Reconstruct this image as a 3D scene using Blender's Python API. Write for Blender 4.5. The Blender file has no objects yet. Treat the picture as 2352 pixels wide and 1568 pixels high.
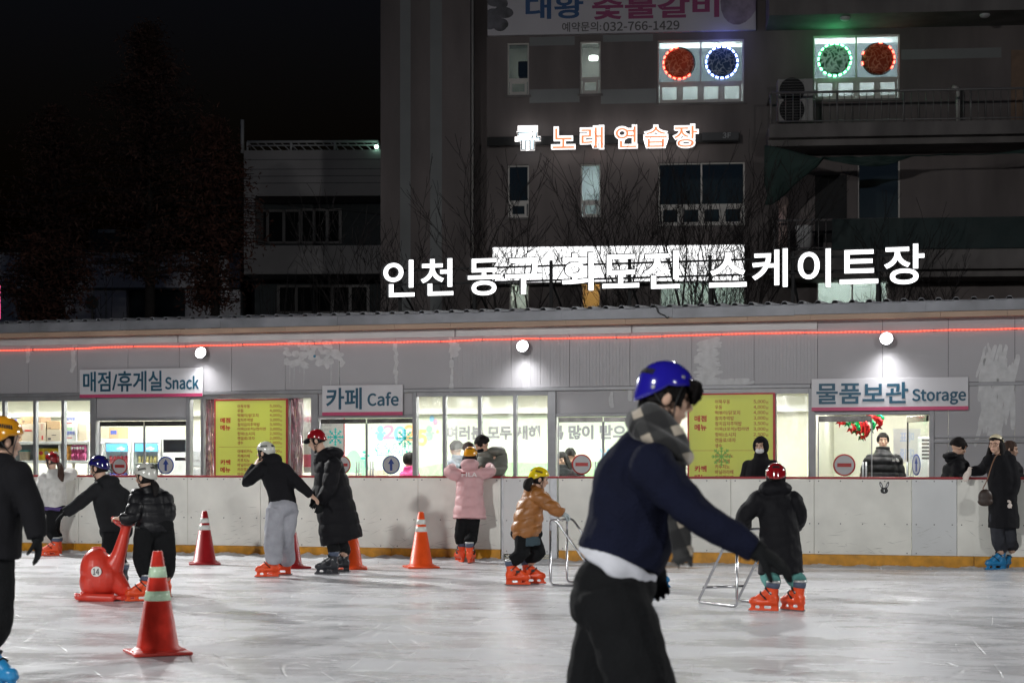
import bpy, bmesh, math, random, os
from mathutils import Vector, Matrix, noise
R = math.radians
SC = bpy.context.scene
COL = SC.collection
random.seed(11)
# ---------------------------------------------------------------- camera
F = 3920.0; CX = 1176.0; HY = 1060.0; EYE = 1.42      # measuring units: a picture 2352 wide
cam = bpy.data.cameras.new('camera')
cam.lens = 60; cam.sensor_width = 36
cam.shift_y = (1060 - 784) / 2352.0
cam.clip_start = 0.1; cam.clip_end = 900
cam.dof.use_dof = True; cam.dof.focus_distance = 23.0; cam.dof.aperture_fstop = 3.6
camo = bpy.data.objects.new('camera', cam); COL.objects.link(camo)
camo.location = (0, 0, EYE); camo.rotation_euler = (R(90), 0, 0)
SC.camera = camo
# ---------------------------------------------------------------- world: night sky
W = bpy.data.worlds.new('World'); SC.world = W; W.use_nodes = True
_nt = W.node_tree
_sky = _nt.nodes.new('ShaderNodeTexSky'); _sky.sky_type = 'NISHITA'; _sky.sun_disc = False
_sky.sun_elevation = R(-3.6); _sky.sun_rotation = R(180); _sky.altitude = 100
_bg = _nt.nodes['Background']; _bg.inputs['Strength'].default_value = 0.10
_tint = _nt.nodes.new('ShaderNodeMixRGB'); _tint.blend_type = 'MULTIPLY'; _tint.inputs[0].default_value = 1; _tint.inputs[2].default_value = (1.0, 1.45, 2.3, 1)
_nt.links.new(_sky.outputs[0], _tint.inputs[1]); _nt.links.new(_tint.outputs[0], _bg.inputs['Color'])
# ---------------------------------------------------------------- lights
def light(name, kind, loc, energy, color=(1, 1, 1), target=None, **kw):
    l = bpy.data.lights.new(name, kind); l.energy = energy; l.color = color
    for k, v in kw.items(): setattr(l, k, v)
    o = bpy.data.objects.new(name, l); COL.objects.link(o); o.location = loc
    if target is not None:
        o.rotation_euler = (Vector(target) - Vector(loc)).to_track_quat('-Z', 'Y').to_euler()
    return o
# rink floodlights read off shadows and frontal light; last two added for sheen
light('flood_or_sheen_light', 'SPOT', (-13, -6, 10.0), 13000, (1.0, 1.0, .985), (-1.5, 15.5, 0.), spot_size=R(66), spot_blend=1.0, shadow_soft_size=.55)
light('flood_or_sheen_light', 'SPOT', (12, -12, 10.0), 6500, (1.0, 1.0, .985), (2, 14.5, 0.), spot_size=R(66), spot_blend=1.0, shadow_soft_size=.55)
light('flood_or_sheen_light', 'SPOT', (-12.5, 29.5, 8.0), 11500, (1.0, 1.0, .985), (0, 14.5, 0), spot_size=R(84), spot_blend=1.0, shadow_soft_size=.18)
light('flood_or_sheen_light', 'SPOT', (18, 22, 8.0), 5400, (1.0, 1.0, .985), (1, 14, 0), spot_size=R(84), spot_blend=1.0, shadow_soft_size=.18)
light('flood_or_sheen_light', 'SPOT', (-6.9, 36, 12.6), 2600, (1, 1, 1), (-2.5, 13, 0), spot_size=R(60), spot_blend=1.0, shadow_soft_size=.25)  # added lamp, only there to put a sheen on the ice
light('flood_or_sheen_light', 'SPOT', (6.3, 36, 12.6), 2600, (1, 1, 1), (3.0, 13, 0), spot_size=R(60), spot_blend=1.0, shadow_soft_size=.25)  # second added lamp for the sheen on the ice
SC.view_settings.view_transform = 'Standard'; SC.view_settings.look = 'None'
SC.view_settings.gamma = 1.0; SC.view_settings.exposure = 0.0
try:
    SC.cycles.use_denoising = True; SC.cycles.max_bounces = 6; SC.cycles.diffuse_bounces = 3
    SC.cycles.glossy_bounces = 3; SC.cycles.transparent_max_bounces = 16; SC.cycles.sample_clamp_indirect = 6
    SC.cycles.caustics_reflective = False; SC.cycles.caustics_refractive = False
except Exception: pass

# ---------------------------------------------------------------- geometry helpers
def P(px, py, d): return Vector(((px - CX) * d / F, d, EYE - (py - HY) * d / F))
class Pl:
    """a vertical plane standing on the ground; local x along it, y into it, z up"""
    def __init__(s, A, B, off=0.0):
        A = Vector(A); B = Vector(B); s.t = (B - A).normalized(); s.n = Vector((-s.t.y, s.t.x))
        s.O = A + s.n * off
        u, _ = s.uz(CX, HY); s.O = s.O + s.t * u
        s.ang = math.atan2(s.t.y, s.t.x)
        s.M = Matrix.Translation((s.O.x, s.O.y, 0)) @ Matrix.Rotation(s.ang, 4, 'Z')
    def uz(s, px, py, off=0.0):
        r = Vector(((px - CX) / F, 1.0)); o = s.O + s.n * off
        k = o.dot(s.n) / r.dot(s.n); p = r * k
        return (p - s.O).dot(s.t), EYE - k * (py - HY) / F
    def d(s, px, off=0.0):
        r = Vector(((px - CX) / F, 1.0)); o = s.O + s.n * off
        return o.dot(s.n) / r.dot(s.n)
    def w(s, u, y, z): return s.M @ Vector((u, y, z))
def gp(px, py):
    d = F * EYE / (py - HY); return ((px - CX) * d / F, d)
BOARD = Pl(gp(179.7, 1273), gp(2250, 1307))
SHOP = Pl(gp(179.7, 1273), gp(2250, 1307), 2.3)
MW = {}
def srgb(r, g, b):
    f = lambda c: ((c / 255.0) / 12.92 if c / 255.0 <= .04045 else ((c / 255.0 + .055) / 1.055) ** 2.4)
    return (f(r), f(g), f(b))
def box(bm, x0, x1, y0, y1, z0, z1, M=None):
    if x1 < x0: x0, x1 = x1, x0
    if y1 < y0: y0, y1 = y1, y0
    if z1 < z0: z0, z1 = z1, z0
    co = [Vector((x, y, z)) for z in (z0, z1) for y in (y0, y1) for x in (x0, x1)]
    if M is not None: co = [M @ c for c in co]
    v = [bm.verts.new(c) for c in co]
    for f in ((0, 2, 3, 1), (4, 5, 7, 6), (0, 1, 5, 4), (2, 6, 7, 3), (0, 4, 6, 2), (1, 3, 7, 5)):
        bm.faces.new([v[i] for i in f])
    return v
def rbox(bm, x0, x1, y0, y1, z0, z1, r=.01, M=None):
    """box with bevelled edges"""
    b = bmesh.new(); box(b, x0, x1, y0, y1, z0, z1)
    bmesh.ops.bevel(b, geom=b.edges[:], offset=r, segments=2, affect='EDGES', profile=.5)
    if M is not None: b.transform(M)
    join(bm, b)
def join(bm, b):
    me = bpy.data.meshes.new('x'); b.to_mesh(me); b.free(); bm.from_mesh(me); bpy.data.meshes.remove(me)
def frame_axes(d, up=None):
    d = d.normalized()
    u = up if up is not None else Vector((0, 0, 1))
    if abs(d.dot(u)) > .97: u = Vector((0, 1, 0)) if abs(d.y) < .9 else Vector((1, 0, 0))
    a = d.cross(u).normalized(); b = a.cross(d).normalized()
    return a, b
def rings(bm, rs, cap=True, mat=0):
    n = len(rs[0]); vs = [[bm.verts.new(p) for p in r] for r in rs]
    for i in range(len(vs) - 1):
        for j in range(n):
            f = bm.faces.new((vs[i][j], vs[i][(j + 1) % n], vs[i + 1][(j + 1) % n], vs[i + 1][j])); f.material_index = mat; f.smooth = True
    if cap:
        f = bm.faces.new(vs[0][::-1]); f.material_index = mat
        f = bm.faces.new(vs[-1]); f.material_index = mat
def tube(bm, pts, rad, n=10, up=None, mat=0, cap=True):
    """swept tube; rad = number, list of numbers, or list of (ra, rb)"""
    pts = [Vector(p) for p in pts]
    if not isinstance(rad, (list, tuple)): rad = [rad] * len(pts)
    rs = []; a = None
    for i, p in enumerate(pts):
        if i == 0: d = pts[1] - p
        elif i == len(pts) - 1: d = p - pts[i - 1]
        else: d = (pts[i + 1] - p).normalized() + (p - pts[i - 1]).normalized()
        if d.length < 1e-6: d = pts[min(i + 1, len(pts) - 1)] - pts[max(i - 1, 0)]
        d.normalize()
        if a is None: a, b = frame_axes(d, up)
        else:
            a = (a - d * a.dot(d)).normalized(); b = a.cross(d).normalized()
        q = rad[i]; ra, rb = (q if isinstance(q, (list, tuple)) else (q, q))
        rs.append([p + a * (ra * math.cos(2 * math.pi * k / n)) + b * (rb * math.sin(2 * math.pi * k / n)) for k in range(n)])
    rings(bm, rs, cap, mat)
def smoothpath(pts, k=4):
    """Catmull-Rom"""
    pts = [Vector(p) for p in pts]; out = []
    for i in range(len(pts) - 1):
        p0 = pts[max(i - 1, 0)]; p1 = pts[i]; p2 = pts[i + 1]; p3 = pts[min(i + 2, len(pts) - 1)]
        for j in range(k):
            t = j / k
            out.append(.5 * ((2 * p1) + (p2 - p0) * t + (2 * p0 - 5 * p1 + 4 * p2 - p3) * t * t + (3 * p1 - p0 - 3 * p2 + p3) * t ** 3))
    out.append(pts[-1]); return out
def ell(bm, c, r, M=None, seg=18, rng=12, mat=0):
    """ellipsoid; M = 3x3 rotation"""
    c = Vector(c); r = Vector(r) if not isinstance(r, (int, float)) else Vector((r, r, r))
    b = bmesh.new(); bmesh.ops.create_uvsphere(b, u_segments=seg, v_segments=rng, radius=1)
    T = Matrix.Translation(c) @ (M.to_4x4() if M is not None else Matrix.Identity(4)) @ Matrix.Diagonal((r.x, r.y, r.z, 1))
    b.transform(T)
    for f in b.faces: f.smooth = True; f.material_index = mat
    join(bm, b)
def disc(bm, c, r, y0, y1, n=40, mat=0, clip=None):
    """flat round plate in the local x-z plane from y0 to y1"""
    pts = [(c[0] + r * math.cos(2 * math.pi * k / n), c[1] + r * math.sin(2 * math.pi * k / n)) for k in range(n)]
    prism(bm, pts, y0, y1, mat)
def prism(bm, pts, y0, y1, mat=0):
    a = [bm.verts.new((x, y0, z)) for x, z in pts]; b = [bm.verts.new((x, y1, z)) for x, z in pts]
    n = len(pts)
    for i in range(n):
        f = bm.faces.new((a[i], a[(i + 1) % n], b[(i + 1) % n], b[i])); f.material_index = mat
    f = bm.faces.new(a[::-1]); f.material_index = mat
    f = bm.faces.new(b); f.material_index = mat
def annulus(bm, c, r0, r1, y0, y1, n=48, mat=0):
    rs = []
    for (r, y) in ((r0, y0), (r1, y0), (r1, y1), (r0, y1), (r0, y0)):
        rs.append([Vector((c[0] + r * math.cos(2 * math.pi * k / n), y, c[1] + r * math.sin(2 * math.pi * k / n))) for k in range(n)])
    rings(bm, rs, False, mat)
# ---------------------------------------------------------------- objects
def empty(name, label, cat, M=None, group=None, kind=None):
    o = bpy.data.objects.new(name, None); COL.objects.link(o)
    M = Matrix.Identity(4) if M is None else M
    o.location = M.to_translation(); o.rotation_euler = M.to_euler(); o.empty_display_size = .2
    MW[o.name] = M.copy(); tag(o, label, cat, group, kind); return o
def tag(o, label=None, cat=None, group=None, kind=None):
    if label: o['label'] = label
    if cat: o['category'] = cat
    if group: o['group'] = group
    if kind: o['kind'] = kind
    return o
def obj(name, bm, mats, parent=None, world=False, smooth=False, bevel=0, free=True, label=None):
    """links bm as ONE mesh object; world=True: bm is in world coordinates"""
    bmesh.ops.recalc_face_normals(bm, faces=bm.faces[:])
    M = MW[parent.name] if parent is not None else Matrix.Identity(4)
    if world and parent is not None: bm.transform(M.inverted())
    me = bpy.data.meshes.new(name); bm.to_mesh(me)
    if free: bm.free()
    for m in (mats if isinstance(mats, (list, tuple)) else [mats]): me.materials.append(m)
    if smooth:
        for p in me.polygons: p.use_smooth = True
    o = bpy.data.objects.new(name, me); COL.objects.link(o)
    if parent is not None: o.parent = parent
    MW[o.name] = M.copy()
    if bevel:
        b = o.modifiers.new('bevel', 'BEVEL'); b.width = bevel; b.segments = 2; b.limit_method = 'ANGLE'
    if label: o['label'] = label
    return o
def pxbox(bm, pl, x0, x1, y0, y1, o0, o1, at=None):
    """box whose face lies over picture rectangle x0..x1, y0..y1 on plane pl at depth `at` (default o0)"""
    a = o0 if at is None else at
    u0, _ = pl.uz(x0, (y0 + y1) / 2, a); u1, _ = pl.uz(x1, (y0 + y1) / 2, a)
    _, z1 = pl.uz((x0 + x1) / 2, y0, a); _, z0 = pl.uz((x0 + x1) / 2, y1, a)
    box(bm, u0, u1, o0, o1, z0, z1)
    return u0, u1, z0, z1
def fuse(bm, voxel, smooth=3, disp=None):
    """voxel-merge closed pieces into one continuous surface; returns a new bmesh"""
    me = bpy.data.meshes.new('x'); bm.to_mesh(me); bm.free()
    o = bpy.data.objects.new('x', me); COL.objects.link(o)
    m = o.modifiers.new('r', 'REMESH'); m.mode = 'VOXEL'; m.voxel_size = voxel; m.use_smooth_shade = True
    if smooth:
        s = o.modifiers.new('s', 'SMOOTH'); s.factor = .5; s.iterations = smooth
    dg = bpy.context.evaluated_depsgraph_get()
    me2 = bpy.data.meshes.new_from_object(o.evaluated_get(dg))
    bpy.data.objects.remove(o); bpy.data.meshes.remove(me)
    b = bmesh.new(); b.from_mesh(me2); bpy.data.meshes.remove(me2)
    if disp:
        b.normal_update()
        for v in b.verts: v.co += v.normal * disp(v.co)
    for f in b.faces: f.smooth = True
    return b
FONT = None
try:
    _f = os.path.join(bpy.utils.system_resource('DATAFILES', path='fonts'), 'Noto Sans CJK Regular.woff2')     # Blender's own sans
    if os.path.exists(_f): FONT = bpy.data.fonts.load(_f)
except Exception: FONT = None
def text(bm, s, x0, x1, z0, z1, y, depth=.004, bold=0.0, mat=0, flip=False, keep=False, shear=0):
    """lettering fitted to the rectangle x0..x1, z0..z1, facing -y at plane y"""
    latin = max(map(ord, s)) < 0x1100
    c = bpy.data.curves.new('x', 'FONT'); c.body = s; c.offset = 0 if latin else bold; c.extrude = .02; c.shear = shear
    c.resolution_u = 6
    if FONT and max(map(ord, s)) < 0x1100: c.font = FONT
    o = bpy.data.objects.new('x', c); COL.objects.link(o)
    dg = bpy.context.evaluated_depsgraph_get(); me = bpy.data.meshes.new_from_object(o.evaluated_get(dg))
    bpy.data.objects.remove(o); bpy.data.curves.remove(c)
    xs = [v.co.x for v in me.vertices]; ys = [v.co.y for v in me.vertices]
    if not xs: return
    ax, bx, ay, by = min(xs), max(xs), min(ys), max(ys)
    sx = (x1 - x0) / max(bx - ax, 1e-6); sz = (z1 - z0) / max(by - ay, 1e-6)
    b = bmesh.new(); b.from_mesh(me); bpy.data.meshes.remove(me)
    for v in b.verts:
        x = x0 + (v.co.x - ax) * sx
        if flip: x = x0 + x1 - x
        v.co = Vector((x, y - depth / 2 - v.co.z / .02 * depth / 2, z0 + (v.co.y - ay) * sz))
    for f in b.faces: f.material_index = mat
    if latin and bold > .005:                       # heavier strokes: the glyphs laid over themselves, each a hair behind the last
        q = bold * (z1 - z0) * .85; b0 = b.copy()
        for k, (dx, dz) in enumerate(((q, 0), (-q, 0), (0, q), (0, -q), (q * .7, q * .7), (-q * .7, -q * .7))):
            c_ = b0.copy(); c_.transform(Matrix.Translation((dx, .00012 * (k + 1), dz))); join(b, c_)
        b0.free()
    join(bm, b)
def pxtext(bm, pl, s, x0, x1, y0, y1, off, **kw):
    u0, _ = pl.uz(x0, (y0 + y1) / 2, off); u1, _ = pl.uz(x1, (y0 + y1) / 2, off)
    _, z1 = pl.uz((x0 + x1) / 2, y0, off); _, z0 = pl.uz((x0 + x1) / 2, y1, off)
    text(bm, s, u0, u1, z0, z1, off, **kw)
# ---------------------------------------------------------------- materials
_MC = {}
def pm(name, rgb, rough=.6, var=.12, vs=6.0, bump=0.0, bs=60.0, metal=0.0, emit=None, es=0.0, coat=0.0, sheen=0.0, stretch=None, spec=None):
    """principled material; colour varied by noise, noise bump"""
    if name in _MC: return _MC[name]
    m = bpy.data.materials.new(name); m.use_nodes = True; nt = m.node_tree; N = nt.nodes; L = nt.links
    b = N['Principled BSDF']; b.inputs['Roughness'].default_value = rough; b.inputs['Metallic'].default_value = metal
    tc = N.new('ShaderNodeTexCoord'); src = tc.outputs['Object']
    if stretch:
        mp = N.new('ShaderNodeMapping'); mp.inputs['Scale'].default_value = stretch; L.new(src, mp.inputs[0]); src = mp.outputs[0]
    if var:
        n = N.new('ShaderNodeTexNoise'); n.inputs['Scale'].default_value = vs; n.inputs['Detail'].default_value = 5; L.new(src, n.inputs['Vector'])
        r = N.new('ShaderNodeValToRGB'); r.color_ramp.elements[0].position = .3; r.color_ramp.elements[1].position = .7
        r.color_ramp.elements[0].color = tuple(c * (1 - var) for c in rgb) + (1,)
        r.color_ramp.elements[1].color = tuple(min(1, c * (1 + var)) for c in rgb) + (1,)
        L.new(n.outputs['Fac'], r.inputs[0]); L.new(r.outputs[0], b.inputs['Base Color'])
        rr = N.new('ShaderNodeMapRange'); rr.inputs['To Min'].default_value = max(0, rough - .08); rr.inputs['To Max'].default_value = min(1, rough + .08)
        L.new(n.outputs['Fac'], rr.inputs['Value']); L.new(rr.outputs[0], b.inputs['Roughness'])
    else: b.inputs['Base Color'].default_value = tuple(rgb) + (1,)
    if bump:
        n2 = N.new('ShaderNodeTexNoise'); n2.inputs['Scale'].default_value = bs; n2.inputs['Detail'].default_value = 4; L.new(src, n2.inputs['Vector'])
        bp = N.new('ShaderNodeBump'); bp.inputs['Strength'].default_value = bump; bp.inputs['Distance'].default_value = .01
        L.new(n2.outputs['Fac'], bp.inputs['Height']); L.new(bp.outputs[0], b.inputs['Normal'])
    if emit is not None:
        b.inputs['Emission Color'].default_value = tuple(emit) + (1,); b.inputs['Emission Strength'].default_value = es
    if coat: b.inputs['Coat Weight'].default_value = coat; b.inputs['Coat Roughness'].default_value = .06
    if sheen: b.inputs['Sheen Weight'].default_value = sheen
    if spec is not None: b.inputs['Specular IOR Level'].default_value = spec
    _MC[name] = m; return m
def glass(name, tint=(1, 1, 1), gloss=.07, haze=0.0, crease_highlight=0.0):
    if name in _MC: return _MC[name]
    m = bpy.data.materials.new(name); m.use_nodes = True; nt = m.node_tree; N = nt.nodes; L = nt.links
    N.remove(N['Principled BSDF']); out = N['Material Output']
    t = N.new('ShaderNodeBsdfTransparent'); t.inputs[0].default_value = tuple(tint) + (1,)
    g = N.new('ShaderNodeBsdfGlossy'); g.inputs['Roughness'].default_value = .05; g.inputs[0].default_value = (1, 1, 1, 1)
    mx = N.new('ShaderNodeMixShader'); mx.inputs[0].default_value = gloss
    L.new(t.outputs[0], mx.inputs[1]); L.new(g.outputs[0], mx.inputs[2]); last = mx
    if haze or crease_highlight:
        d = N.new('ShaderNodeBsdfDiffuse'); d.inputs[0].default_value = (.8, .8, .8, 1)
        tr = N.new('ShaderNodeBsdfTranslucent'); tr.inputs[0].default_value = (.8, .8, .8, 1)
        a = N.new('ShaderNodeAddShader')
        m3 = N.new('ShaderNodeMixShader'); m3.inputs[0].default_value = .6; L.new(d.outputs[0], m3.inputs[1]); L.new(tr.outputs[0], m3.inputs[2])
        m2 = N.new('ShaderNodeMixShader'); L.new(mx.outputs[0], m2.inputs[1]); L.new(m3.outputs[0], m2.inputs[2])
        tc = N.new('ShaderNodeTexCoord'); n = N.new('ShaderNodeTexNoise'); n.inputs['Scale'].default_value = 1.6; n.inputs['Detail'].default_value = 6
        mp = N.new('ShaderNodeMapping'); mp.inputs['Scale'].default_value = (2.2, 1, 1.0); L.new(tc.outputs['Object'], mp.inputs[0]); L.new(mp.outputs[0], n.inputs['Vector'])
        r = N.new('ShaderNodeMapRange'); r.inputs['From Min'].default_value = .5; r.inputs['From Max'].default_value = .75
        r.inputs['To Min'].default_value = haze; r.inputs['To Max'].default_value = haze + crease_highlight  # whitish streaks: highlights on the vinyl's creases put into its colour
        L.new(n.outputs['Fac'], r.inputs['Value']); L.new(r.outputs[0], m2.inputs[0])
        bp = N.new('ShaderNodeBump'); bp.inputs['Strength'].default_value = .6; bp.inputs['Distance'].default_value = .05
        L.new(n.outputs['Fac'], bp.inputs['Height']); L.new(bp.outputs[0], g.inputs['Normal']); last = m2; N.remove(a)
    L.new(last.outputs[0], out.inputs['Surface'])
    _MC[name] = m; return m
def glow(name, rgb, s):
    """a surface that gives off light"""
    return pm(name, rgb, .5, 0, emit=rgb, es=s)
# ================================================================ the rink
def ice_material():
    m = bpy.data.materials.new('ice'); m.use_nodes = True; nt = m.node_tree; N = nt.nodes; L = nt.links
    b = N['Principled BSDF']; tc = N.new('ShaderNodeTexCoord')
    def nz(scale, st, rot=0, det=4, rough=.55):
        m0 = N.new('ShaderNodeMapping'); m0.inputs['Rotation'].default_value = (0, 0, R(rot)); L.new(tc.outputs['Object'], m0.inputs[0])
        mp = N.new('ShaderNodeMapping'); mp.inputs['Scale'].default_value = st; L.new(m0.outputs[0], mp.inputs[0]); n = N.new('ShaderNodeTexNoise'); n.inputs['Scale'].default_value = scale
        n.inputs['Detail'].default_value = det; n.inputs['Roughness'].default_value = rough; L.new(mp.outputs[0], n.inputs['Vector']); return n.outputs['Fac']
    def rng(s, a, c, d=0.0, e=1.0):
        r = N.new('ShaderNodeMapRange'); r.inputs['From Min'].default_value = a; r.inputs['From Max'].default_value = c
        r.inputs['To Min'].default_value = d; r.inputs['To Max'].default_value = e; L.new(s, r.inputs['Value']); return r.outputs[0]
    def mth(op, a, c=None):
        x = N.new('ShaderNodeMath'); x.operation = op; L.new(a, x.inputs[0])
        if c is not None:
            if isinstance(c, float): x.inputs[1].default_value = c
            else: L.new(c, x.inputs[1])
        return x.outputs[0]
    cloud = nz(.9, (1, 1.6, 1), 12, 6, .6)
    streak = nz(6.0, (.45, 1.6, 1), 8, 8, .72)          # long skated streaks
    fine = nz(38, (.6, 1.3, 1), -9, 6, .7)
    wet = rng(nz(.6, (.8, 1.5, 1), 25, 8, .72), .555, .64)      # bare dark wet patches
    scr = None                                          # scratches: zero lines of stretched noises
    for (sc_, st, ro) in ((1.3, (.16, 2.6, 1), 12), (1.1, (.2, 2.2, 1), -28), (1.2, (.22, 2.0, 1), 38), (1.0, (.25, 2.2, 1), 74), (1.6, (.15, 2.4, 1), 22), (1.5, (.2, 2.2, 1), -55), (1.2, (.2, 2.0, 1), 100)):
        f = nz(sc_, st, ro, 0, .4); dlt = mth('ABSOLUTE', mth('SUBTRACT', f, .5)); ln = rng(dlt, .002, .012, 1.0, 0.0)
        gate = rng(nz(1.3, (1, 1, 1), ro * 3 + 7, 3), .52, .60); ln = mth('MULTIPLY', ln, gate)
        scr = ln if scr is None else mth('MAXIMUM', scr, ln)
    mix = N.new('ShaderNodeMixRGB'); mix.inputs[1].default_value = (.575, .58, .60, 1); mix.inputs[2].default_value = (.67, .675, .70, 1)
    c1 = mth('ADD', mth('MULTIPLY', cloud, .5), mth('MULTIPLY', streak, .28)); c1 = mth('ADD', c1, mth('MULTIPLY', fine, .22)); L.new(rng(c1, .36, .62), mix.inputs[0])
    m2 = N.new('ShaderNodeMixRGB'); m2.inputs[2].default_value = (.25, .255, .26, 1)
    L.new(mix.outputs[0], m2.inputs[1]); L.new(mth('MULTIPLY', mth('MULTIPLY', wet, rng(streak, .35, .6)), .65), m2.inputs[0])
    m3 = N.new('ShaderNodeMixRGB'); m3.inputs[2].default_value = (.93, .94, .95, 1); L.new(m2.outputs[0], m3.inputs[1]); L.new(mth('MULTIPLY', scr, .45), m3.inputs[0])
    L.new(m3.outputs[0], b.inputs['Base Color'])
    ro = mth('ADD', rng(cloud, .38, .62, .17, .40), rng(streak, .35, .65, -.05, .06)); ro = mth('ADD', ro, rng(fine, .3, .7, -.03, .04)); ro = mth('SUBTRACT', ro, mth('MULTIPLY', wet, .10)); ro = mth('MAXIMUM', ro, .07)
    L.new(ro, b.inputs['Roughness']); b.inputs['IOR'].default_value = 1.31; b.inputs['Specular IOR Level'].default_value = .36
    h = mth('ADD', mth('MULTIPLY', streak, .55), mth('MULTIPLY', fine, .3)); h = mth('SUBTRACT', h, mth('MULTIPLY', scr, .9))
    bp = N.new('ShaderNodeBump'); bp.inputs['Strength'].default_value = .32; bp.inputs['Distance'].default_value = .02
    L.new(h, bp.inputs['Height']); L.new(bp.outputs[0], b.inputs['Normal'])
    return m
bm = bmesh.new(); a = BOARD.w(-60, .06, 0); c = BOARD.w(60, .06, 0)
vs = [bm.verts.new(p) for p in ((-60, -30, 0), (60, -30, 0), (c.x, c.y, 0), (a.x, a.y, 0))]; bm.faces.new(vs)
tag(obj('ice', bm, ice_material()), 'scratched grey ice of the skating rink', kind='structure')
bm = bmesh.new(); box(bm, -400, 400, -60, 500, -.5, -.02)
tag(obj('ground', bm, pm('asphalt', (.055, .055, .058), .85, .25, 1.5, .3, 30)), 'dark ground round the rink and the buildings', kind='structure')

M_board = pm('board_plastic', (.74, .73, .67), .38, .10, 2.2, .06, 14)
M_board2 = pm('board_plastic_grey', (.64, .65, .65), .38, .07, 1.3, .04, 14)
M_scuff = pm('scuff_grey', (.36, .35, .33), .6, .2)
M_kick = pm('kick_yellow', (.58, .26, .010), .38, .30, 7)
M_rail = pm('rail_red', (.30, .016, .022), .4, .12, 6)
M_bolt = pm('bolt_grey', (.16, .16, .16), .45, 0, metal=.6)
M_dark = pm('dark_gap', (.012, .012, .013), .8, 0)
M_steel = pm('galvanised', (.42, .43, .45), .42, .14, 7, metal=.6)
def barrier(px0, px1, seams, kicks, label, greys=()):
    root = empty('rink_barrier', label, 'rink barrier', BOARD.M)
    us = [BOARD.uz(px, 1150)[0] for px in [px0] + list(seams) + [px1]]
    for i in range(len(us) - 1):
        bm = bmesh.new(); rbox(bm, us[i] + .002, us[i + 1] - .002, 0, .05, .172, 1.185, .004)
        p = obj('panel', bm, M_board2 if i in greys else M_board, root)
        bm = bmesh.new(); u = us[i] + .06
        n = max(1, int(round((us[i + 1] - us[i] - .12) / .29)))
        for z in (1.16, .585, .2):
            for k in range(n + 1):
                x = us[i] + .06 + k * (us[i + 1] - us[i] - .12) / n
                if z == .2 and random.random() < .5: continue
                tube(bm, [(x, .004, z), (x, -.004, z)], .009, 8)
        obj('bolts', bm, M_bolt, p)
        bm = bmesh.new(); q = random.Random(i + int(px0) * 7)
        for k in range(26):
            x = q.uniform(us[i] + .05, us[i + 1] - .05); z = .2 + .55 * q.random() ** 2.2; a = q.gauss(0, .35); l = q.uniform(.02, .11); w = q.uniform(.001, .003); dx, dz = l * math.cos(a), l * math.sin(a)
            if not (us[i] + .02 < x - dx and x + dx < us[i + 1] - .02): continue
            prism(bm, [(x - dx, z - dz), (x, z - w), (x + dx, z + dz), (x, z + w)], -.0012 - .00004 * k, .001)
        obj('scuff_marks', bm, M_scuff, p)
    ks = [BOARD.uz(px, 1280)[0] for px in [px0] + list(kicks) + [px1]]
    for i in range(len(ks) - 1):
        bm = bmesh.new(); rbox(bm, ks[i] + .003, ks[i + 1] - .003, -.012, .05, -.0, .17, .004); obj('kick_plate', bm, M_kick, root)
    bm = bmesh.new(); rbox(bm, us[0], us[-1], -.012, .09, 1.187, 1.218, .008); obj('top_rail', bm, M_rail, root)
    bm = bmesh.new()
    x = us[0] + .1
    while x < us[-1]:
        box(bm, x - .025, x + .025, .052, .10, 0, 1.185); x += 1.2
    box(bm, us[0], us[-1], .052, .09, .57, .61); obj('frame', bm, M_steel, root)
    return root
b1 = barrier(-420, 1150, (-190, 180, 431, 598, 790, 960), (174, 640, 900), 'long white rink barrier with yellow kick plate, left of the gate')
b2 = barrier(1283, 2900, (1480, 1678.6, 1870, 2094, 2198, 2460, 2700), (1700, 2237, 2500), 'long white rink barrier with yellow kick plate and rabbit sticker, right of the gate', (4,))
# rabbit sticker on the barrier
u, z = BOARD.uz(2031, 1124); bm = bmesh.new()
def oval(bm, cx, cz, rx, rz, rot, y0, y1, mat=0, n=20):
    pts = []
    for k in range(n):
        a = 2 * math.pi * k / n; x = rx * math.cos(a); w = rz * math.sin(a)
        pts.append((cx + x * math.cos(rot) - w * math.sin(rot), cz + x * math.sin(rot) + w * math.cos(rot)))
    prism(bm, pts, y0, y1, mat)
oval(bm, u, z - .012, .05, .042, 0, -.003, -.0005); oval(bm, u - .04, z + .06, .018, .05, .35, -.003, -.0005); oval(bm, u + .04, z + .06, .018, .05, -.35, -.003, -.0005)
oval(bm, u - .04, z + .06, .008, .03, .35, -.0036, -.0031, 1); oval(bm, u + .04, z + .06, .008, .03, -.35, -.0036, -.0031, 1); oval(bm, u, z - .012, .006, .018, 0, -.0036, -.0031, 1)
obj('sticker', bm, [pm('sticker_black', (.015, .015, .016), .5, 0), pm('sticker_white', (.6, .6, .6), .5, 0)], b2)
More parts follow.
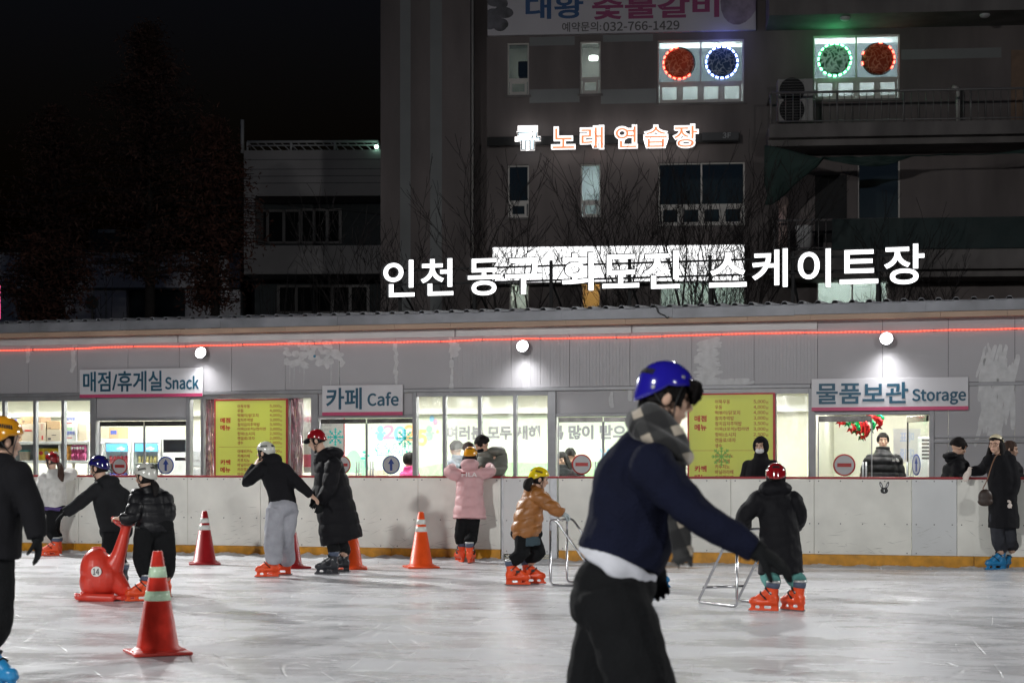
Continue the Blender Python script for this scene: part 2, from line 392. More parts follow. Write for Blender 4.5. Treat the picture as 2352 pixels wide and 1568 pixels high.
# gate
g = empty('rink_gate', 'white rink gate door in the barrier, without yellow kick plate', 'gate', BOARD.M)
u0 = BOARD.uz(1153.5, 1150)[0]; u1 = BOARD.uz(1279, 1150)[0]; um = BOARD.uz(1262, 1150)[0]
bm = bmesh.new(); rbox(bm, u0 + .012, um, .02, .07, .11, 1.185, .004); pl_ = obj('panel', bm, M_board2, g)
bm = bmesh.new()
for zz in (1.15, .585, .15):
    for k in range(4):
        x = u0 + .06 + k * (um - u0 - .1) / 3; tube(bm, [(x, .022, zz), (x, .014, zz)], .009, 8)
obj('bolts', bm, M_bolt, pl_)
bm = bmesh.new(); rbox(bm, um + .004, u1, .01, .09, .05, 1.2, .004); obj('post', bm, M_steel, g); bm = bmesh.new(); box(bm, u0 - .02, u0 + .01, .03, .1, 0, 1.2); obj('post', bm, M_steel, g)
bm = bmesh.new(); rbox(bm, u0, u1 + .02, .0, .09, 1.187, 1.216, .006); obj('top_rail', bm, M_rail, g)
bm = bmesh.new(); rbox(bm, u0 - .01, u1, -.03, .12, .0, .03, .006); rbox(bm, u0 + .02, u1, .03, .1, .045, .062, .004); rbox(bm, u0 + .02, u1, .05, .1, .08, .096, .004)
obj('threshold', bm, pm('pale_plank', (.5, .47, .38), .6, .1), g)
# heaped snow scraped against the barrier
bm = bmesh.new(); ua = BOARD.uz(-150, 1280)[0]; ub = BOARD.uz(2520, 1300)[0]
nu = 640; nv = 12; grid = []
for i in range(nu + 1):
    u = ua + (ub - ua) * i / nu; row = []; side = max(0.0, min(1.0, (u + 1.2) / -3.0 + 1.0)); amp = .022 + .03 * side
    wd = .34 + .30 * side + .12 * noise.noise(Vector((u * .8, 3, 1)))
    for j in range(nv + 1):
        v = j / nv; y = -.014 - v * wd
        h = amp * (1 - v) ** 1.3 * (1 + 1.1 * noise.noise(Vector((u * 5, y * 9, 0)))) + .016 * (1 - v) * (noise.noise(Vector((u * 19, y * 23, 5))) + .2)
        row.append(bm.verts.new((u, y, max(-.004, h) + (.003 if v < .97 else -.006))))
    grid.append(row)
for i in range(nu):
    for j in range(nv): bm.faces.new((grid[i][j], grid[i + 1][j], grid[i + 1][j + 1], grid[i][j + 1]))
for k in range(500):          # loose crumbs
    u = random.uniform(ua, ub); y = -.03 - abs(random.gauss(0, .3)); r = random.uniform(.004, .014) * (1.3 if y > -.3 else .7)
    ell(bm, (u, y, r * .4), (r * random.uniform(.8, 1.6), r, r * .8), seg=6, rng=4)
s = obj('snow', bm, pm('snow', (.66, .67, .69), .75, .12, 12, .8, 50), None, smooth=True); s.matrix_world = BOARD.M
tag(s, 'loose scraped snow heaped along the foot of the barrier', kind='stuff')

# ---------------------------------------------------------------- traffic cones
M_cone_d = pm('cone_dark_red', (.33, .012, .016), .38, .10, 7, .05, 25)
M_cone = pm('cone_red', (.54, .030, .018), .40, .22, 11, .12, 40)
M_cone_o = pm('cone_orange', (.80, .085, .014), .38, .1, 7, .05, 25)
M_band = pm('reflective_band', (.62, .64, .60), .3, .08, 30)
M_bandg = pm('reflective_band_greenish', (.52, .70, .50), .3, .10, 14)
def cone(px, py, h, rot, label, mc, mb, sc=1.0):
    d = F * EYE / (py - HY); p = P(px, py, d)
    t = empty('traffic_cone', label, 'traffic cone', Matrix.Translation((p.x, p.y, 0)) @ Matrix.Rotation(rot, 4, 'Z'), 'traffic cones on the ice')
    bm = bmesh.new(); r0 = .155 * sc; r1 = .036 * sc
    pts = [(r1 - .012, h - .015), (r1 - .008, h), (r1, h - .004), (r0, .055), (r0 + .012, .05), (r0 + .03, .03)]
    n = 40
    rings(bm, [[Vector((r * math.cos(2 * math.pi * k / n), r * math.sin(2 * math.pi * k / n), z)) for k in range(n)] for r, z in pts], False)
    obj('cone', bm, mc, t, smooth=True)
    bm = bmesh.new(); s = .215 * sc; rbox(bm, -s, s, -s, s, .002, .026, .008)
    rs = []
    for r, z in ((r0 + .05, .024), (r0 + .03, .038), (r0 + .012, .04)):
        rs.append([Vector((r * math.cos(2 * math.pi * k / n), r * math.sin(2 * math.pi * k / n), z)) for k in range(n)])
    rings(bm, rs, False)
    for a in range(4):
        Mx = Matrix.Rotation(a * math.pi / 2, 4, 'Z'); rbox(bm, s - .07, s - .015, -.05, .05, .024, .034, .004, Mx)
    obj('base', bm, mc, t)
    for (a, b_) in ((.645, .735), (.775, .865)) if mb is M_band else ((.52, .615), (.745, .85)):
        bm = bmesh.new(); rr = lambda f: r0 + (r1 - r0) * (f * h - .055) / (h - .059) + .0025
        rings(bm, [[Vector((r * math.cos(2 * math.pi * k / n), r * math.sin(2 * math.pi * k / n), z)) for k in range(n)] for r, z in ((rr(a) - .003, a * h), (rr(a), a * h + .001), (rr(b_), b_ * h - .001), (rr(b_) - .003, b_ * h))], False)
        obj('reflective_band', bm, mb, t, smooth=True)
    return t
cone(362, 1500, .76, .42, 'large red traffic cone standing alone at the front', M_cone, M_bandg)
cone(470, 1295, .74, .2, 'dark red traffic cone in front of the barrier left of the grey trousers', M_cone_d, M_band)
cone(667, 1304, .74, .5, 'red traffic cone mostly hidden behind the skater in grey trousers', M_cone_d, M_band)
cone(806, 1306, .74, .1, 'orange traffic cone behind the long black coat', M_cone_o, M_band)
cone(967, 1303, .75, .25, 'orange traffic cone standing left of the pink coat', M_cone_o, M_band)
# ================================================================ the rink-side shop building
def ribbed(name, rgb, period=.052):
    m = pm(name, rgb, .5, .07, 1.1)
    nt = m.node_tree; N = nt.nodes; L = nt.links
    tc = N.new('ShaderNodeTexCoord'); sx = N.new('ShaderNodeSeparateXYZ'); L.new(tc.outputs['Object'], sx.inputs[0])
    a = N.new('ShaderNodeMath'); a.operation = 'PINGPONG'; a.inputs[1].default_value = period / 2; L.new(sx.outputs['X'], a.inputs[0])
    r = N.new('ShaderNodeMapRange'); r.inputs['From Max'].default_value = .004; L.new(a.outputs[0], r.inputs['Value'])
    bp = N.new('ShaderNodeBump'); bp.inputs['Strength'].default_value = .5; bp.inputs['Distance'].default_value = .004
    L.new(r.outputs[0], bp.inputs['Height']); L.new(bp.outputs[0], N['Principled BSDF'].inputs['Normal'])
    return m
M_wall = pm('wall_grey', (.385, .375, .395), .55, .07, .8, .05, 30)
M_wallr = ribbed('wall_grey_ribbed', (.385, .375, .395))
M_trim = pm('trim_white', (.56, .555, .56), .5, .1, 1.5)
M_alu = pm('aluminium', (.27, .27, .285), .45, .12, 5, metal=.3)
M_alud = pm('door_header_steel', (.30, .29, .28), .22, .25, 5, metal=.9)
M_soff = pm('soffit_tan', (.42, .29, .21), .6, .12, 2)
M_roof = pm('roof_galvanised', (.21, .215, .235), .5, .3, 1.8, .12, 5, metal=.35)
M_smear = pm('filler_smear', (.53, .53, .54), .6, .13, 10, .2, 30)
M_cream = pm('inside_cream', (.80, .79, .66), .6, .03, 1)
M_ceil = pm('inside_ceiling', (.80, .80, .76), .7, .03, 1)
M_floor = pm('inside_floor', (.42, .40, .37), .5, .1, 3)
M_gl = glass('window_glass', (.97, .985, .975), .07)
M_vinyl = glass('vinyl_sheet', (.95, .96, .95), .07, .02, .2)
shop = empty('rink_shop', 'long low grey shop and cafe building with corrugated roof behind the rink barrier', 'shop building', SHOP.M)
U = lambda px, py=1000, off=0: SHOP.uz(px, py, off)[0]
Zs = lambda px, py, off=0: SHOP.uz(px, py, off)[1]
ZH = 2.52                                        # head of the windows
UL, UR = U(-350), U(2700)
# upper wall panels
seams = [-350, -210, -75, 65, 178, 294, 412, 532, 655, 780, 909, 1040, 1174, 1308, 1447, 1589, 1732, 1878, 2027, 2178, 2331, 2490, 2700]
for i in range(len(seams) - 1):
    bm = bmesh.new(); box(bm, U(seams[i]) + .003, U(seams[i + 1]) - .003, 0, .1, ZH + .06, 3.51)
    rib = 1040 <= seams[i] < 1878
    if rib:
        n = 6 if seams[i] < 1500 else 3
        for k in range(1, n):
            x = U(seams[i]) + (U(seams[i + 1]) - U(seams[i])) * k / n; box(bm, x - .003, x + .003, -.003, .001, ZH + .06, 3.39)
    obj('wall_panel', bm, M_wallr if rib else M_wall, shop)
bm = bmesh.new(); box(bm, UL, UR, .02, .09, ZH + .05, 3.505); obj('seam_backing', bm, M_dark, shop)
# white strip under the eave, head rail, eave
for a, c in ((-350, 410), (412, 1046), (1049, 1451), (1454, 1878)):
    bm = bmesh.new(); rbox(bm, U(a), U(c) - .004, -.03, -.002, 3.385, 3.507, .004); obj('eave_trim', bm, M_trim, shop)
bm = bmesh.new(); rbox(bm, UL, U(1862), -.03, .1, ZH, ZH + .055, .005); rbox(bm, U(1862), UR, -.012, .1, ZH, ZH + .055, .005); obj('head_rail', bm, M_alu, shop)
bm = bmesh.new()
x = UL; k = 0
while x < UR:
    box(bm, x + .002, min(x + .93, UR) - .002, -.20, -.0, 3.512, 3.592); x += .93
obj('soffit', bm, M_soff, shop)
bm = bmesh.new(); x = UL
rr_ = random.Random(3)
while x < UR:
    w_ = rr_.uniform(1.7, 2.1); dz = rr_.uniform(-.006, .006); box(bm, x, min(x + w_, UR), -.235 + rr_.uniform(-.005, .005), -.212, 3.590 + dz, 3.748 + dz * .3); x += w_ + .002
obj('eave_flashing', bm, M_roof, shop)
bm = bmesh.new(); prof = []; x = UL; per = .246
while x < UR:
    prof += [(x, 0), (x + .075, 0), (x + .10, .042), (x + .15, .042), (x + .175, 0)]; x += per
prof.append((x, 0))
A = [[bm.verts.new((px, yy, z + dz + t)) for px, z in prof] for yy, dz, t in ((-.27, 3.75, 0), (4.2, 4.02, 0))]
B = [[bm.verts.new((px, yy, z + dz + t)) for px, z in prof] for yy, dz, t in ((-.27, 3.742, 0), (4.2, 4.012, 0))]
for i in range(len(prof) - 1):
    bm.faces.new((A[0][i], A[0][i + 1], A[1][i + 1], A[1][i])); bm.faces.new((B[0][i], B[1][i], B[1][i + 1], B[0][i + 1])); bm.faces.new((A[0][i], B[0][i], B[0][i + 1], A[0][i + 1]))
obj('roof', bm, M_roof, shop)
# rooms behind
YB = 3.2; ZC = 2.64
bm = bmesh.new(); box(bm, UL, UR, YB, YB + .1, -.02, ZC + .3); obj('back_wall', bm, M_cream, shop)
bm = bmesh.new()
for x0_, x1_ in ((UL, UL + .1), (U(1862, off=0), U(1862) + .06), (U(2145) + .12, U(2145) + .18), (UR - .1, UR)): box(bm, x0_, x1_, .101, YB, -.02, ZC)
obj('partition', bm, M_cream, shop)
bm = bmesh.new(); box(bm, UL, UR, .101, YB, ZC, ZC + .05); obj('ceiling', bm, M_ceil, shop)
bm = bmesh.new(); box(bm, UL, UR, .0, YB, -.0195, .0); obj('floor', bm, M_floor, shop)
bm = bmesh.new(); box(bm, UL, UR, 2.95, YB - .002, 2.26, 2.36); box(bm, UL, UR, YB - .03, YB - .002, .55, .6); box(bm, UL, UR, YB - .03, YB - .002, .68, .72)
obj('wall_duct', bm, M_ceil, shop)
M_tube = glow('fluorescent', (1.0, 1.0, .95), 92.0)
x = UL + 1.0
while x < UR - .8:
    if not (U(2145) < x < U(2145) + 6):
        for yl in (.36, 1.9):
            bm = bmesh.new(); rbox(bm, x - .62, x + .62, yl - .1, yl + .1, ZC - .05, ZC - .002, .006); t = obj('ceiling_light', bm, M_ceil, shop)
            bm = bmesh.new(); box(bm, x - .6, x + .6, yl - .07, yl + .07, ZC - .056, ZC - .051); obj('diffuser', bm, M_tube, t)
    x += 1.75
# ---- openings
def window(px0, px1, ytop, mull, mat, label=None, sill=.72):
    z1 = ZH - .001; bm = bmesh.new(); u0, u1 = U(px0), U(px1)
    box(bm, u0, u1, .0, .1, -.01, sill); w = obj('lower_wall', bm, M_wall, shop)
    bm = bmesh.new()
    zt = Zs((px0 + px1) / 2, ytop)
    box(bm, u0, u1, .0, .095, zt, z1); box(bm, u0, u1, .0, .095, sill, sill + .05)
    ed = [px0] + list(mull) + [px1]
    for m in mull:
        x = U(m); box(bm, x - .026, x + .026, .0, .09, sill + .05, zt)
    f = obj('window', bm, M_alu, shop, label=label)
    for i in range(len(ed) - 1):
        bm = bmesh.new(); box(bm, U(ed[i]) + .026, U(ed[i + 1]) - .026, .045, .050, sill + .05, zt); obj('pane', bm, mat, f)
    return f
def post(px0, px1, dark=False):
    bm = bmesh.new(); a, c = U(px0), U(px1)
    rbox(bm, a, c, -.02, .12, -.01, ZH - .002, .006)
    return obj('post', bm, M_alu, shop)
bm = bmesh.new(); box(bm, UL, U(-130), .0, .1, -.01, ZH - .001); obj('wall_panel', bm, M_wall, shop)
window(-130, 208, 921, (-60, 8, 79, 144), M_gl)
post(208, 221)
window(437, 715, 915, (464, 560, 660), M_vinyl)
post(715, 731); post(948, 957)
window(957, 1257, 909, (1020, 1101, 1182), M_vinyl)
post(1258, 1277)
window(1497, 1857, 905, (1600, 1688, 1779), M_vinyl)
post(1486, 1497); post(1857, 1873); post(2134, 2146); post(428, 437)
def spandrel(px0, px1, ybot):
    bm = bmesh.new(); z0 = Zs((px0 + px1) / 2, ybot); rbox(bm, U(px0), U(px1), .015, .09, z0, ZH - .002, .004); obj('spandrel', bm, M_wall, shop)
    bm = bmesh.new(); rbox(bm, U(px0), U(px1), -.012, .1, z0 - .045, z0 - .002, .004); obj('door_lintel', bm, M_alu, shop)
    return z0 - .047
M_red = pm('sign_red', (.42, .022, .02), .4, .08); M_blue = pm('sign_blue', (.02, .05, .26), .4, .08); M_swhite = pm('sign_white', (.50, .50, .52), .4, .05, 5)
M_no = [M_swhite, M_red]; M_ar = [M_swhite, M_blue]
def sticker(parent, px, py, r_px, kind, y=.018):
    r = r_px * SHOP.d(px) / F; u, z = U(px, py), Zs(px, py); bm = bmesh.new()
    disc(bm, (u, z), r * .9, y + .004, y + .002, 48, 0); annulus(bm, (u, z), r * .86, r, y, y + .004, 48, 1)
    if kind == 'no': b = bmesh.new(); box(b, u - r * .63, u + r * .63, y - .001, y + .0018, z - r * .17, z + r * .17)
    else:
        b = bmesh.new(); prism(b, [(u - .14 * r, z - .62 * r), (u + .14 * r, z - .62 * r), (u + .14 * r, z + .1 * r), (u + .36 * r, z + .1 * r), (u, z + .68 * r), (u - .36 * r, z + .1 * r), (u - .14 * r, z + .1 * r)], y - .001, y + .0018)
    for f in b.faces: f.material_index = 1
    join(bm, b)
    return obj('round_sticker', bm, M_no if kind == 'no' else M_ar, parent, label='round no entry sticker with red bar' if kind == 'no' else 'round sticker with blue arrow')
def handle(parent, u, y=-.05):
    bm = bmesh.new()
    for s in (-.022, .022):
        for yy in (y,): tube(bm, [(u + s, yy, .85), (u + s, yy, 1.42)], .012, 10)
    for z in (.95, 1.3): tube(bm, [(u - .022, y, z), (u - .022, .03, z)], .008, 8); tube(bm, [(u + .022, y, z), (u + .022, .03, z)], .008, 8)
    return obj('handle', bm, M_steel, parent)
M_door = glass('door_glass', (.965, .985, .975), .08)
def leaf(px0, px1, z1, hdr, parent=shop):
    bm = bmesh.new(); a, c = U(px0) + .006, U(px1) - .006; zh = z1 - hdr
    rbox(bm, a, c, .012, .055, zh, z1 - .012, .003)
    d = obj('door', bm, M_alud, parent)
    bm = bmesh.new(); box(bm, a, c, .014, .053, .01, .1); obj('bottom_rail', bm, M_alud, d)
    bm = bmesh.new(); box(bm, a + .0, c - .0, .03, .037, .1, zh); obj('glass', bm, M_door, d)
    bm = bmesh.new()
    for x in (a, c): box(bm, x - .008, x + .008, .024, .043, .1, zh)
    obj('edge_strip', bm, M_alu, d); return d
z = spandrel(221, 428, 959); d1 = leaf(227, 329, z, .09); d2 = leaf(330, 427, z, .09)
sticker(d1, 273.5, 1070, 19.5, 'no'); sticker(d2, 379.5, 1068, 20.5, 'arrow')
z = spandrel(731, 948, 953); d1 = leaf(735, 840, z, .085); d2 = leaf(841, 948, z, .085)
sticker(d1, 785, 1067, 21, 'no'); sticker(d2, 897.5, 1067, 21.5, 'arrow'); handle(d1, U(824)); handle(d2, U(856))
z = spandrel(1277, 1486, 949); d1 = leaf(1281, 1384, z, .085); d2 = leaf(1385, 1486, z, .085)
sticker(d1, 1335.5, 1066, 23.5, 'no'); sticker(d2, 1448, 1066, 23.5, 'arrow'); handle(d1, U(1372)); handle(d2, U(1401))
z = spandrel(1873, 2134, 945); d1 = leaf(1878, 2003, z, .10)
sticker(d1, 1939, 1067.5, 25.5, 'no'); handle(d1, U(1986))
# the right leaf of the storage door stands open, turned into the room on its right-hand hinge
hx = U(2130); wd = U(2130) - U(2006); zl = z
Mh = Matrix.Translation((hx, .05, 0)) @ Matrix.Rotation(R(-66), 4, 'Z')
bm = bmesh.new(); rbox(bm, -wd, 0, -.02, .02, zl - .1, zl - .012, .003, Mh); d2 = obj('door', bm, M_alud, shop, label='glass door leaf standing open'); bm = bmesh.new(); box(bm, -wd, 0, -.02, .02, .01, .1, Mh); obj('bottom_rail', bm, M_alud, d2)
bm = bmesh.new(); box(bm, -wd, 0, -.0035, .0035, .1, zl - .1, Mh); obj('glass', bm, M_door, d2)
bm = bmesh.new(); box(bm, -wd - .008, -wd + .008, -.01, .01, .1, zl - .1, Mh); obj('edge_strip', bm, M_dark, d2)
bm = bmesh.new(); r = .16
disc(bm, (-wd * .52, 1.375), r * .9, -.012, -.008, 40, 0); annulus(bm, (-wd * .52, 1.375), r * .86, r, -.014, -.008, 40, 1)
b = bmesh.new(); cx_ = -wd * .52; prism(b, [(cx_ + x * r, 1.375 + zz * r) for x, zz in ((-.14, -.62), (.14, -.62), (.14, .1), (.36, .1), (0, .68), (-.36, .1), (-.14, .1))], -.0155, -.0122)
for f in b.faces: f.material_index = 1
join(bm, b); bm.transform(Mh); obj('round_sticker', bm, M_ar, d2)
bm = bmesh.new()
for yy in (-.05, .05): tube(bm, [(-wd + .1, yy, .9), (-wd + .1, yy, 1.42)], .012, 10)
for zz in (.97, 1.2): tube(bm, [(-wd + .1, -.05, zz), (-wd + .1, .05, zz)], .008, 8)
bm.transform(Mh); obj('handle', bm, M_steel, d2)
# wall to the right of the storage door
for a, c in ((2146, 2178), (2178, 2331), (2331, 2490), (2490, 2700)):
    bm = bmesh.new(); box(bm, U(a) + .003, U(c) - .003, .0, .1, -.01, ZH - .002); obj('wall_panel', bm, M_wall, shop)
bm = bmesh.new()
z0, z1 = Zs(2200, 1003), Zs(2200, 1012); rbox(bm, U(2146), UR, -.03, -.001, z0 - .012, z0 + .012, .003); rbox(bm, U(2146), UR, -.035, -.001, z1 - .03, z1 + .012, .004); obj('wall_rail', bm, M_alu, shop)
# patches of filler smeared over old lettering
def smear(px0, px1, py0, py1, seed, fill=.55, drips=0):
    r = random.Random(seed); bm = bmesh.new(); n = int(28 * fill) + 8
    for k in range(n):
        x = r.uniform(px0, px1); y = r.uniform(py0, py1); u, zz = U(x, y), Zs(x, y)
        rx = r.uniform(.02, .09); rz = r.uniform(.02, .07); rot = r.uniform(-.6, .6); pts = []
        m = 16
        for j in range(m):
            a = 2 * math.pi * j / m; q = 1 + .35 * noise.noise(Vector((math.cos(a) * 1.5, math.sin(a) * 1.5, seed + k)))
            X, Z_ = rx * q * math.cos(a), rz * q * math.sin(a); pts.append((u + X * math.cos(rot) - Z_ * math.sin(rot), zz + X * math.sin(rot) + Z_ * math.cos(rot)))
        prism(bm, pts, -.0035 - .0001 * k, -.001)
    for k in range(drips):
        x = r.uniform(px0, px1); u = U(x, py1); zz = Zs(x, py1); l = r.uniform(.1, .35); w_ = r.uniform(.002, .004)
        prism(bm, [(u - w_, zz - l), (u + w_, zz - l * .9), (u + w_, zz + .1), (u - w_, zz + .1)], -.0033 - .00013 * k, -.001)
    obj('filler_smear', bm, M_smear, shop)
smear(656, 790, 776, 842, 1, 2.0, 12); smear(1040, 1048, 790, 815, 3, .0)
def strokes(px0, px1, py0, py1, seed, n, ang, ln):
    """brushed-on patches"""
    r = random.Random(seed); bm = bmesh.new()
    for k in range(n):
        x = r.uniform(px0, px1); y = py0 + (py1 - py0) * (k + .5) / n; u, zz = U(x, y), Zs(x, y); l = ln * r.uniform(.7, 1.2); w_ = r.uniform(.018, .04); a = ang + r.uniform(-.2, .2)
        pts = []
        for j in range(18):
            t = 2 * math.pi * j / 18; X = l * (abs(math.cos(t)) ** .5) * math.copysign(1, math.cos(t)); Z_ = w_ * (abs(math.sin(t)) ** .6) * math.copysign(1, math.sin(t)) + .012 * noise.noise(Vector((X * 14, seed, k)))
            pts.append((u + X * math.cos(a) - Z_ * math.sin(a), zz + X * math.sin(a) + Z_ * math.cos(a)))
        prism(bm, pts, -.0035 - .0001 * k, -.001)
    obj('filler_smear', bm, M_smear, shop)
strokes(1620, 1632, 782, 884, 5, 26, 0.05, .17); strokes(1640, 1722, 872, 886, 6, 16, .1, .10)
strokes(2250, 2335, 820, 985, 7, 40, 1.45, .26); strokes(2262, 2325, 840, 960, 8, 26, 1.6, .3)
for (x, a, c) in ((65, 772, 826), (172, 762, 800), (168, 800, 850), (909, 790, 880), (1037, 770, 900), (1447, 900, 912), (1405, 906, 930)): strokes(x - 2, x + 2, a, c, x, 7, 1.55, .075)
bm = bmesh.new(); u, zz = U(723, 818), Zs(723, 818); disc(bm, (u, zz), .022, -.012, -.0, 16); obj('wall_plug', bm, pm('plug_blue', (.02, .16, .28), .5, 0), shop)
# cable hanging over the eave
cb = [SHOP.w(U(1493, 690, -.2), -.1, 3.80), SHOP.w(U(1500, 694, -.2), -.26, 3.80)] + [P(x, y, SHOP.d(1510, -.29)) for x, y in ((1507, 705), (1511, 716), (1520, 722), (1526, 724), (1532, 730), (1536, 727))]
bm = bmesh.new(); tube(bm, smoothpath(cb, 5), .009, 8); tag(obj('cable', bm, pm('cable_black', (.02, .02, .021), .5, 0)), 'black cable hanging loose over the eave of the shop roof', 'cable')

# ---------------------------------------------------------------- shop signs
M_sgn = pm('sign_panel', (.60, .59, .62), .4, .05, 2); M_teal = pm('sign_teal', (.004, .075, .135), .45, .12, 2); M_pink = pm('sign_pink', (.52, .055, .15), .45, .06)
def shop_sign(x0, x1, y0, y1, words, label):
    t = empty('shop_sign', label, 'sign', SHOP.M, 'white signs along the shop front'); bm = bmesh.new()
    a = -.055; u0, u1, z0, z1 = pxbox(bm, SHOP, x0, x1, y0, y1, a, -.032, a); obj('panel', bm, M_sgn, t, bevel=.003)
    bm = bmesh.new(); box(bm, u0 + .001, u1 + .001, a - .003, a + .0, z0 - .002, z0 + (z1 - z0) * .11); obj('stripe', bm, M_pink, t)
    bm = bmesh.new()
    for x in (u0 + .1, (u0 + u1) / 2, u1 - .1): box(bm, x - .02, x + .02, -.031, -.001, z0 + .05, z1 - .05)
    obj('bracket', bm, M_steel, t)
    for s, q in words:
        bm = bmesh.new(); pxtext(bm, SHOP, s, q[0], q[1], q[2], q[3], a - .003, depth=.004, bold=q[4]); obj('lettering', bm, M_teal, t)
shop_sign(183, 465, 846.5, 911.5, [('매점/휴게실', (191, 372, 852, 899, .018)), ('Snack', (380, 456, 864, 893, .036))], 'white sign reading snack in Korean and English, above the left door')
shop_sign(740, 925, 884, 953.5, [('카페', (749, 831, 890, 940, .02)), ('Cafe', (845, 915, 901, 931, .036))], 'white sign reading cafe in Korean and English, smallest of the three')
shop_sign(1864, 2224, 867.5, 942, [('물품보관', (1875, 2086, 878, 927, .02)), ('Storage', (2096, 2218, 893, 928, .032))], 'white sign reading storage in Korean and English, above the open door')

# ---------------------------------------------------------------- wall lamps
M_lens = glow('lamp_lens', (1.0, 1.0, 1.0), 14.0); M_house = pm('lamp_housing', (.3, .3, .31), .4, .1, metal=.4)
def wall_lamp(px, py, label, en):
    o = -.17; u, z = SHOP.uz(px, py, o)
    t = empty('wall_lamp', label, 'floodlight', SHOP.M @ Matrix.Translation((u, 0, z)), 'round floodlights on the shop wall')
    bm = bmesh.new(); rbox(bm, -.05, .05, -.02, -.0, -.02, .14, .004); tube(bm, [(0, -.01, .1), (0, -.10, .12)], .014, 10); obj('bracket', bm, M_house, t)
    Mr = Matrix.Translation((0, o + .02, .03)) @ Matrix.Rotation(R(-16), 4, 'X'); bm = bmesh.new(); n = 32
    rings(bm, [[Vector((r * math.cos(2 * math.pi * k / n), y, r * math.sin(2 * math.pi * k / n))) for k in range(n)] for r, y in ((.045, .07), (.085, .04), (.100, .0), (.100, -.03), (.092, -.03), (.090, -.012), (.02, -.01))], True)
    bm.transform(Mr); obj('housing', bm, M_house, t, smooth=True)
    bm = bmesh.new(); ell(bm, (0, -.022, 0), (.088, .045, .088), seg=28, rng=16); bm.transform(Mr); obj('lens', bm, M_lens, t, smooth=True)
    p = SHOP.w(u, -.16, z - .10); q = SHOP.w(u, -.16 - .36, z - .10 - .93)
    light('wall_lamp_light', 'SPOT', p, en, (1, 1, 1), q, spot_size=R(154), spot_blend=1.0, shadow_soft_size=.22)
wall_lamp(461, 815, 'glaring round floodlight above the right end of the snack sign', 95)
wall_lamp(1200, 800, 'glaring round floodlight between the cafe sign and the blue helmet', 115)
wall_lamp(2036, 783, 'glaring round floodlight above the storage sign', 110)

# ---------------------------------------------------------------- red rope light
pts = [(-200, 810), (0, 804.6), (85, 803.5), (171, 800.5), (294, 796), (400, 795), (513, 792.6), (640, 790), (804, 786.4), (920, 785.5), (1039, 783), (1120, 779.5), (1240, 777.5), (1400, 775), (1493, 772.8), (1610, 769), (1745, 765.5), (1950, 762.5), (2060, 761.5), (2178, 758), (2352, 754.5), (2500, 750)]
pp = [Vector((SHOP.uz(x, y, -.03)[0], -.03, SHOP.uz(x, y, -.03)[1])) for x, y in pts]
pp = smoothpath(pp, 8); r_ = random.Random(4)
pp = [p + Vector((0, 0, .006 * noise.noise(Vector((p.x * 2.2, 0, 0))))) for p in pp]
m = glow('rope_red', (1.0, .06, .03), 6.0); N = m.node_tree.nodes; L = m.node_tree.links
tc = N.new('ShaderNodeTexCoord'); sx = N.new('ShaderNodeSeparateXYZ'); L.new(tc.outputs['Object'], sx.inputs[0])
a = N.new('ShaderNodeMath'); a.operation = 'PINGPONG'; a.inputs[1].default_value = .03; L.new(sx.outputs['X'], a.inputs[0])
r = N.new('ShaderNodeMapRange'); r.inputs['From Max'].default_value = .03; r.inputs['To Min'].default_value = .8; r.inputs['To Max'].default_value = 3.4; L.new(a.outputs[0], r.inputs['Value'])
L.new(r.outputs[0], N['Principled BSDF'].inputs['Emission Strength'])
N['Principled BSDF'].inputs['Emission Color'].default_value = (1, .10, .06, 1)
rope = empty('rope_light', 'glowing red rope light strung along the shop wall', 'rope light', SHOP.M)
bm = bmesh.new(); tube(bm, pp, .0095, 8); obj('light_tube', bm, m, rope, smooth=True)
bm = bmesh.new()
for k in range(6, len(pp), 9): p = pp[k]; box(bm, p.x - .006, p.x + .006, -.046, -.001, p.z - .018, p.z + .018)
obj('clips', bm, M_bolt, rope)
def plain(name, label, cat, bm, mats, group=None, M=None):
    o = obj(name, bm, mats); o.matrix_world = SHOP.M if M is None else M; MW[o.name] = (SHOP.M if M is None else M).copy(); return tag(o, label, cat, group)
# ================================================================ menus, stock and notices seen through the windows
def backlit(name, rgb, tr=.45):
    m = bpy.data.materials.new(name); m.use_nodes = True; nt = m.node_tree; N = nt.nodes; L = nt.links
    b = N['Principled BSDF']; b.inputs['Base Color'].default_value = tuple(rgb) + (1,); b.inputs['Roughness'].default_value = .5
    t = N.new('ShaderNodeBsdfTranslucent'); t.inputs[0].default_value = tuple(rgb) + (1,)
    mx = N.new('ShaderNodeMixShader'); mx.inputs[0].default_value = tr; L.new(b.outputs[0], mx.inputs[1]); L.new(t.outputs[0], mx.inputs[2])
    L.new(mx.outputs[0], N['Material Output'].inputs['Surface']); return m
M_yel = backlit('menu_yellow', (.82, .84, .22), .3); M_mred = pm('menu_red', (.48, .02, .03), .5, .06); M_mtxt = pm('menu_lettering', (.45, .04, .02), .5, 0); M_mbig = pm('menu_heading', (.55, .02, .02), .5, 0)
ROWS = [('어묵우동', 28.6, '5,000'), ('우동', 13.7, '4,000'), ('떡볶이/닭꼬치', 47.9, '4,000'), ('참치주먹밥', 36, '3,000'), ('참치김치주먹밥', 51, '3,500'), ('어묵(3꼬치)/컵라면', 64.8, '3,000'), ('핫바/소시지', 39.6, '2,500'), ('캔음료/과자', 39.6, '2,000'), ('생수', 13, '1,000')]
ROWS2 = [('아메리카노', 35, '2,500'), ('카페라떼', 28, '3,000'), ('카푸치노', 28, '3,000'), ('바닐라라떼', 35, '3,500'), ('카라멜라떼', 35, '3,500'), ('아이스티', 28, '2,500')]
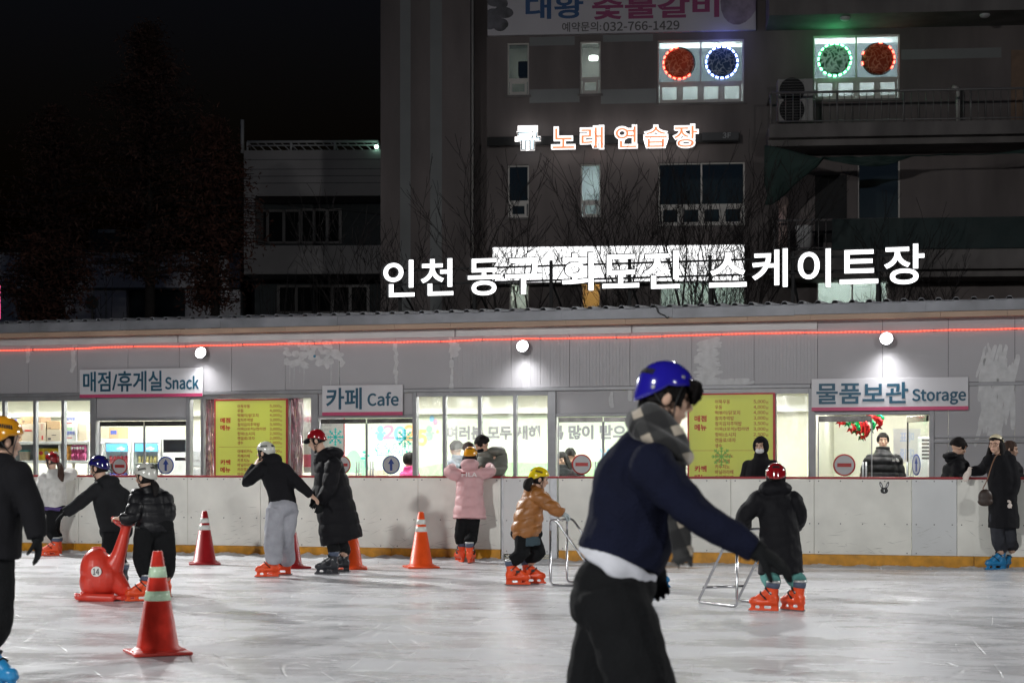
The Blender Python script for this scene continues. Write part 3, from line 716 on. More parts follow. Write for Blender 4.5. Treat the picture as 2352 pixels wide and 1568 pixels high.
def menu(x0, x1, y0, label, flake=None):
    t = empty('menu_board', label, 'menu board', SHOP.M, 'yellow menu boards in the shop windows'); a = -.045
    s = (x1 - x0) / 168.0; X = lambda v: x0 + v * s; Y = lambda v: y0 + v * s
    u0, _ = SHOP.uz(x0, 1000, a); u1, _ = SHOP.uz(x1, 1000, a); _, z1 = SHOP.uz((x0 + x1) / 2, y0, a); z0 = z1 - (u1 - u0) * 1.18
    bm = bmesh.new(); box(bm, u0 + .02, u1 - .02, a, a + .004, z0 + .02, z1 - .02); obj('sheet', bm, M_yel, t)
    bm = bmesh.new(); w = .024
    for q in ((u0, u1, z1 - w, z1), (u0, u1, z0, z0 + w), (u0, u0 + w, z0 + w, z1 - w), (u1 - w * 1.2, u1, z0 + w, z1 - w)): box(bm, q[0], q[1], a - .004, a + .012, q[2], q[3])
    obj('border', bm, M_mred, t)
    bm = bmesh.new(); yy = a - .0012
    for i, (n, w_, pr) in enumerate(ROWS):
        y = 12.6 + i * 10.5; pxtext(bm, SHOP, n, X(53), X(53 + w_), Y(y), Y(y + 8), yy, depth=.001, bold=.012)
        pxtext(bm, SHOP, pr, X(127), X(149.5), Y(y + .4), Y(y + 7.8), yy, depth=.001, bold=.012); pxtext(bm, SHOP, '원', X(150.5), X(155), Y(y + 3), Y(y + 7.6), yy, depth=.001)
    for i, (n, w_, pr) in enumerate(ROWS2):
        y = 116 + i * 10.4; pxtext(bm, SHOP, n, X(53), X(53 + w_), Y(y), Y(y + 8), yy, depth=.001, bold=.012)
        pxtext(bm, SHOP, pr, X(127), X(149.5), Y(y + .4), Y(y + 7.8), yy, depth=.001, bold=.012); pxtext(bm, SHOP, '원', X(150.5), X(155), Y(y + 3), Y(y + 7.6), yy, depth=.001)
    pxbox(bm, SHOP, X(10), X(156), Y(109.7), Y(110.2), yy, yy + .001, yy)
    obj('prices', bm, M_mtxt, t)
    bm = bmesh.new()
    for s_, q in (('매점', (43, 55)), ('메뉴', (59.6, 72)), ('카페', (139, 151)), ('메뉴', (156, 168.5))): pxtext(bm, SHOP, s_, X(13.5), X(36.6), Y(q[0]), Y(q[1]), yy, depth=.001, bold=.035)
    obj('heading', bm, M_mbig, t); return t
menu(492.5, 660.5, 916, 'yellow menu board between pink foil curtains')
mb2 = menu(1579, 1780, 902.5, 'yellow menu board behind the hooded person with white mask')
def snowflake(bm, u, z, r, y):
    for k in range(8):
        a = k * math.pi / 4; c, s = math.cos(a), math.sin(a); w = r * .05
        def seg(p, q, w=w):
            d = Vector((q[0] - p[0], q[1] - p[1])); d.normalize(); n = Vector((-d.y, d.x)) * w
            prism(bm, [(p[0] - n.x, p[1] - n.y), (q[0] - n.x, q[1] - n.y), (q[0] + n.x, q[1] + n.y), (p[0] + n.x, p[1] + n.y)], y - .0004 * (k + 1) - .0008, y)
        at = lambda rr, da=0: (u + rr * math.cos(a + da), z + rr * math.sin(a + da))
        seg(at(r * .1), at(r))
        for q in (.45, .72):
            for sg in (-1, 1): seg(at(r * q), (at(r * q)[0] + r * .24 * math.cos(a + sg * .8), at(r * q)[1] + r * .24 * math.sin(a + sg * .8)), w * .8)
    disc(bm, (u, z), r * .16, y - .0045, y, 16)
M_flake = pm('flake_teal', (.0, .48, .45), .5, 0, emit=None); M_flakeg = pm('flake_green', (.22, .52, .10), .5, 0)
for px, py, r in ((769, 1003, 21), (929, 1006, 22)):
    bm = bmesh.new(); snowflake(bm, U(px, py), Zs(px, py), r * SHOP.d(px) / F, .026)
    plain('snowflake_sticker', 'teal snowflake sticker on the cafe door glass, ' + ('nearer the long black coat' if px < 800 else 'above the blue arrow sticker'), 'sticker', bm, backlit('flake_teal_film', (.02, .62, .58), .6), 'snowflake stickers')
bm = bmesh.new(); u, z = SHOP.uz(1657, 1048, -.0466); snowflake(bm, u, z, .15, -.0466); obj('snowflake', bm, M_flakeg, mb2)
# pink foil strip curtains beside the left menu
M_foil = pm('foil_pink', (.62, .22, .32), .16, .3, 30, metal=.9); M_foilw = pm('foil_pale', (.85, .62, .68), .16, .2, 30, metal=.8)
def foil(px0, px1, n, label, seed):
    r = random.Random(seed); bm = bmesh.new(); a = .13
    for k in range(n):
        px = px0 + (px1 - px0) * (k + r.random()) / n; u = U(px, off=a); w = r.uniform(.004, .010); b = bmesh.new()
        pts = [Vector((u + .012 * noise.noise(Vector((k * 3.1, z * 2.0, 0))), a + .03 * noise.noise(Vector((k * 1.7, z * 3, 9))) + .012 * (k % 3), ZH - .06 - z)) for z in [j * .14 for j in range(12)]]
        for i in range(len(pts) - 1):
            th = 2.4 * noise.noise(Vector((k * 2.3, i * .5, 4))); th2 = 2.4 * noise.noise(Vector((k * 2.3, (i + 1) * .5, 4)))
            d0 = Vector((math.cos(th), math.sin(th), 0)) * w; d1 = Vector((math.cos(th2), math.sin(th2), 0)) * w
            f = bm.faces.new([bm.verts.new(q) for q in (pts[i] - d0, pts[i] + d0, pts[i + 1] + d1, pts[i + 1] - d1)]); f.material_index = k % 2
    b = bmesh.new(); box(b, U(px0, off=a) - .02, U(px1, off=a) + .02, a - .01, a + .03, ZH - .07, ZH - .05); join(bm, b)
    o = obj('foil_curtain', bm, [M_foil, M_foilw]); o.matrix_world = SHOP.M; tag(o, label, 'curtain', 'pink foil curtains')
foil(462, 496, 60, 'shiny pink foil strip curtain left of the yellow menu', 1)
foil(656, 694, 66, 'shiny pink foil strip curtain right of the yellow menu', 2)
# notices: the backs of the price sheets
M_paper = backlit('paper_white', (.80, .79, .78), .3); M_ptxt = pm('paper_pink_print', (.75, .12, .2), .5, 0); M_gtxt = pm('paper_grey_print', (.42, .42, .44), .5, 0)
t = empty('price_sheet', 'white price sheet with faint print hanging behind the cafe door', 'notice', SHOP.M); a = .4
bm = bmesh.new(); u0, u1, z0, z1 = pxbox(bm, SHOP, 697, 792, 955, 1085, a, a + .004, a); obj('sheet', bm, M_paper, t)
bm = bmesh.new(); pxtext(bm, SHOP, '매점', 688 + 10, 722, 947 + 10, 970, a - .001, depth=.001, bold=.03); box(bm, u1 - .02, u1, a - .003, a, z0, z1); pxbox(bm, SHOP, 697, 724, 1043, 1072, a - .0015, a, a); obj('print', bm, M_ptxt, t)
bm = bmesh.new()
for i, s in enumerate(('5,000원', '4,000원', '4,000원', '3,000원')): pxtext(bm, SHOP, s, 739, 761, 972 + i * 10.5, 979.5 + i * 10.5, a - .001, depth=.001)
for i, s in enumerate(('닭꼬치', '주먹밥', '라면')): pxtext(bm, SHOP, s, 703, 722, 992 + i * 10, 999 + i * 10, a - .001, depth=.001)
obj('price_print', bm, M_gtxt, t)
# ---- new-year mural banner on the back wall of the cafe
t = empty('mural_banner', 'pale green new year banner with balloons and Korean greeting on the cafe back wall', 'banner', SHOP.M); a = YB - .012
M_mur = pm('mural_pale', (.72, .82, .64), .6, .05, .8); M_hill = pm('mural_hill', (.34, .66, .42), .6, .06, 2); M_grass = pm('mural_grass', (.42, .72, .38), .6, .06, 2)
mc = {k: pm('mural_' + k, v, .6, .05, 5) for k, v in dict(pink=(.86, .36, .52), blue=(.25, .58, .86), orange=(.90, .45, .18), yellow=(.86, .74, .22), teal=(.05, .55, .42), grey=(.22, .22, .24), green=(.35, .72, .45), white=(.85, .85, .85), brown=(.35, .2, .1), skin=(.8, .5, .35)).items()}
bm = bmesh.new(); u0, _ = SHOP.uz(738, 1000, a); u1, _ = SHOP.uz(1560, 1000, a); box(bm, u0, u1, a, a + .008, .75, 2.24); obj('sheet', bm, M_mur, t)
def mural(name, mat, fn): bm = bmesh.new(); fn(bm); obj(name, bm, mat, t)
Q = lambda px, py: SHOP.uz(px, py, a)
def ov(bm, px, py, rx, ry, k=0, rot=0): u, z = Q(px, py); s = SHOP.d(px, a) / F; oval(bm, u, z, rx * s, ry * s, rot, a - .002 - .0006 * k, a, 0, 26)
def hills(bm):
    u, z = Q(815, 1085)
    for px, rx, ry in ((812, 24, 52), (832, 18, 30), (798, 16, 26)): ov(bm, px, 1085, rx, ry, px % 3)
mural('hill', M_hill, hills)
def grass(bm):
    pts = [(Q(940, 1200)[0], .76)] + [Q(x, y) for x, y in ((940, 1078), (1000, 1066), (1100, 1060), (1250, 1063), (1400, 1058), (1540, 1066))] + [(Q(1540, 1200)[0], .76)]; prism(bm, pts, a - .0025, a)
mural('grass', M_grass, grass)
mt = lambda s, x0, x1, y0, y1, **k: (lambda bm: text(bm, s, Q(x0, 1000)[0], Q(x1, 1000)[0], Q(x0, y1)[1], Q(x0, y0)[1], a - .0035, depth=.002, **k))
mural('digit', mc['pink'], mt('2', 881, 905, 977, 1007, bold=.06)); mural('digit', mc['blue'], mt('0', 907, 931, 980, 1012, bold=.07)); mural('digit', mc['orange'], mt('2', 930, 955, 977, 1010, bold=.06)); mural('digit', mc['yellow'], mt('5', 961, 979, 988, 1022, bold=.07))
def critter(bm, px): ov(bm, px, 985, 8, 8, 1); ov(bm, px, 1002, 9, 10, 2); ov(bm, px - 9, 994, 4, 2.5, 3, .5); ov(bm, px + 9, 994, 4, 2.5, 3, -.5)
mural('blue_figure', mc['blue'], lambda bm: critter(bm, 874)); mural('green_figure', mc['green'], lambda bm: critter(bm, 986))
mural('pink_balloon', mc['pink'], lambda bm: (ov(bm, 1000, 969, 5.6, 7), ov(bm, 854, 983, 2, 3))); mural('blue_balloon', mc['blue'], lambda bm: ov(bm, 992, 961, 6, 7.5, 1)); mural('yellow_balloon', mc['yellow'], lambda bm: ov(bm, 1005, 991, 3.6, 4))
mural('greeting', mc['grey'], mt('여러분 모두 새해', 1026, 1241, 978, 1010, bold=.045)); mural('greeting', mc['grey'], mt('복 많이 받으세요', 1264, 1502, 976, 1009, bold=.045))
def outline(bm): mt('을사년', 862, 962, 1017, 1046, bold=.05)(bm)
mural('year_outline', mc['teal'], outline)
bm = bmesh.new(); text(bm, '을사년', Q(864, 1000)[0], Q(960, 1000)[0], Q(862, 1044.6)[1], Q(862, 1018.4)[1], a - .0062, depth=.001, bold=.018); obj('year', bm, mc['white'], t)
def kid(px, body, legs):
    mural('child_figure', mc[body], lambda bm: (ov(bm, px, 1046, 7, 10, 1), ov(bm, px - 8, 1034, 2, 6, 2, .3), ov(bm, px + 8, 1034, 2, 6, 2, -.3)))
    mural('child_legs', mc[legs], lambda bm: (ov(bm, px - 3, 1060, 2.6, 8, 3), ov(bm, px + 3, 1060, 2.6, 8, 3)))
    mural('child_head', mc['skin'], lambda bm: ov(bm, px, 1035, 5, 5, 4))
kid(1388, 'blue', 'blue'); kid(1421, 'pink', 'green'); kid(1502, 'yellow', 'brown'); kid(1452, 'orange', 'yellow')
mural('tree', mc['teal'], lambda bm: (ov(bm, 838, 1038, 6, 3), ov(bm, 843, 1046, 7, 3, 1), ov(bm, 834, 1052, 7, 3, 2), ov(bm, 839, 1062, 1.2, 12, 3)))
mural('bush', mc['green'], lambda bm: (ov(bm, 1404, 1060, 5, 7), ov(bm, 1437, 1062, 8, 5), ov(bm, 1475, 1064, 9, 4, 1)))
# ---- cafe counter
bm = bmesh.new(); c0, c1 = SHOP.uz(745, 1080, 2.1)[0], SHOP.uz(915, 1080, 2.1)[0]; rbox(bm, c0, c1, 2.1, 2.7, .0, 1.0, .01); rbox(bm, c0 - .03, c1 + .03, 2.06, 2.74, 1.0, 1.03, .006)
rbox(bm, c0 + .2, c0 + .55, 2.2, 2.5, 1.03, 1.22, .01); rbox(bm, c0 + .75, c0 + 1.05, 2.2, 2.5, 1.03, 1.28, .01)
plain('counter', 'pale counter with two small appliances inside the cafe door', 'counter', bm, pm('counter_pale', (.55, .5, .42), .5, .08))
# ---- snack shelves
rk = empty('storage_rack', 'white steel rack holding boxes and snacks inside the left window', 'rack', SHOP.M)
ya, yb = .45, .95; s0, s1 = SHOP.uz(-30, 1000, ya)[0], SHOP.uz(205, 1000, ya)[0]; M_rw = pm('rack_white', (.78, .78, .76), .4, .03)
ZS = [SHOP.uz(100, 1013, ya)[1], SHOP.uz(100, 1057, ya)[1], .72, .30]
for zt in ZS: bm = bmesh.new(); rbox(bm, s0, s1, ya, yb, zt - .05, zt, .004); obj('shelf', bm, M_rw, rk)
for x in (s0 + .02, SHOP.uz(136, 1000, ya)[0], s1 - .02):
    bm = bmesh.new()
    for y in (ya + .02, yb - .02): box(bm, x - .018, x + .018, y - .015, y + .015, 0, ZS[0] - .051)
    obj('upright', bm, M_rw, rk)
bm = bmesh.new(); box(bm, s0, s1, yb + .001, yb + .01, ZS[1], ZS[0] - .051); obj('back_panel', bm, pm('rack_back', (.20, .22, .23), .5, .1), rk)
M_cb = pm('cardboard', (.60, .40, .22), .7, .1, 5); M_cbp = pm('cardboard_pale', (.66, .56, .42), .7, .08, 5); M_cbb = pm('cardboard_brown', (.33, .22, .14), .7, .1, 5); M_cbw = pm('carton_white', (.70, .70, .66), .6, .06); M_cbg = pm('carton_grey', (.40, .42, .45), .6, .12)
M_prr = pm('print_red', (.60, .05, .05), .6, 0); M_prb = pm('print_blue', (.08, .12, .50), .6, 0); M_prk = pm('print_dark', (.1, .09, .09), .6, 0); M_prg = pm('print_green', (.12, .5, .12), .6, 0)
def carton(x0, x1, y0, y1, mt_, label, marks=(), o0=.47, o1=.88, grp='boxes on the rack'):
    zz = {1012: ZS[0] + .001}.get(y1)
    t = empty('carton', label, 'box', SHOP.M, grp); bm = bmesh.new()
    u0, _ = SHOP.uz(x0, 1000, o0); u1, _ = SHOP.uz(x1, 1000, o0); z1 = SHOP.uz(100, y0, o0)[1]; z0 = SHOP.uz(100, y1, o0)[1] if zz is None else zz
    rbox(bm, u0, u1, o0, o1, z0 + .001, z1 - .001, .004); obj('box', bm, mt_, t)
    for (a, b_, c, d, m, s) in marks:
        bm = bmesh.new(); X0, X1, Z0, Z1 = u0 + (u1 - u0) * a, u0 + (u1 - u0) * b_, z0 + (z1 - z0) * c, z0 + (z1 - z0) * d
        if s: text(bm, s, X0, X1, Z0, Z1, o0 - .001, depth=.001, bold=.02, shear=.15 if m is M_prb else 0)
        else: box(bm, X0, X1, o0 - .0015, o0 + .002, Z0, Z1)
        obj('print', bm, m, t)
carton(25, 49.5, 973 - 12, 992, M_cb, 'orange brown carton with blue tape, left of the stack behind the yellow helmet', [(.4, .55, 0, 1, M_prb, None)])
carton(25, 49.5, 992, 1012, M_cb, 'brown carton under the blue taped one, behind the yellow helmet')
carton(50, 72, 955, 973, M_cb, 'orange brown carton on top of the pale stack nearest the blue taped one', [(.08, .3, .3, .4, M_prk, None)])
carton(50, 79, 973, 1012, M_cbp, 'tall pale carton with red print line', [(.2, .8, .58, .66, M_prr, None)])
carton(81, 94, 957, 970, M_cbb, 'small dark brown carton standing on the red printed carton', o0=.55)
carton(81, 105, 970, 1012, M_cbp, 'pale carton with red swirl print and dark text', [(.2, .3, .7, .9, M_prk, None), (.62, .67, .6, .95, M_prr, None), (.6, .75, .08, .3, M_prr, None), (.1, .36, .22, .26, M_prr, None)])
carton(108, 138, 966, 986, M_cb, 'orange brown carton on top of a pale carton, beside the white rack post', [(.1, .3, .1, .2, M_prk, None)])
carton(107, 140, 986, 1012, M_cbp, 'pale carton below the orange brown one', [(.35, .65, .5, .56, M_prk, None), (.1, .3, .1, .3, M_prk, None)])
for y0, y1, w in ((947, 979, 'upper'), (979, 1012, 'lower')):
    carton(151, 175, y0, y1, M_cbw, w + ' white carton with green stripes and slanted blue lettering', [(.0 + .05 + .12 * k, .11 + .12 * k, .72, .93, M_prg, None) for k in range(5)] + [(.12, .88, .42, .68, M_prb, '양파링'), (.05, .6, .2, .26, M_prr, None)])
carton(176, 197, 947, 972, M_cbg, 'blurred grey carton on the top right of the rack', o0=.6)
carton(179, 199, 972, 992, M_cbp, 'pale carton under the grey one', o0=.5); carton(179, 199, 992, 1012, M_cbp, 'lowest pale carton at the right end of the rack', o0=.5)
def bag(px, py_bottom, w, h, mat_, label, grp, tilt=0, z=None, o=.52, mark=None):
    u, zz = SHOP.uz(px, py_bottom, o); zz = zz if z is None else z; s = SHOP.d(px, o) / F; bm = bmesh.new(); W_, H_ = w * s / 2, h * s
    n = 8; A_ = []
    for j in range(n + 1):
        v = j / n; th = .045 * math.sin(math.pi * v) ** .6 + .003; r = []
        for k in range(14):
            a = 2 * math.pi * k / 14; r.append(Vector((W_ * (1 - .06 * math.sin(math.pi * v)) * (abs(math.cos(a)) ** .6) * math.copysign(1, math.cos(a)), th * math.sin(a) * (1 + .2 * noise.noise(Vector((px + k, v * 4, 0)))), v * H_)))
        A_.append(r)
    rings(bm, A_); Mx = Matrix.Translation((u, o, zz + .001)) @ Matrix.Rotation(tilt, 4, 'Y'); bm.transform(Mx)
    t = obj('snack_bag', bm, mat_); t.matrix_world = SHOP.M; MW[t.name] = SHOP.M.copy(); tag(t, label, 'snack bag', grp)
    if mark:
        bm = bmesh.new(); oval(bm, 0, H_ * .6, W_ * .7, H_ * .16, .15, -.054, -.03); bm.transform(Mx); obj('print', bm, mark, t)
M_by = pm('bag_yellow', (.80, .58, .04), .3, .1, 9); M_bp = pm('bag_pink', (.78, .16, .36), .35, .1, 9); M_br = pm('bag_red', (.62, .06, .05), .3, .1, 9); M_bw = pm('bag_white', (.72, .62, .5), .35, .1, 9); M_bo = pm('bag_orange', (.78, .40, .10), .35, .1, 9)
z2 = ZS[1]
for k, px in enumerate((86, 98, 110, 122, 131)): bag(px, 1056, 14, 28, M_by, 'yellow snack bag standing in the row on the middle rack shelf', 'yellow snack bags in a row', .03 * (k - 2), z2, .52 + .012 * k, M_prr if k % 2 else M_rw)
for k, (px, py) in enumerate(((155, 0), (161, 0))):
    for j in range(2): bag(px, 1056, 7, 18, M_bo, 'orange snack packet left of the pink packets on the middle shelf', 'orange snack packets', 0, z2 + .125 * j, .5 + .02 * k)
for k, px in enumerate((168, 174.5, 181, 187.5, 194)):
    for j in range(2): bag(px, 1056, 7, 19, M_bp, 'pink snack packet stacked on the middle shelf', 'pink snack packets', 0, z2 + .125 * j, .5 + .01 * (k % 2), M_rw if j else None)
for k, px in enumerate((50, 57, 64)):
    bm = bmesh.new(); u = SHOP.uz(px, 1050, .55)[0]; s = .027
    n = 18; rings(bm, [[Vector((u + r * math.cos(2 * math.pi * i / n), .55 + r * math.sin(2 * math.pi * i / n), z2 + .001 + z)) for i in range(n)] for r, z in ((.03, 0), (.042, .15), (.044, .155))], True)
    t = plain('noodle_cup', 'paper noodle cup with teal lid, half hidden by the window post', 'cup', bm, M_bw, 'noodle cups')
    bm = bmesh.new(); rings(bm, [[Vector((u + r * math.cos(2 * math.pi * i / n), .55 + r * math.sin(2 * math.pi * i / n), z2 + z)) for i in range(n)] for r, z in ((.046, .156), (.046, .172), (.02, .178))], True); obj('lid', bm, pm('lid_teal', (.05, .42, .42), .4, 0), t)
r = random.Random(9)
for k in range(12):
    px = 62 + k * 12.2; c = [M_by, M_by, M_br, M_by, M_bw][k % 5] if px < 140 else [M_by, M_bw, M_by][k % 3]
    cn = {M_by: 'yellow', M_br: 'red', M_bw: 'beige'}[c]
    bag(px, 1090, 16, 21, c, cn + ' crisp bag slumped on the lower rack shelf', 'crisp bags on the lower shelf', r.uniform(-.5, .5), .985, .55 + .05 * (k % 3))
bm = bmesh.new(); rbox(bm, s0, s1, ya, yb, .94, .985, .004); obj('shelf', bm, M_rw, rk)
# ---- drinks fridges
def fridge(px0, px1, label, can):
    o = 1.3; t = empty('drinks_fridge', label, 'fridge', SHOP.M, 'white drinks fridges'); u0, u1 = SHOP.uz(px0, 1000, o)[0], SHOP.uz(px1, 1000, o)[0]; z1 = SHOP.uz(300, 1007.5, o)[1]
    bm = bmesh.new(); w = .05
    for q in ((u0, u0 + w, o, o + .6, .05, z1), (u1 - w, u1, o, o + .6, .05, z1), (u0 + w, u1 - w, o, o + .6, z1 - .07, z1), (u0 + w, u1 - w, o, o + .6, .05, .2), (u0 + w, u1 - w, o + .55, o + .6, .2, z1 - .07)): box(bm, *q)
    obj('body', bm, M_rw, t)
    bm = bmesh.new(); box(bm, u0 + w + .02, u1 - w - .02, o - .004, o + .01, z1 - .22, z1 - .085); p = obj('header', bm, glow('fridge_blue', (.12, .42, .80), .9), t)
    bm = bmesh.new(); uu = (u0 + u1) / 2 + .08
    for dx, dz in ((-.05, -.02), (0, .0), (.05, -.025), (.02, -.035)): oval(bm, uu + dx, z1 - .15 + dz, .035, .022, .2, -.0062 + o - .0003 * (dx + .1) * 10, o - .004)
    obj('print', bm, M_rw, p)
    bm = bmesh.new(); box(bm, u0 + .01, u0 + .05, o - .02, o, .2, z1 - .23); box(bm, u1 - .05, u1 - .01, o - .02, o, .2, z1 - .23); d = obj('door', bm, M_rw, t); bm = bmesh.new(); box(bm, u0 + .05, u1 - .05, o - .012, o - .006, .2, z1 - .23); obj('glass', bm, M_gl, d)
    bm = bmesh.new()
    for zz in (z1 - .42, z1 - .72, .5): box(bm, u0 + w, u1 - w, o + .05, o + .54, zz - .012, zz)
    obj('shelf', bm, M_rw, t)
    for zz, mc_ in ((z1 - .42, can), (z1 - .72, M_prb)):
        for k in range(6):
            x = u0 + .1 + (u1 - u0 - .2) * k / 5; bm = bmesh.new(); tube(bm, [(x, o + .12, zz + .001), (x, o + .12, zz + .008), (x, o + .12, zz + .115), (x, o + .12, zz + .125)], [.024, .029, .029, .022], 14); c = plain('drink_can', 'drink can standing in the ' + ('left' if px0 < 300 else 'right') + ' fridge on the ' + ('upper' if mc_ is can else 'lower') + ' shelf', 'can', bm, mc_, 'cans in the fridges')
    bm = bmesh.new(); box(bm, u0 + .1, u1 - .1, o + .45, o + .47, z1 - .1, z1 - .085); obj('lamp', bm, glow('fridge_lamp', (.9, .95, 1), 4), t)
fridge(236, 301, 'white drinks fridge with red cans and blue header, left of the pair', pm('can_red', (.65, .05, .08), .3, .1, metal=.3)); fridge(302, 370, 'white drinks fridge with yellow cans and blue header, right of the pair', pm('can_yellow', (.75, .6, .25), .3, .1, metal=.3))
o = 1.25; bm = bmesh.new(); u0, u1 = SHOP.uz(372, 1000, o)[0], SHOP.uz(430, 1000, o)[0]; zt = SHOP.uz(400, 1003, o)[1]; rbox(bm, u0, u1, o, o + .55, .0, zt, .012); t = plain('oven_cabinet', 'white cabinet with a wide black glass front, right of the fridges', 'cabinet', bm, M_rw)
bm = bmesh.new(); z1_, z0_ = SHOP.uz(400, 1009, o)[1], SHOP.uz(400, 1038, o)[1]; rbox(bm, u0 + .03, u1 - .03, o - .006, o + .004, z0_, z1_, .002); z1_, z0_ = SHOP.uz(400, 1050, o)[1], SHOP.uz(400, 1057, o)[1]; rbox(bm, u0 + .25, u1 - .03, o - .006, o + .004, z0_, z1_, .002); obj('glass_front', bm, pm('black_glass', (.012, .012, .014), .08, 0), t)
carton(231, 250, 981, 1007, M_cbp, 'pale carton on top of the left fridge', o0=1.35, o1=1.7, grp='boxes on the fridge'); carton(251, 272, 981, 1007, M_cb, 'brown carton with dark slanted print on top of the left fridge', [(.15, .8, .35, .7, M_prb, None)], o0=1.35, o1=1.7, grp='boxes on the fridge')
o = .8; bm = bmesh.new(); u0, u1 = SHOP.uz(439, 1000, o)[0], SHOP.uz(461, 1000, o)[0]; rbox(bm, u0, u1, o, o + .4, 0, 1.31, .02); rbox(bm, u0 - .01, u1 + .01, o - .01, o + .4, 1.33, 1.62, .02); t = plain('water_dispenser', 'pale grey water dispenser left of the pink foil curtain', 'water dispenser', bm, pm('dispenser', (.55, .56, .58), .35, .05))
bm = bmesh.new(); text(bm, 'CLEAN', u0 + .03, u1 - .02, 1.42, 1.46, o - .0105, depth=.001, bold=.02); obj('lettering', bm, M_prk, t)
# ---- storage room: stand banner, heater, balloons
o = 1.7; t = empty('stand_banner', 'white stand banner with pale blue lettering behind the man in the storage door', 'banner', SHOP.M); u0, u1 = SHOP.uz(2052, 1000, o)[0], SHOP.uz(2114, 1000, o)[0]; z1_, z0_ = SHOP.uz(2080, 984, o)[1], SHOP.uz(2080, 1062, o)[1]
bm = bmesh.new(); box(bm, u0, u1, o, o + .003, z0_, z1_); obj('sheet', bm, M_paper, t)
bm = bmesh.new()
for i, s in enumerate(('매표', '대기줄')): text(bm, s, u0 + .1, u1 - .1, z1_ - .3 - .26 * i + .08, z1_ - .1 - .26 * i + .05, o - .001, depth=.001, bold=.03, flip=True)
obj('lettering', bm, pm('banner_blue', (.58, .64, .80), .5, 0), t)
bm = bmesh.new(); c = (u0 + u1) / 2
for x in (u0, u1): tube(bm, [(x, o + .02, z1_), (c, o + .05, .95)], .006, 8)
tube(bm, [(c, o + .05, .97), (c, o + .05, .0)], .012, 8)
for k in range(3): tube(bm, [(c, o + .05, .3), (c + .3 * math.cos(k * 2.1), o + .05 + .3 * math.sin(k * 2.1), 0)], .008, 8)
obj('stand', bm, M_steel, t)
o = 1.2; bm = bmesh.new(); u0, u1 = SHOP.uz(2108, 1000, o)[0], SHOP.uz(2142, 1000, o)[0]; rbox(bm, u0, u1, o, o + .35, 0, SHOP.uz(2120, 1003, o)[1], .01); t = plain('heater_cabinet', 'tall white heater with black vent slots behind the open door', 'heater', bm, M_rw); bm = bmesh.new(); zt = SHOP.uz(2120, 1010, o)[1]
for k in range(6): box(bm, u0 + .06, u1 - .02, o - .004, o + .002, zt - .02 - k * .055, zt + .012 - k * .055)
obj('vent', bm, M_prk, t)
M_bgr = pm('balloon_green', (.01, .40, .12), .12, .12, 8, metal=.75); M_brd = pm('balloon_red', (.68, .03, .035), .12, .12, 8, metal=.75)
def pepper(px, py, l, w, ang, red, o):
    u, z = SHOP.uz(px, py, o); s = SHOP.d(px, o) / F; L_ = l * s; r = w * s / 2; bm = bmesh.new(); n = 14; A_ = []
    for j in range(11):
        v = j / 10; q = r * (.25 + .85 * math.sin(math.pi * min(1, v * .93 + .05)) ** .55) * (1 + .10 * math.sin(v * 22)); cx = .06 * math.sin(v * 2.4)
        A_.append([Vector((cx + q * math.cos(2 * math.pi * k / n) * (1 + .12 * noise.noise(Vector((k * .9, v * 6, px)))), q * .7 * math.sin(2 * math.pi * k / n), -v * L_)) for k in range(n)])
    rings(bm, A_); b = bmesh.new(); prism(b, [(-.04, -L_ - .05), (.0, -L_ - .01), (.05, -L_ - .06), (.03, -L_ + .03), (-.03, -L_ + .03)], -.004, .004); join(bm, b)
    bm.transform(Matrix.Translation((u, o, z)) @ Matrix.Rotation(ang, 4, 'Y')); c = 'red' if red else 'green'
    plain('foil_balloon', c + ' pepper shaped foil balloon in the cluster hanging above the storage room', 'balloon', bm, M_brd if red else M_bgr, c + ' foil balloons of the cluster')
for q in ((1936, 958, 16, 10, .6, 1, 1.0), (1950, 955, 20, 15, .2, 0, 1.05), (1962, 958, 20, 14, -.1, 0, 1.0), (1957, 972, 16, 10, .3, 1, .9), (1967, 972, 20, 9, .2, 0, .95), (1976, 968, 26, 11, .15, 1, .85), (1984, 962, 42, 13, .05, 1, .8), (1977, 985, 20, 8, 0, 0, .95), (1996, 960, 28, 9, -.1, 0, .9), (2004, 955, 30, 14, -.45, 1, .5), (2014, 948, 22, 12, -.1, 0, .6), (1990, 945, 20, 14, .1, 1, 1.0)): pepper(*q)
bm = bmesh.new(); a_, c_ = SHOP.uz(1975, 950, .95)[0], 0
for k in range(5): tube(bm, [(a_ - .2 + .1 * k, .9, 2.05), (a_, .95, ZC - .001)], .003, 6)
plain('balloon_string', 'white strings holding the foil balloon cluster to the ceiling', 'string', bm, M_rw)
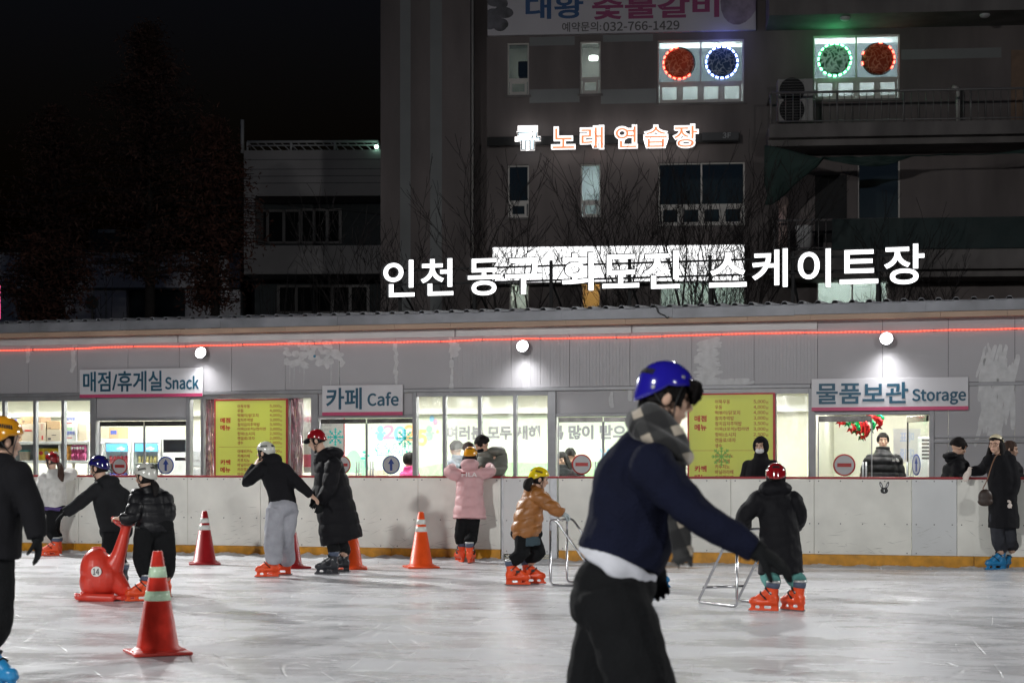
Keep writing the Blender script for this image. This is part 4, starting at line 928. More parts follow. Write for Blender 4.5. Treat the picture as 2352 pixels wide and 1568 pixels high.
# ================================================================ buildings, trees and signs behind the shop
_a = R(5.1); CITY = Pl((2.17 - 10 * math.cos(_a), 38 + 10 * math.sin(_a)), (2.17 + 10 * math.cos(_a), 38 - 10 * math.sin(_a)))
def facade(bm, u0, u1, z0, z1, holes, dep=.2):
    us = sorted({u0, u1} | {h[0] for h in holes} | {h[1] for h in holes}); zs = sorted({z0, z1} | {h[2] for h in holes} | {h[3] for h in holes})
    inh = lambda a, b: any(h[0] - 1e-6 <= a and b[0] <= h[1] + 1e-6 and h[2] - 1e-6 <= b[1] and b[2] <= h[3] + 1e-6 for h in holes)
    for i in range(len(us) - 1):
        j = 0
        while j < len(zs) - 1:
            if any(h[0] - 1e-6 <= us[i] and us[i + 1] <= h[1] + 1e-6 and h[2] - 1e-6 <= zs[j] and zs[j + 1] <= h[3] + 1e-6 for h in holes): j += 1; continue
            k = j
            while k + 1 < len(zs) - 1 and not any(h[0] - 1e-6 <= us[i] and us[i + 1] <= h[1] + 1e-6 and h[2] - 1e-6 <= zs[k + 1] and zs[k + 2] <= h[3] + 1e-6 for h in holes): k += 1
            bm.faces.new([bm.verts.new(p) for p in ((us[i], 0, zs[j]), (us[i + 1], 0, zs[j]), (us[i + 1], 0, zs[k + 1]), (us[i], 0, zs[k + 1]))]); j = k + 1
    for (a, b, c, d) in holes:
        for q in (((a, 0, c), (b, 0, c), (b, dep, c), (a, dep, c)), ((a, 0, d), (b, 0, d), (b, dep, d), (a, dep, d)), ((a, 0, c), (a, 0, d), (a, dep, d), (a, dep, c)), ((b, 0, c), (b, 0, d), (b, dep, d), (b, dep, c))):
            bm.faces.new([bm.verts.new(p) for p in q])
M_stucco = pm('stucco', (.138, .117, .114), .85, .30, 1.1, .2, 18, stretch=(1, 1, .3)); M_stucco2 = pm('stucco_pale_stripe', (.20, .205, .205), .85, .12, .9, .2, 18); M_frm = pm('window_frame', (.50, .47, .44), .5, .08)
M_conc = pm('concrete', (.15, .136, .132), .85, .32, 1.6, .2, 14, stretch=(1, 1, .4)); M_railm = pm('rail_metal', (.18, .17, .17), .5, .1, metal=.3); M_brick = pm('facade_brown', (.20, .13, .09), .8, .15)
cb = empty('commercial_building', 'tall dark stucco building with balconies and a few lit windows behind the shop', 'building', CITY.M)
CU = lambda px, y=500, o=0: CITY.uz(px, y, o)[0]
CZ = lambda y, px=1400, o=0: CITY.uz(px, y, o)[1]
def rect(x0, x1, y0, y1): m = (x0 + x1) / 2; return (CU(x0), CU(x1), CZ(y1, m), CZ(y0, m))
WN = dict(a=(1165, 1215, 98, 219), b=(1332, 1380, 95, 216), c=(1510, 1709, 91, 236), d=(1868, 2067, 80, 228), e=(1166, 1215, 379, 500), f=(1333, 1380, 376, 499), g=(1512, 1711, 373, 518), h=(1169, 1215, 600, 712), i=(1335, 1380, 600, 712), j=(1515, 1712, 600, 716), k=(1876, 2041, 600, 712), l=(1970, 2068, 366, 505))
holes = [rect(*v) for v in WN.values()]
uL, uC, uR = CU(880), CU(1084), CU(2750)
bm = bmesh.new(); facade(bm, CU(1118), uR, -.02, 17, holes); box(bm, CU(1118), uR, 4.0, 10, -.02, 17); obj('wall', bm, M_stucco, cb)
bm = bmesh.new(); box(bm, uL, uC, -.35, 10, -.02, 17); box(bm, uC, CU(1118), .5, 10, -.02, 17); obj('wing', bm, M_stucco, cb)
bm = bmesh.new()
for a, b_ in ((919, 943), (988, 1015)): box(bm, CU(a, 500, -.35), CU(b_, 500, -.35), -.353, -.345, -.02, 17); obj('painted_stripe', bm, M_stucco2, cb); bm = bmesh.new()
for (x0, x1, y0, y1) in ((1216, 1331, 205, 236), (1380, 1508, 205, 238), (1216, 1320, 85, 105), (1385, 1500, 80, 96), (2070, 2300, 112, 135)): r_ = rect(x0, x1, y0, y1); box(bm, r_[0], r_[1], -.003, .005, r_[2], r_[3]); obj('painted_stripe', bm, M_stucco2, cb); bm = bmesh.new()
tube(bm, [(CU(1085), -.06, -.02), (CU(1085), -.06, 16)], .035, 10); obj('downpipe', bm, M_frm, cb)
M_pane = glass('city_glass', (.75, .8, .8), .10); M_frost = backlit('frosted_film', (.72, .76, .78), .75)
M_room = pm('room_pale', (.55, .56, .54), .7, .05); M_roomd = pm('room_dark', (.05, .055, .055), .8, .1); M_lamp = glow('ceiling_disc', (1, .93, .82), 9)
def cwin(key, rows, lit, film=False):
    """rows: list of (fraction of height from top, columns)"""
    u0, u1, z0, z1 = rect(*WN[key]); bm = bmesh.new(); y0, y1 = .06, .12; w = .035
    box(bm, u0, u1, y0, y1, z1 - w, z1); box(bm, u0, u1, y0, y1, z0, z0 + w); box(bm, u0, u0 + w, y0, y1, z0 + w, z1 - w); box(bm, u1 - w, u1, y0, y1, z0 + w, z1 - w)
    t = z1 - w; cells = []
    for q, (fr, n) in enumerate(rows):
        b_ = z0 + w if q == len(rows) - 1 else z1 - (z1 - z0) * fr
        if q < len(rows) - 1: box(bm, u0 + w, u1 - w, y0, y1, b_ - w, b_ + w)
        lo = b_ + (w if q < len(rows) - 1 else 0); ww = (u1 - u0 - 2 * w) / n; th = w * (.5 if q == 0 else 1.8)
        for k in range(1, n): x = u0 + w + ww * k; box(bm, x - w * .5, x + w * .5, y0, y1, lo, t)
        if q:
            for k in range(n):
                a, c = u0 + w + ww * k, u0 + w + ww * (k + 1); e = .05
                box(bm, a + .02, c - .02, y0 - .01, y0 - .001, t - e, t); box(bm, a + .02, c - .02, y0 - .01, y0 - .001, lo, lo + e); box(bm, a + .02, a + .02 + e, y0 - .01, y0 - .001, lo + e, t - e); box(bm, c - .02 - e, c - .02, y0 - .01, y0 - .001, lo + e, t - e)
        cells.append((u0 + w, u1 - w, lo, t, q)); t = b_ - w
    f = obj('window', bm, M_frm, cb)
    for (a, c, lo, hi, q) in cells:
        bm = bmesh.new(); box(bm, a, c, .085, .091, lo, hi); obj('pane', bm, M_pane, f)
    if film:
        a, c, lo, hi, _ = cells[0]; bm = bmesh.new(); box(bm, a, c, .12, .122, lo, hi - .12); obj('film', bm, M_frost, f)
    bm = bmesh.new(); d = 1.6 if not film else 1.2; g = .25
    for q in ((u0 - g, u1 + g, d, d + .02, z0 - g, z1 + g), (u0 - g - .02, u0 - g, .2, d, z0 - g, z1 + g), (u1 + g, u1 + g + .02, .2, d, z0 - g, z1 + g), (u0 - g, u1 + g, .2, d, z1 + g, z1 + g + .02), (u0 - g, u1 + g, .2, d, z0 - g - .02, z0 - g)): box(bm, *q)
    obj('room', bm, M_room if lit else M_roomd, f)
    bm = bmesh.new(); box(bm, u0 - .05, u1 + .05, -.04, -.0, z0 - .05, z0 - .002); obj('sill', bm, M_conc, f)
    if lit:
        bm = bmesh.new(); n = 1 if u1 - u0 < 1 else 4
        for k in range(n): x = u0 + (u1 - u0) * (k + .5) / n; tube(bm, [(x, .8, z1 + g - .03), (x, .8, z1 + g - .002)], .13, 20)
        obj('ceiling_lamp', bm, glow('ceiling_disc_%g_%g' % (lit[0], lit[1][2]), lit[1], lit[0]), f)
    return f, (u0, u1, z0, z1)
SK = [(.70, 1), (1, 1)]; BG = [(.68, 2), (1, 4)]
f, q = cwin('a', SK, (14, (1, .95, .85)))
bm = bmesh.new(); rbox(bm, q[0] + .2, q[1] + .1, .5, .8, q[2] + .55, q[3] - .3, .02); obj('speaker_box', bm, M_dark, f)
f, q = cwin('b', SK, (26, (1, .97, .92)))
bm = bmesh.new(); x = (q[0] + q[1]) / 2 + .05; tube(bm, [(x, .5, q[3] - .30), (x, .5, q[3] - .22)], .10, 20); obj('ceiling_lamp', bm, glow('disc_lamp', (1, .96, .9), 12), f)
cwin('c', BG, (110, (.92, .97, 1)), True); cwin('d', BG, (110, (.92, .97, 1)), True)
cwin('e', SK, None); f, q = cwin('f', SK, (100, (.85, .95, 1))); cwin('g', BG, None); cwin('l', [(1, 1)], None)
cwin('h', [(1, 1)], (130, (1, .97, .85))); cwin('i', [(1, 1)], (120, (1, .45, .12))); cwin('j', [(1, 2)], (40, (.9, 1, .9))); cwin('k', [(1, 2)], (60, (.92, 1, .93)))
# round window ornaments with LED rims
def crackmat(name, base, line, es, emi, wd=.10):
    m = bpy.data.materials.new(name); m.use_nodes = True; nt = m.node_tree; N = nt.nodes; L = nt.links; b = N['Principled BSDF']; tc = N.new('ShaderNodeTexCoord')
    v = N.new('ShaderNodeTexVoronoi'); v.feature = 'DISTANCE_TO_EDGE'; v.inputs['Scale'].default_value = 9; n = N.new('ShaderNodeTexNoise'); n.inputs['Scale'].default_value = 3
    ad = N.new('ShaderNodeVectorMath'); ad.operation = 'MULTIPLY_ADD'; ad.inputs[1].default_value = (.5, .5, .5); L.new(n.outputs['Color'], ad.inputs[0]); L.new(tc.outputs['Object'], ad.inputs[2]); L.new(tc.outputs['Object'], n.inputs['Vector']); L.new(ad.outputs[0], v.inputs['Vector'])
    r = N.new('ShaderNodeMapRange'); r.inputs['From Min'].default_value = .0; r.inputs['From Max'].default_value = wd; r.inputs['To Min'].default_value = 1; r.inputs['To Max'].default_value = 0; L.new(v.outputs['Distance'], r.inputs['Value'])
    mx = N.new('ShaderNodeMixRGB'); mx.inputs[1].default_value = base + (1,); mx.inputs[2].default_value = line + (1,); L.new(r.outputs[0], mx.inputs[0])
    L.new(mx.outputs[0], b.inputs['Base Color']); t = N.new('ShaderNodeBsdfTranslucent'); L.new(mx.outputs[0], t.inputs[0]); ms = N.new('ShaderNodeMixShader'); ms.inputs[0].default_value = emi; L.new(b.outputs[0], ms.inputs[1]); L.new(t.outputs[0], ms.inputs[2]); L.new(ms.outputs[0], N['Material Output'].inputs['Surface']); b.inputs['Roughness'].default_value = .3
    return m
def ornament(px, py, r_px, mat, led, label, skip=()):
    u, z = CITY.uz(px, py, .05); r = r_px * CITY.d(px) / F
    t = empty('window_ornament', label, 'window ornament', CITY.M @ Matrix.Translation((u, .05, z)), 'round lit ornaments in the upper windows')
    bm = bmesh.new(); n = 40; rings(bm, [[Vector((q * math.cos(2 * math.pi * k / n), y, q * math.sin(2 * math.pi * k / n))) for k in range(n)] for q, y in ((r * .93, .0), (r * .93, -.01), (r * .75, -.03), (r * .4, -.045), (.01, -.05))]); obj('disc', bm, mat, t, smooth=True)
    bm = bmesh.new(); annulus(bm, (0, 0), r * .94, r, -.012, .005); obj('rim', bm, M_dark, t)
    bm = bmesh.new()
    for k in range(19):
        if k in skip: continue
        a = 2 * math.pi * k / 19 + .1; b = bmesh.new(); rbox(b, -.035, .035, -.026, -.013, -.016, .016, .004); b.transform(Matrix.Translation((r * .97 * math.cos(a), 0, r * .97 * math.sin(a))) @ Matrix.Rotation(-a + math.pi / 2, 4, 'Y')); join(bm, b)
    obj('led', bm, led, t)
mo = crackmat('crack_orange', (.55, .13, .07), (.85, .50, .34), 0, .8); mb_ = crackmat('crack_blue', (.09, .14, .22), (.85, .85, .8), 0, .8); mg_ = crackmat('crack_green', (.08, .16, .10), (1, 1, .95), 0, .9, .26); mo2 = crackmat('crack_red', (.40, .09, .05), (.8, .45, .3), 0, .75)
lr, lb, lg = glow('led_red', (1, .10, .06), 9), glow('led_blue', (.25, .35, 1), 14), glow('led_green', (.15, 1, .4), 14)
ornament(1560, 146, 37, mo, lr, 'orange cracked disc with red LED rim in the left upper window', (0, 1, 2, 3, 4, 17, 18)); ornament(1658, 144, 37, mb_, lb, 'dark cracked disc with blue LED rim'); ornament(1917, 138, 38, mg_, lg, 'white cracked disc with green LED rim'); ornament(2017, 136, 38, mo2, lr, 'dark orange cracked disc with red LED rim beside the green one', (3, 5, 6, 7, 9, 11, 12, 13, 14, 15, 16))
light('led_glow', 'POINT', CITY.w(CU(1917), -.25, CZ(100, 1917)), 5, (.1, 1, .35), None, shadow_soft_size=.2); light('led_glow', 'POINT', CITY.w(CU(1660), -.25, CZ(105, 1660)), 4, (.2, .25, 1), None, shadow_soft_size=.2)
# balconies
def balcony(px0, px1, yr, yb, ys, cover=None):
    o = -1.3; u0 = CITY.uz(px0, 300, o)[0]; u1 = uR; zr = CITY.uz(1900, yr, o)[1]; zb = CITY.uz(1900, yb, o)[1]; zs = CITY.uz(1900, ys, o)[1]
    bm = bmesh.new(); box(bm, u0, u1, o, -.002, zs, zb); box(bm, u0, u1, o + .25, -.001, zs - .14, zs - .002); s = obj('balcony_slab', bm, M_conc, cb)
    bm = bmesh.new(); tube(bm, [(u0 + .04, o + .06, zr), (u1, o + .06, zr)], .026, 8); tube(bm, [(u0 + .04, o + .06, zb + .06), (u1, o + .06, zb + .06)], .016, 8); tube(bm, [(u0 + .04, o + .06, zr), (u0 + .04, -.01, zr)], .026, 8); x = u0 + .04; k = 0
    while x < u1: tube(bm, [(x, o + .06, zb), (x, o + .06, zr)], .022 if k % 9 == 0 else .009, 6); x += .155; k += 1
    obj('railing', bm, M_railm, cb); return u0, o, zr, zb
balcony(1767, 0, 210, 283, 314); B2_ = balcony(1775, 0, 504, 575, 620)
bm = bmesh.new(); u0 = CITY.uz(1767, 33, -1.3)[0]; zb = CITY.uz(1900, 33, -1.3)[1]; box(bm, u0, uR, -1.3, -.002, zb, zb + 1.3); obj('balcony_slab', bm, M_conc, cb)
bm = bmesh.new()
for px in (1941, 2262): u = CITY.uz(px, 33, -1.0)[0]; ell(bm, (u, -1.0, zb - .02), (.11, .11, .06))
obj('porch_lamp', bm, M_trim, cb)
bm = bmesh.new(); r_ = rect(2322, 2420, 115, 283); box(bm, r_[0], r_[1], -.02, .0, r_[2], r_[3]); obj('door', bm, M_brick, cb)
bm = bmesh.new(); r_ = rect(1872, 1945, 402, 505); box(bm, r_[0], r_[1], -.012, .0, r_[2] - .5, r_[3]); obj('doorway', bm, M_dark, cb)
# items on the balconies
t = empty('air_conditioner', 'pale outdoor air conditioner unit with two fans on the upper balcony', 'air conditioner', CITY.M @ Matrix.Translation((CU(1826, 230, -.6), -.6, CITY.uz(1826, 283, -.6)[1])))
bm = bmesh.new(); w_ = 40 * CITY.d(1826) / F; h_ = 96 * CITY.d(1826) / F; rbox(bm, -w_, w_, -.2, .2, 0, h_, .02); obj('case', bm, pm('ac_case', (.26, .25, .245), .5, .08), t)
for zz in (.27, .73):
    bm = bmesh.new(); disc(bm, (-.08, h_ * zz), .27, -.206, -.199, 32); obj('fan_grille', bm, M_dark, t)
    bm = bmesh.new()
    for q in range(9): tube(bm, [(-.08 - .25, -.21, h_ * zz - .24 + .06 * q), (-.08 + .25, -.21, h_ * zz - .24 + .06 * q)], .004, 5)
    obj('guard', bm, M_railm, t)
def lathe(bm, prof, c, n=20):
    rings(bm, [[Vector((c[0] + r * math.cos(2 * math.pi * k / n), c[1] + r * math.sin(2 * math.pi * k / n), c[2] + z)) for k in range(n)] for r, z in prof])
bm = bmesh.new(); lathe(bm, [(.14, 0), (.19, .55), (.2, .57), (.18, .57), (.13, .04)], (CU(1846, 560, -.9), -.9, B2_[3] + .001)); plain('bucket', 'pale plastic bucket behind the lower balcony rail', 'bucket', bm, M_trim, None, CITY.M)
bm = bmesh.new(); x = CU(1798, 500, -.8); tube(bm, [(x, -.8, B2_[3]), (x, -.8, CZ(475, 1798, -.8))], .09, 12); ell(bm, (x, -.8, CZ(466, 1798, -.8)), (.13, .13, .16)); plain('balcony_post', 'pale post with round pinkish top on the lower balcony', 'post', bm, pm('post_pink', (.45, .33, .30), .7, .2), None, CITY.M)
bm = bmesh.new(); x = CU(2200, 240, -.4); tube(bm, [(x, -.4, CZ(283, 2200, -.4)), (x, -.4, CZ(205, 2200, -.4))], .05, 10); tube(bm, [(x, -.4, CZ(205, 2200, -.4)), (x - .12, -.42, CZ(202, 2200, -.4))], .06, 10); plain('standpipe', 'pale pipe with bent top on the upper balcony', 'pipe', bm, M_frm, None, CITY.M)
# green netting
M_net = pm('netting_green', (.020, .042, .036), .8, .25, 2, .4, 40)
bm = bmesh.new(); NU, NV = 60, 18; o = -1.42; g_ = []
ua, ub = CITY.uz(1756, 400, o)[0], uR
for i in range(NU + 1):
    f_ = i / NU; u = ua + (ub - ua) * f_; sag = .30 * abs(math.sin(f_ * 9.5)) ** 1.3; zt = CITY.uz(1760, 334, o)[1] - sag * .8 - .35 * math.exp(-((f_ - .28) / .12) ** 2); row = []
    zb_ = CITY.uz(1800, 425 if f_ < .1 else 372 + 10 * math.sin(f_ * 30), o)[1] + (0.0)
    zb_ = CITY.uz(1800, 470 - max(0, (f_ - .02)) * 900, o)[1] if f_ < .12 else CITY.uz(1800, 362, o)[1]
    for j in range(NV + 1):
        v = j / NV; row.append(bm.verts.new((u + .1 * noise.noise(Vector((f_ * 20, v * 3, 1))), o + .14 * noise.noise(Vector((f_ * 26, v * 2.2, 7))), zt + (zb_ - zt) * v)))
    g_.append(row)
for i in range(NU):
    for j in range(NV): bm.faces.new((g_[i][j], g_[i + 1][j], g_[i + 1][j + 1], g_[i][j + 1]))
o_ = plain('safety_net', 'dark green netting hanging sagging under the upper balcony', 'netting', bm, M_net, None, CITY.M)
for p in o_.data.polygons: p.use_smooth = True
s_ = o_.modifiers.new('thick', 'SOLIDIFY'); s_.thickness = .01
bm = bmesh.new(); g_ = []; ua = CITY.uz(1911, 520, -1.36)[0]
for i in range(61):
    u = ua + (ub - ua) * i / 60; g_.append([bm.verts.new((u, -1.36 + .03 * noise.noise(Vector((u * 2.1, z * 2, 3))), B2_[3] + (B2_[2] - B2_[3]) * z)) for z in [k / 8 for k in range(9)]])
for i in range(60):
    for j in range(8): bm.faces.new((g_[i][j], g_[i + 1][j], g_[i + 1][j + 1], g_[i][j + 1]))
o_ = plain('rail_cover', 'dark green tarpaulin tied over the lower balcony rail', 'tarpaulin', bm, pm('tarpaulin', (.012, .026, .026), .7, .2, 2), None, CITY.M)
s_ = o_.modifiers.new('thick', 'SOLIDIFY'); s_.thickness = .01
# ---- restaurant banner at the top
t = empty('restaurant_banner', 'white restaurant banner with magenta Korean lettering and phone number at the top edge', 'banner', CITY.M); o = -.12
M_ban = pm('banner_white', (.50, .47, .50), .5, .06, 1); u0, u1 = CITY.uz(1120, 40, o)[0], CITY.uz(1736, 40, o)[0]; z0 = CITY.uz(1428, 75.5, o)[1]; z1 = z0 + 2.2
bm = bmesh.new(); box(bm, u0, u1, o, -.01, z0, z1); obj('sheet', bm, M_ban, t)
def ctext(s, x0, x1, y0, y1, o, bold, dep=.004): bm = bmesh.new(); pxtext(bm, CITY, s, x0, x1, y0, y1, o, depth=dep, bold=bold); return bm
obj('lettering', ctext('대왕', 1207, 1340, -9, 44, o - .002, .028), pm('banner_blue_ink', (.012, .07, .20), .5, .05), t)
obj('lettering', ctext('숯불갈비', 1360, 1652, -11, 43, o - .002, .03), pm('banner_magenta_ink', (.28, .035, .13), .5, .05), t)
obj('phone_number', ctext('예약문의:', 1291, 1381, 51, 73, o - .002, .014), M_prk, t); obj('phone_number', ctext('032-766-1429', 1386, 1560, 50, 70, o - .002, .03), M_prk, t)
bm = bmesh.new(); r = random.Random(3)
for k in range(9): u, z = CITY.uz(1135 + r.uniform(-10, 22), r.uniform(0, 62), o); oval(bm, u, z, r.uniform(.12, .24), r.uniform(.1, .16), r.uniform(-.8, .3), o - .003 - .0004 * k, o)
for v in bm.verts: v.co.x = max(u0 + .001, v.co.x)
obj('picture', bm, pm('banner_meat', (.10, .095, .11), .5, .7, 3), t)
bm = bmesh.new(); u, z = CITY.uz(1700, -4, o); oval(bm, u, z, .42, .60, -.25, o - .003, o)
for v in bm.verts: v.co.x = min(u1 - .001, v.co.x)
obj('picture', bm, pm('banner_plate', (.25, .2, .27), .5, .4, 4), t)
# ---- karaoke sign
t = empty('karaoke_sign', 'glowing orange and white Korean letter sign on the dark wall', 'letter sign', CITY.M); o = -.30
bm = bmesh.new(); box(bm, CU(1118, 318, o), CU(1700, 318, o), o + .06, o + .12, CZ(329, 1400, o), CZ(309, 1400, o)); box(bm, CU(1130), CU(1690), o + .12, -.001, CZ(322, 1400, o), CZ(316, 1400, o)); obj('backing_bar', bm, M_dark, t)
bm = bmesh.new(); box(bm, CU(1613, 311, o), CU(1697, 311, o), o + .05, o + .059, CZ(321, 1650, o), CZ(303, 1650, o)); obj('plate', bm, pm('plate_dark', (.03, .03, .035), .5, 0), t); obj('lettering', ctext('3F', 1660, 1679, 305, 317, o + .048, .02), pm('plate_grey', (.32, .32, .33), .5, 0), t)
M_kw = glow('sign_white_glow', (1, .97, .95), 1.5); M_ko = glow('sign_orange_glow', (1.0, .30, .13), .95); M_kb = glow('sign_blue_glow', (.75, .93, 1.0), 1.6)
for s, x0, x1, y0, y1, m_ in (('큐', 1183, 1242, 290, 346, M_kb), ('노', 1266, 1322, 292, 344, M_ko), ('래', 1332, 1388, 289, 344, M_ko), ('연', 1411, 1465, 288, 342, M_ko), ('습', 1478, 1535, 288, 341, M_ko), ('장', 1545, 1605, 286, 341, M_ko)):
    l = obj('letter', ctext(s, x0, x1, y0, y1, o, .055, .07), M_kw, t)
    e = 3.2; obj('face', ctext(s, x0 + e, x1 - e, y0 + e, y1 - e, o - .071, .012 if s == '큐' else .0, .004), m_, l)
# ---- bright light box of the ground-floor shop
t = empty('light_box', 'long white glowing shop light box behind the roof letters', 'light box', CITY.M); o = -.45
bm = bmesh.new(); u0, u1 = CITY.uz(1130, 600, o)[0], CITY.uz(1711, 600, o)[0]; z0, z1 = CITY.uz(1420, 648, o)[1], CITY.uz(1420, 563.5, o)[1]
rbox(bm, u0, u1, o, -.01, z0, z1, .01); obj('case', bm, M_trim, t); bm = bmesh.new(); box(bm, u0 + .02, u1 - .02, o - .01, o - .0005, z0 + .02, z1 - .02); m = glow('lightbox_face', (1, 1, 1), 1.7); obj('face', bm, m, t)
bm = bmesh.new(); r = random.Random(8)
for k in range(9): x = u0 + (u1 - u0) * (k + .6) / 9.6; box(bm, x - .002, x + .002, o - .0125, o - .0102, z0 + .02, z1 - .02)
obj('seam', bm, M_frm, t)
# ---- rooftop letters of the rink
t = empty('roof_sign', 'row of big white glowing Korean letters on the shop roof', 'letter sign', SHOP.M); o = 1.5
M_rl = glow('roof_letter_glow', (1, 1, 1), 2.2); M_ret = pm('letter_return', (.05, .05, .055), .5, 0)
for s, x0, x1, y0, y1 in (('인', 880, 953, 597, 682.5), ('천', 966, 1042, 593.5, 679.5), ('동', 1074, 1150, 593, 679), ('구', 1160, 1246, 592, 676.5), ('화', 1290, 1378, 580, 668.5), ('도', 1383, 1469, 584, 662), ('진', 1479, 1562, 575, 663.5), ('스', 1628, 1716, 580, 660), ('케', 1727, 1810, 571, 660.5), ('이', 1832, 1909, 571, 661), ('트', 1928, 2018, 573, 652.5), ('장', 2030, 2124, 560, 653.5)):
    bm = bmesh.new(); pxtext(bm, SHOP, s, x0, x1, y0, y1, o, depth=.09, bold=.024); l = obj('letter', bm, M_ret, t); bm = bmesh.new(); e = 1.0; pxtext(bm, SHOP, s, x0 + e, x1 - e, y0 + e, y1 - e, o - .089, depth=.006, bold=.013); obj('face', bm, M_rl, l)
bm = bmesh.new(); ua, ub = SHOP.uz(900, 620, o)[0], SHOP.uz(2110, 610, o)[0]
for y in (603, 637): z = SHOP.uz(1450, y, o)[1]; box(bm, ua, ub, o + .06, o + .10, z - .015, z + .015)
x = ua + .1
while x < ub: box(bm, x - .025, x + .025, o + .105, o + .145, 3.75, SHOP.uz(1450, 590, o)[1]); tube(bm, [(x, o + .13, 4.4), (x, o + 1.0, 3.95)], .02, 6); x += 1.32
obj('steel_frame', bm, M_dark, t)
# ---- second building, low house, odds and ends on the left
B2 = Pl((-20, 45.6), (0, 45.0)); UU = lambda px, o=0: B2.uz(px, 500, o)[0]; ZZ = lambda y, o=0: B2.uz(700, y, o)[1]
hb = empty('office_building', 'dark three storey building with banded parapet and roof railing, left of the tall one', 'building', B2.M)
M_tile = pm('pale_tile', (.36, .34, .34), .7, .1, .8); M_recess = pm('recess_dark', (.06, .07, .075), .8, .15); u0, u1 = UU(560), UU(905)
bm = bmesh.new(); box(bm, u0, u1, 0, 8, ZZ(450), ZZ(345)); box(bm, u0, u1, 0, 8, ZZ(629), ZZ(564)); box(bm, u0, u1, 1.6, 8, -.02, ZZ(629)); box(bm, u0, u1, 1.3, 8, ZZ(564), ZZ(450)); box(bm, u0, u0 + .3, 0, 1.3, ZZ(564), ZZ(450)); obj('wall', bm, M_tile, hb)
bm = bmesh.new()
for y in (366, 388, 404, 420): box(bm, u0, u1, -.004, .004, ZZ(y + 1.2), ZZ(y))
obj('groove', bm, M_recess, hb)
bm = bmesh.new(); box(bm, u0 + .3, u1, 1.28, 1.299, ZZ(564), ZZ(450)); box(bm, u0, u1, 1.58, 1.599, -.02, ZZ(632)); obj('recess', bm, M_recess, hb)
def dwin(x0, x1, y0, y1, o, n):
    bm = bmesh.new(); a, c = UU(x0, o), UU(x1, o); box(bm, a, c, o - .06, o - .001, ZZ(y1, o), ZZ(y1, o) + .06); box(bm, a, c, o - .06, o - .001, ZZ(y0, o) - .06, ZZ(y0, o))
    for k in range(n + 1): x = a + (c - a) * k / n; box(bm, x - .04, x + .04, o - .06, o - .001, ZZ(y1, o), ZZ(y0, o))
    f = obj('window', bm, M_railm, hb); bm = bmesh.new(); box(bm, a, c, o - .03, o - .02, ZZ(y1, o), ZZ(y0, o)); obj('pane', bm, pm('black_pane', (.01, .012, .013), .7, 0, spec=.1), f)
dwin(578, 690, 482, 560, 1.28, 3); dwin(692, 782, 480, 560, 1.28, 3); dwin(640, 846, 655, 720, 1.58, 5)
bm = bmesh.new(); r0 = UU(567); r1 = UU(868); zt, zb = ZZ(324), ZZ(344); tube(bm, [(r0, .1, zt), (r1, .1, zt)], .035, 8); tube(bm, [(r0, .1, zt - .1), (r1, .1, zt - .1)], .02, 8)
for k in range(4): x = r0 + (r1 - r0) * k / 3; tube(bm, [(x, .1, zb), (x, .1, zt)], .03, 8); tube(bm, [(x, 1.2, zb), (x, .1, zt)], .02, 6)
for k in range(16): x = r0 + (r1 - r0) * k / 16; tube(bm, [(x, .1, zt), (x + .25, .1, zb)], .014, 6)
tube(bm, [(UU(555), .1, ZZ(350)), (UU(555), .1, ZZ(273))], .05, 8); obj('roof_railing', bm, M_trim, hb)
bm = bmesh.new(); ell(bm, (UU(865), -.05, ZZ(339)), .05); obj('roof_lamp', bm, glow('lamp_green', (.5, 1, .75), 9), hb)
B3 = Pl((-25, 48), (0, 47.5)); U3 = lambda px, o=0: B3.uz(px, 600, o)[0]; Z3 = lambda y, o=0: B3.uz(300, y, o)[1]
lb_ = empty('low_house', 'low pale house with dark openings behind the conifers', 'building', B3.M)
bm = bmesh.new(); facade(bm, U3(-200), U3(552), -.02, Z3(579), [(U3(290), U3(425), -.0, Z3(664)), (U3(40), U3(136), -.0, Z3(664))], .3); box(bm, U3(-200), U3(552), 2, 8, -.02, Z3(579)); obj('wall', bm, pm('pale_plaster', (.82, .79, .82), .8, .12, .8), lb_)
bm = bmesh.new(); box(bm, U3(-200), U3(552), .31, 1.9, -.02, Z3(600)); obj('dark_inside', bm, M_recess, lb_)
bm = bmesh.new(); box(bm, U3(180), U3(552), -.05, -.001, Z3(666), Z3(661)); box(bm, U3(-200), U3(560), -.1, 8.0, Z3(579) + .002, Z3(574)); obj('ledge', bm, M_recess, lb_)
bm = bmesh.new(); box(bm, U3(182), U3(255), 1, 3, Z3(574), Z3(516)); obj('roof_hut', bm, M_recess, lb_); bm = bmesh.new(); box(bm, U3(205), U3(245), .95, 1.0, Z3(524), Z3(516)); obj('hut_window', bm, pm('hut_pale', (.3, .32, .33), .5, 0), lb_)
t = empty('round_sign', 'dark round sign on a post beside the bare shrubs', 'sign', Matrix.Translation((P(211, 695, 42).x, 42, -.02))); bm = bmesh.new(); z = P(211, 695, 42).z + .02; disc(bm, (0, z), .165, -.03, .03, 32); obj('disc', bm, pm('dark_sign', (.025, .03, .035), .5, 0), t, bevel=.005); bm = bmesh.new(); tube(bm, [(0, .05, 0), (0, .05, z + .1)], .03, 8); obj('pole', bm, M_railm, t)
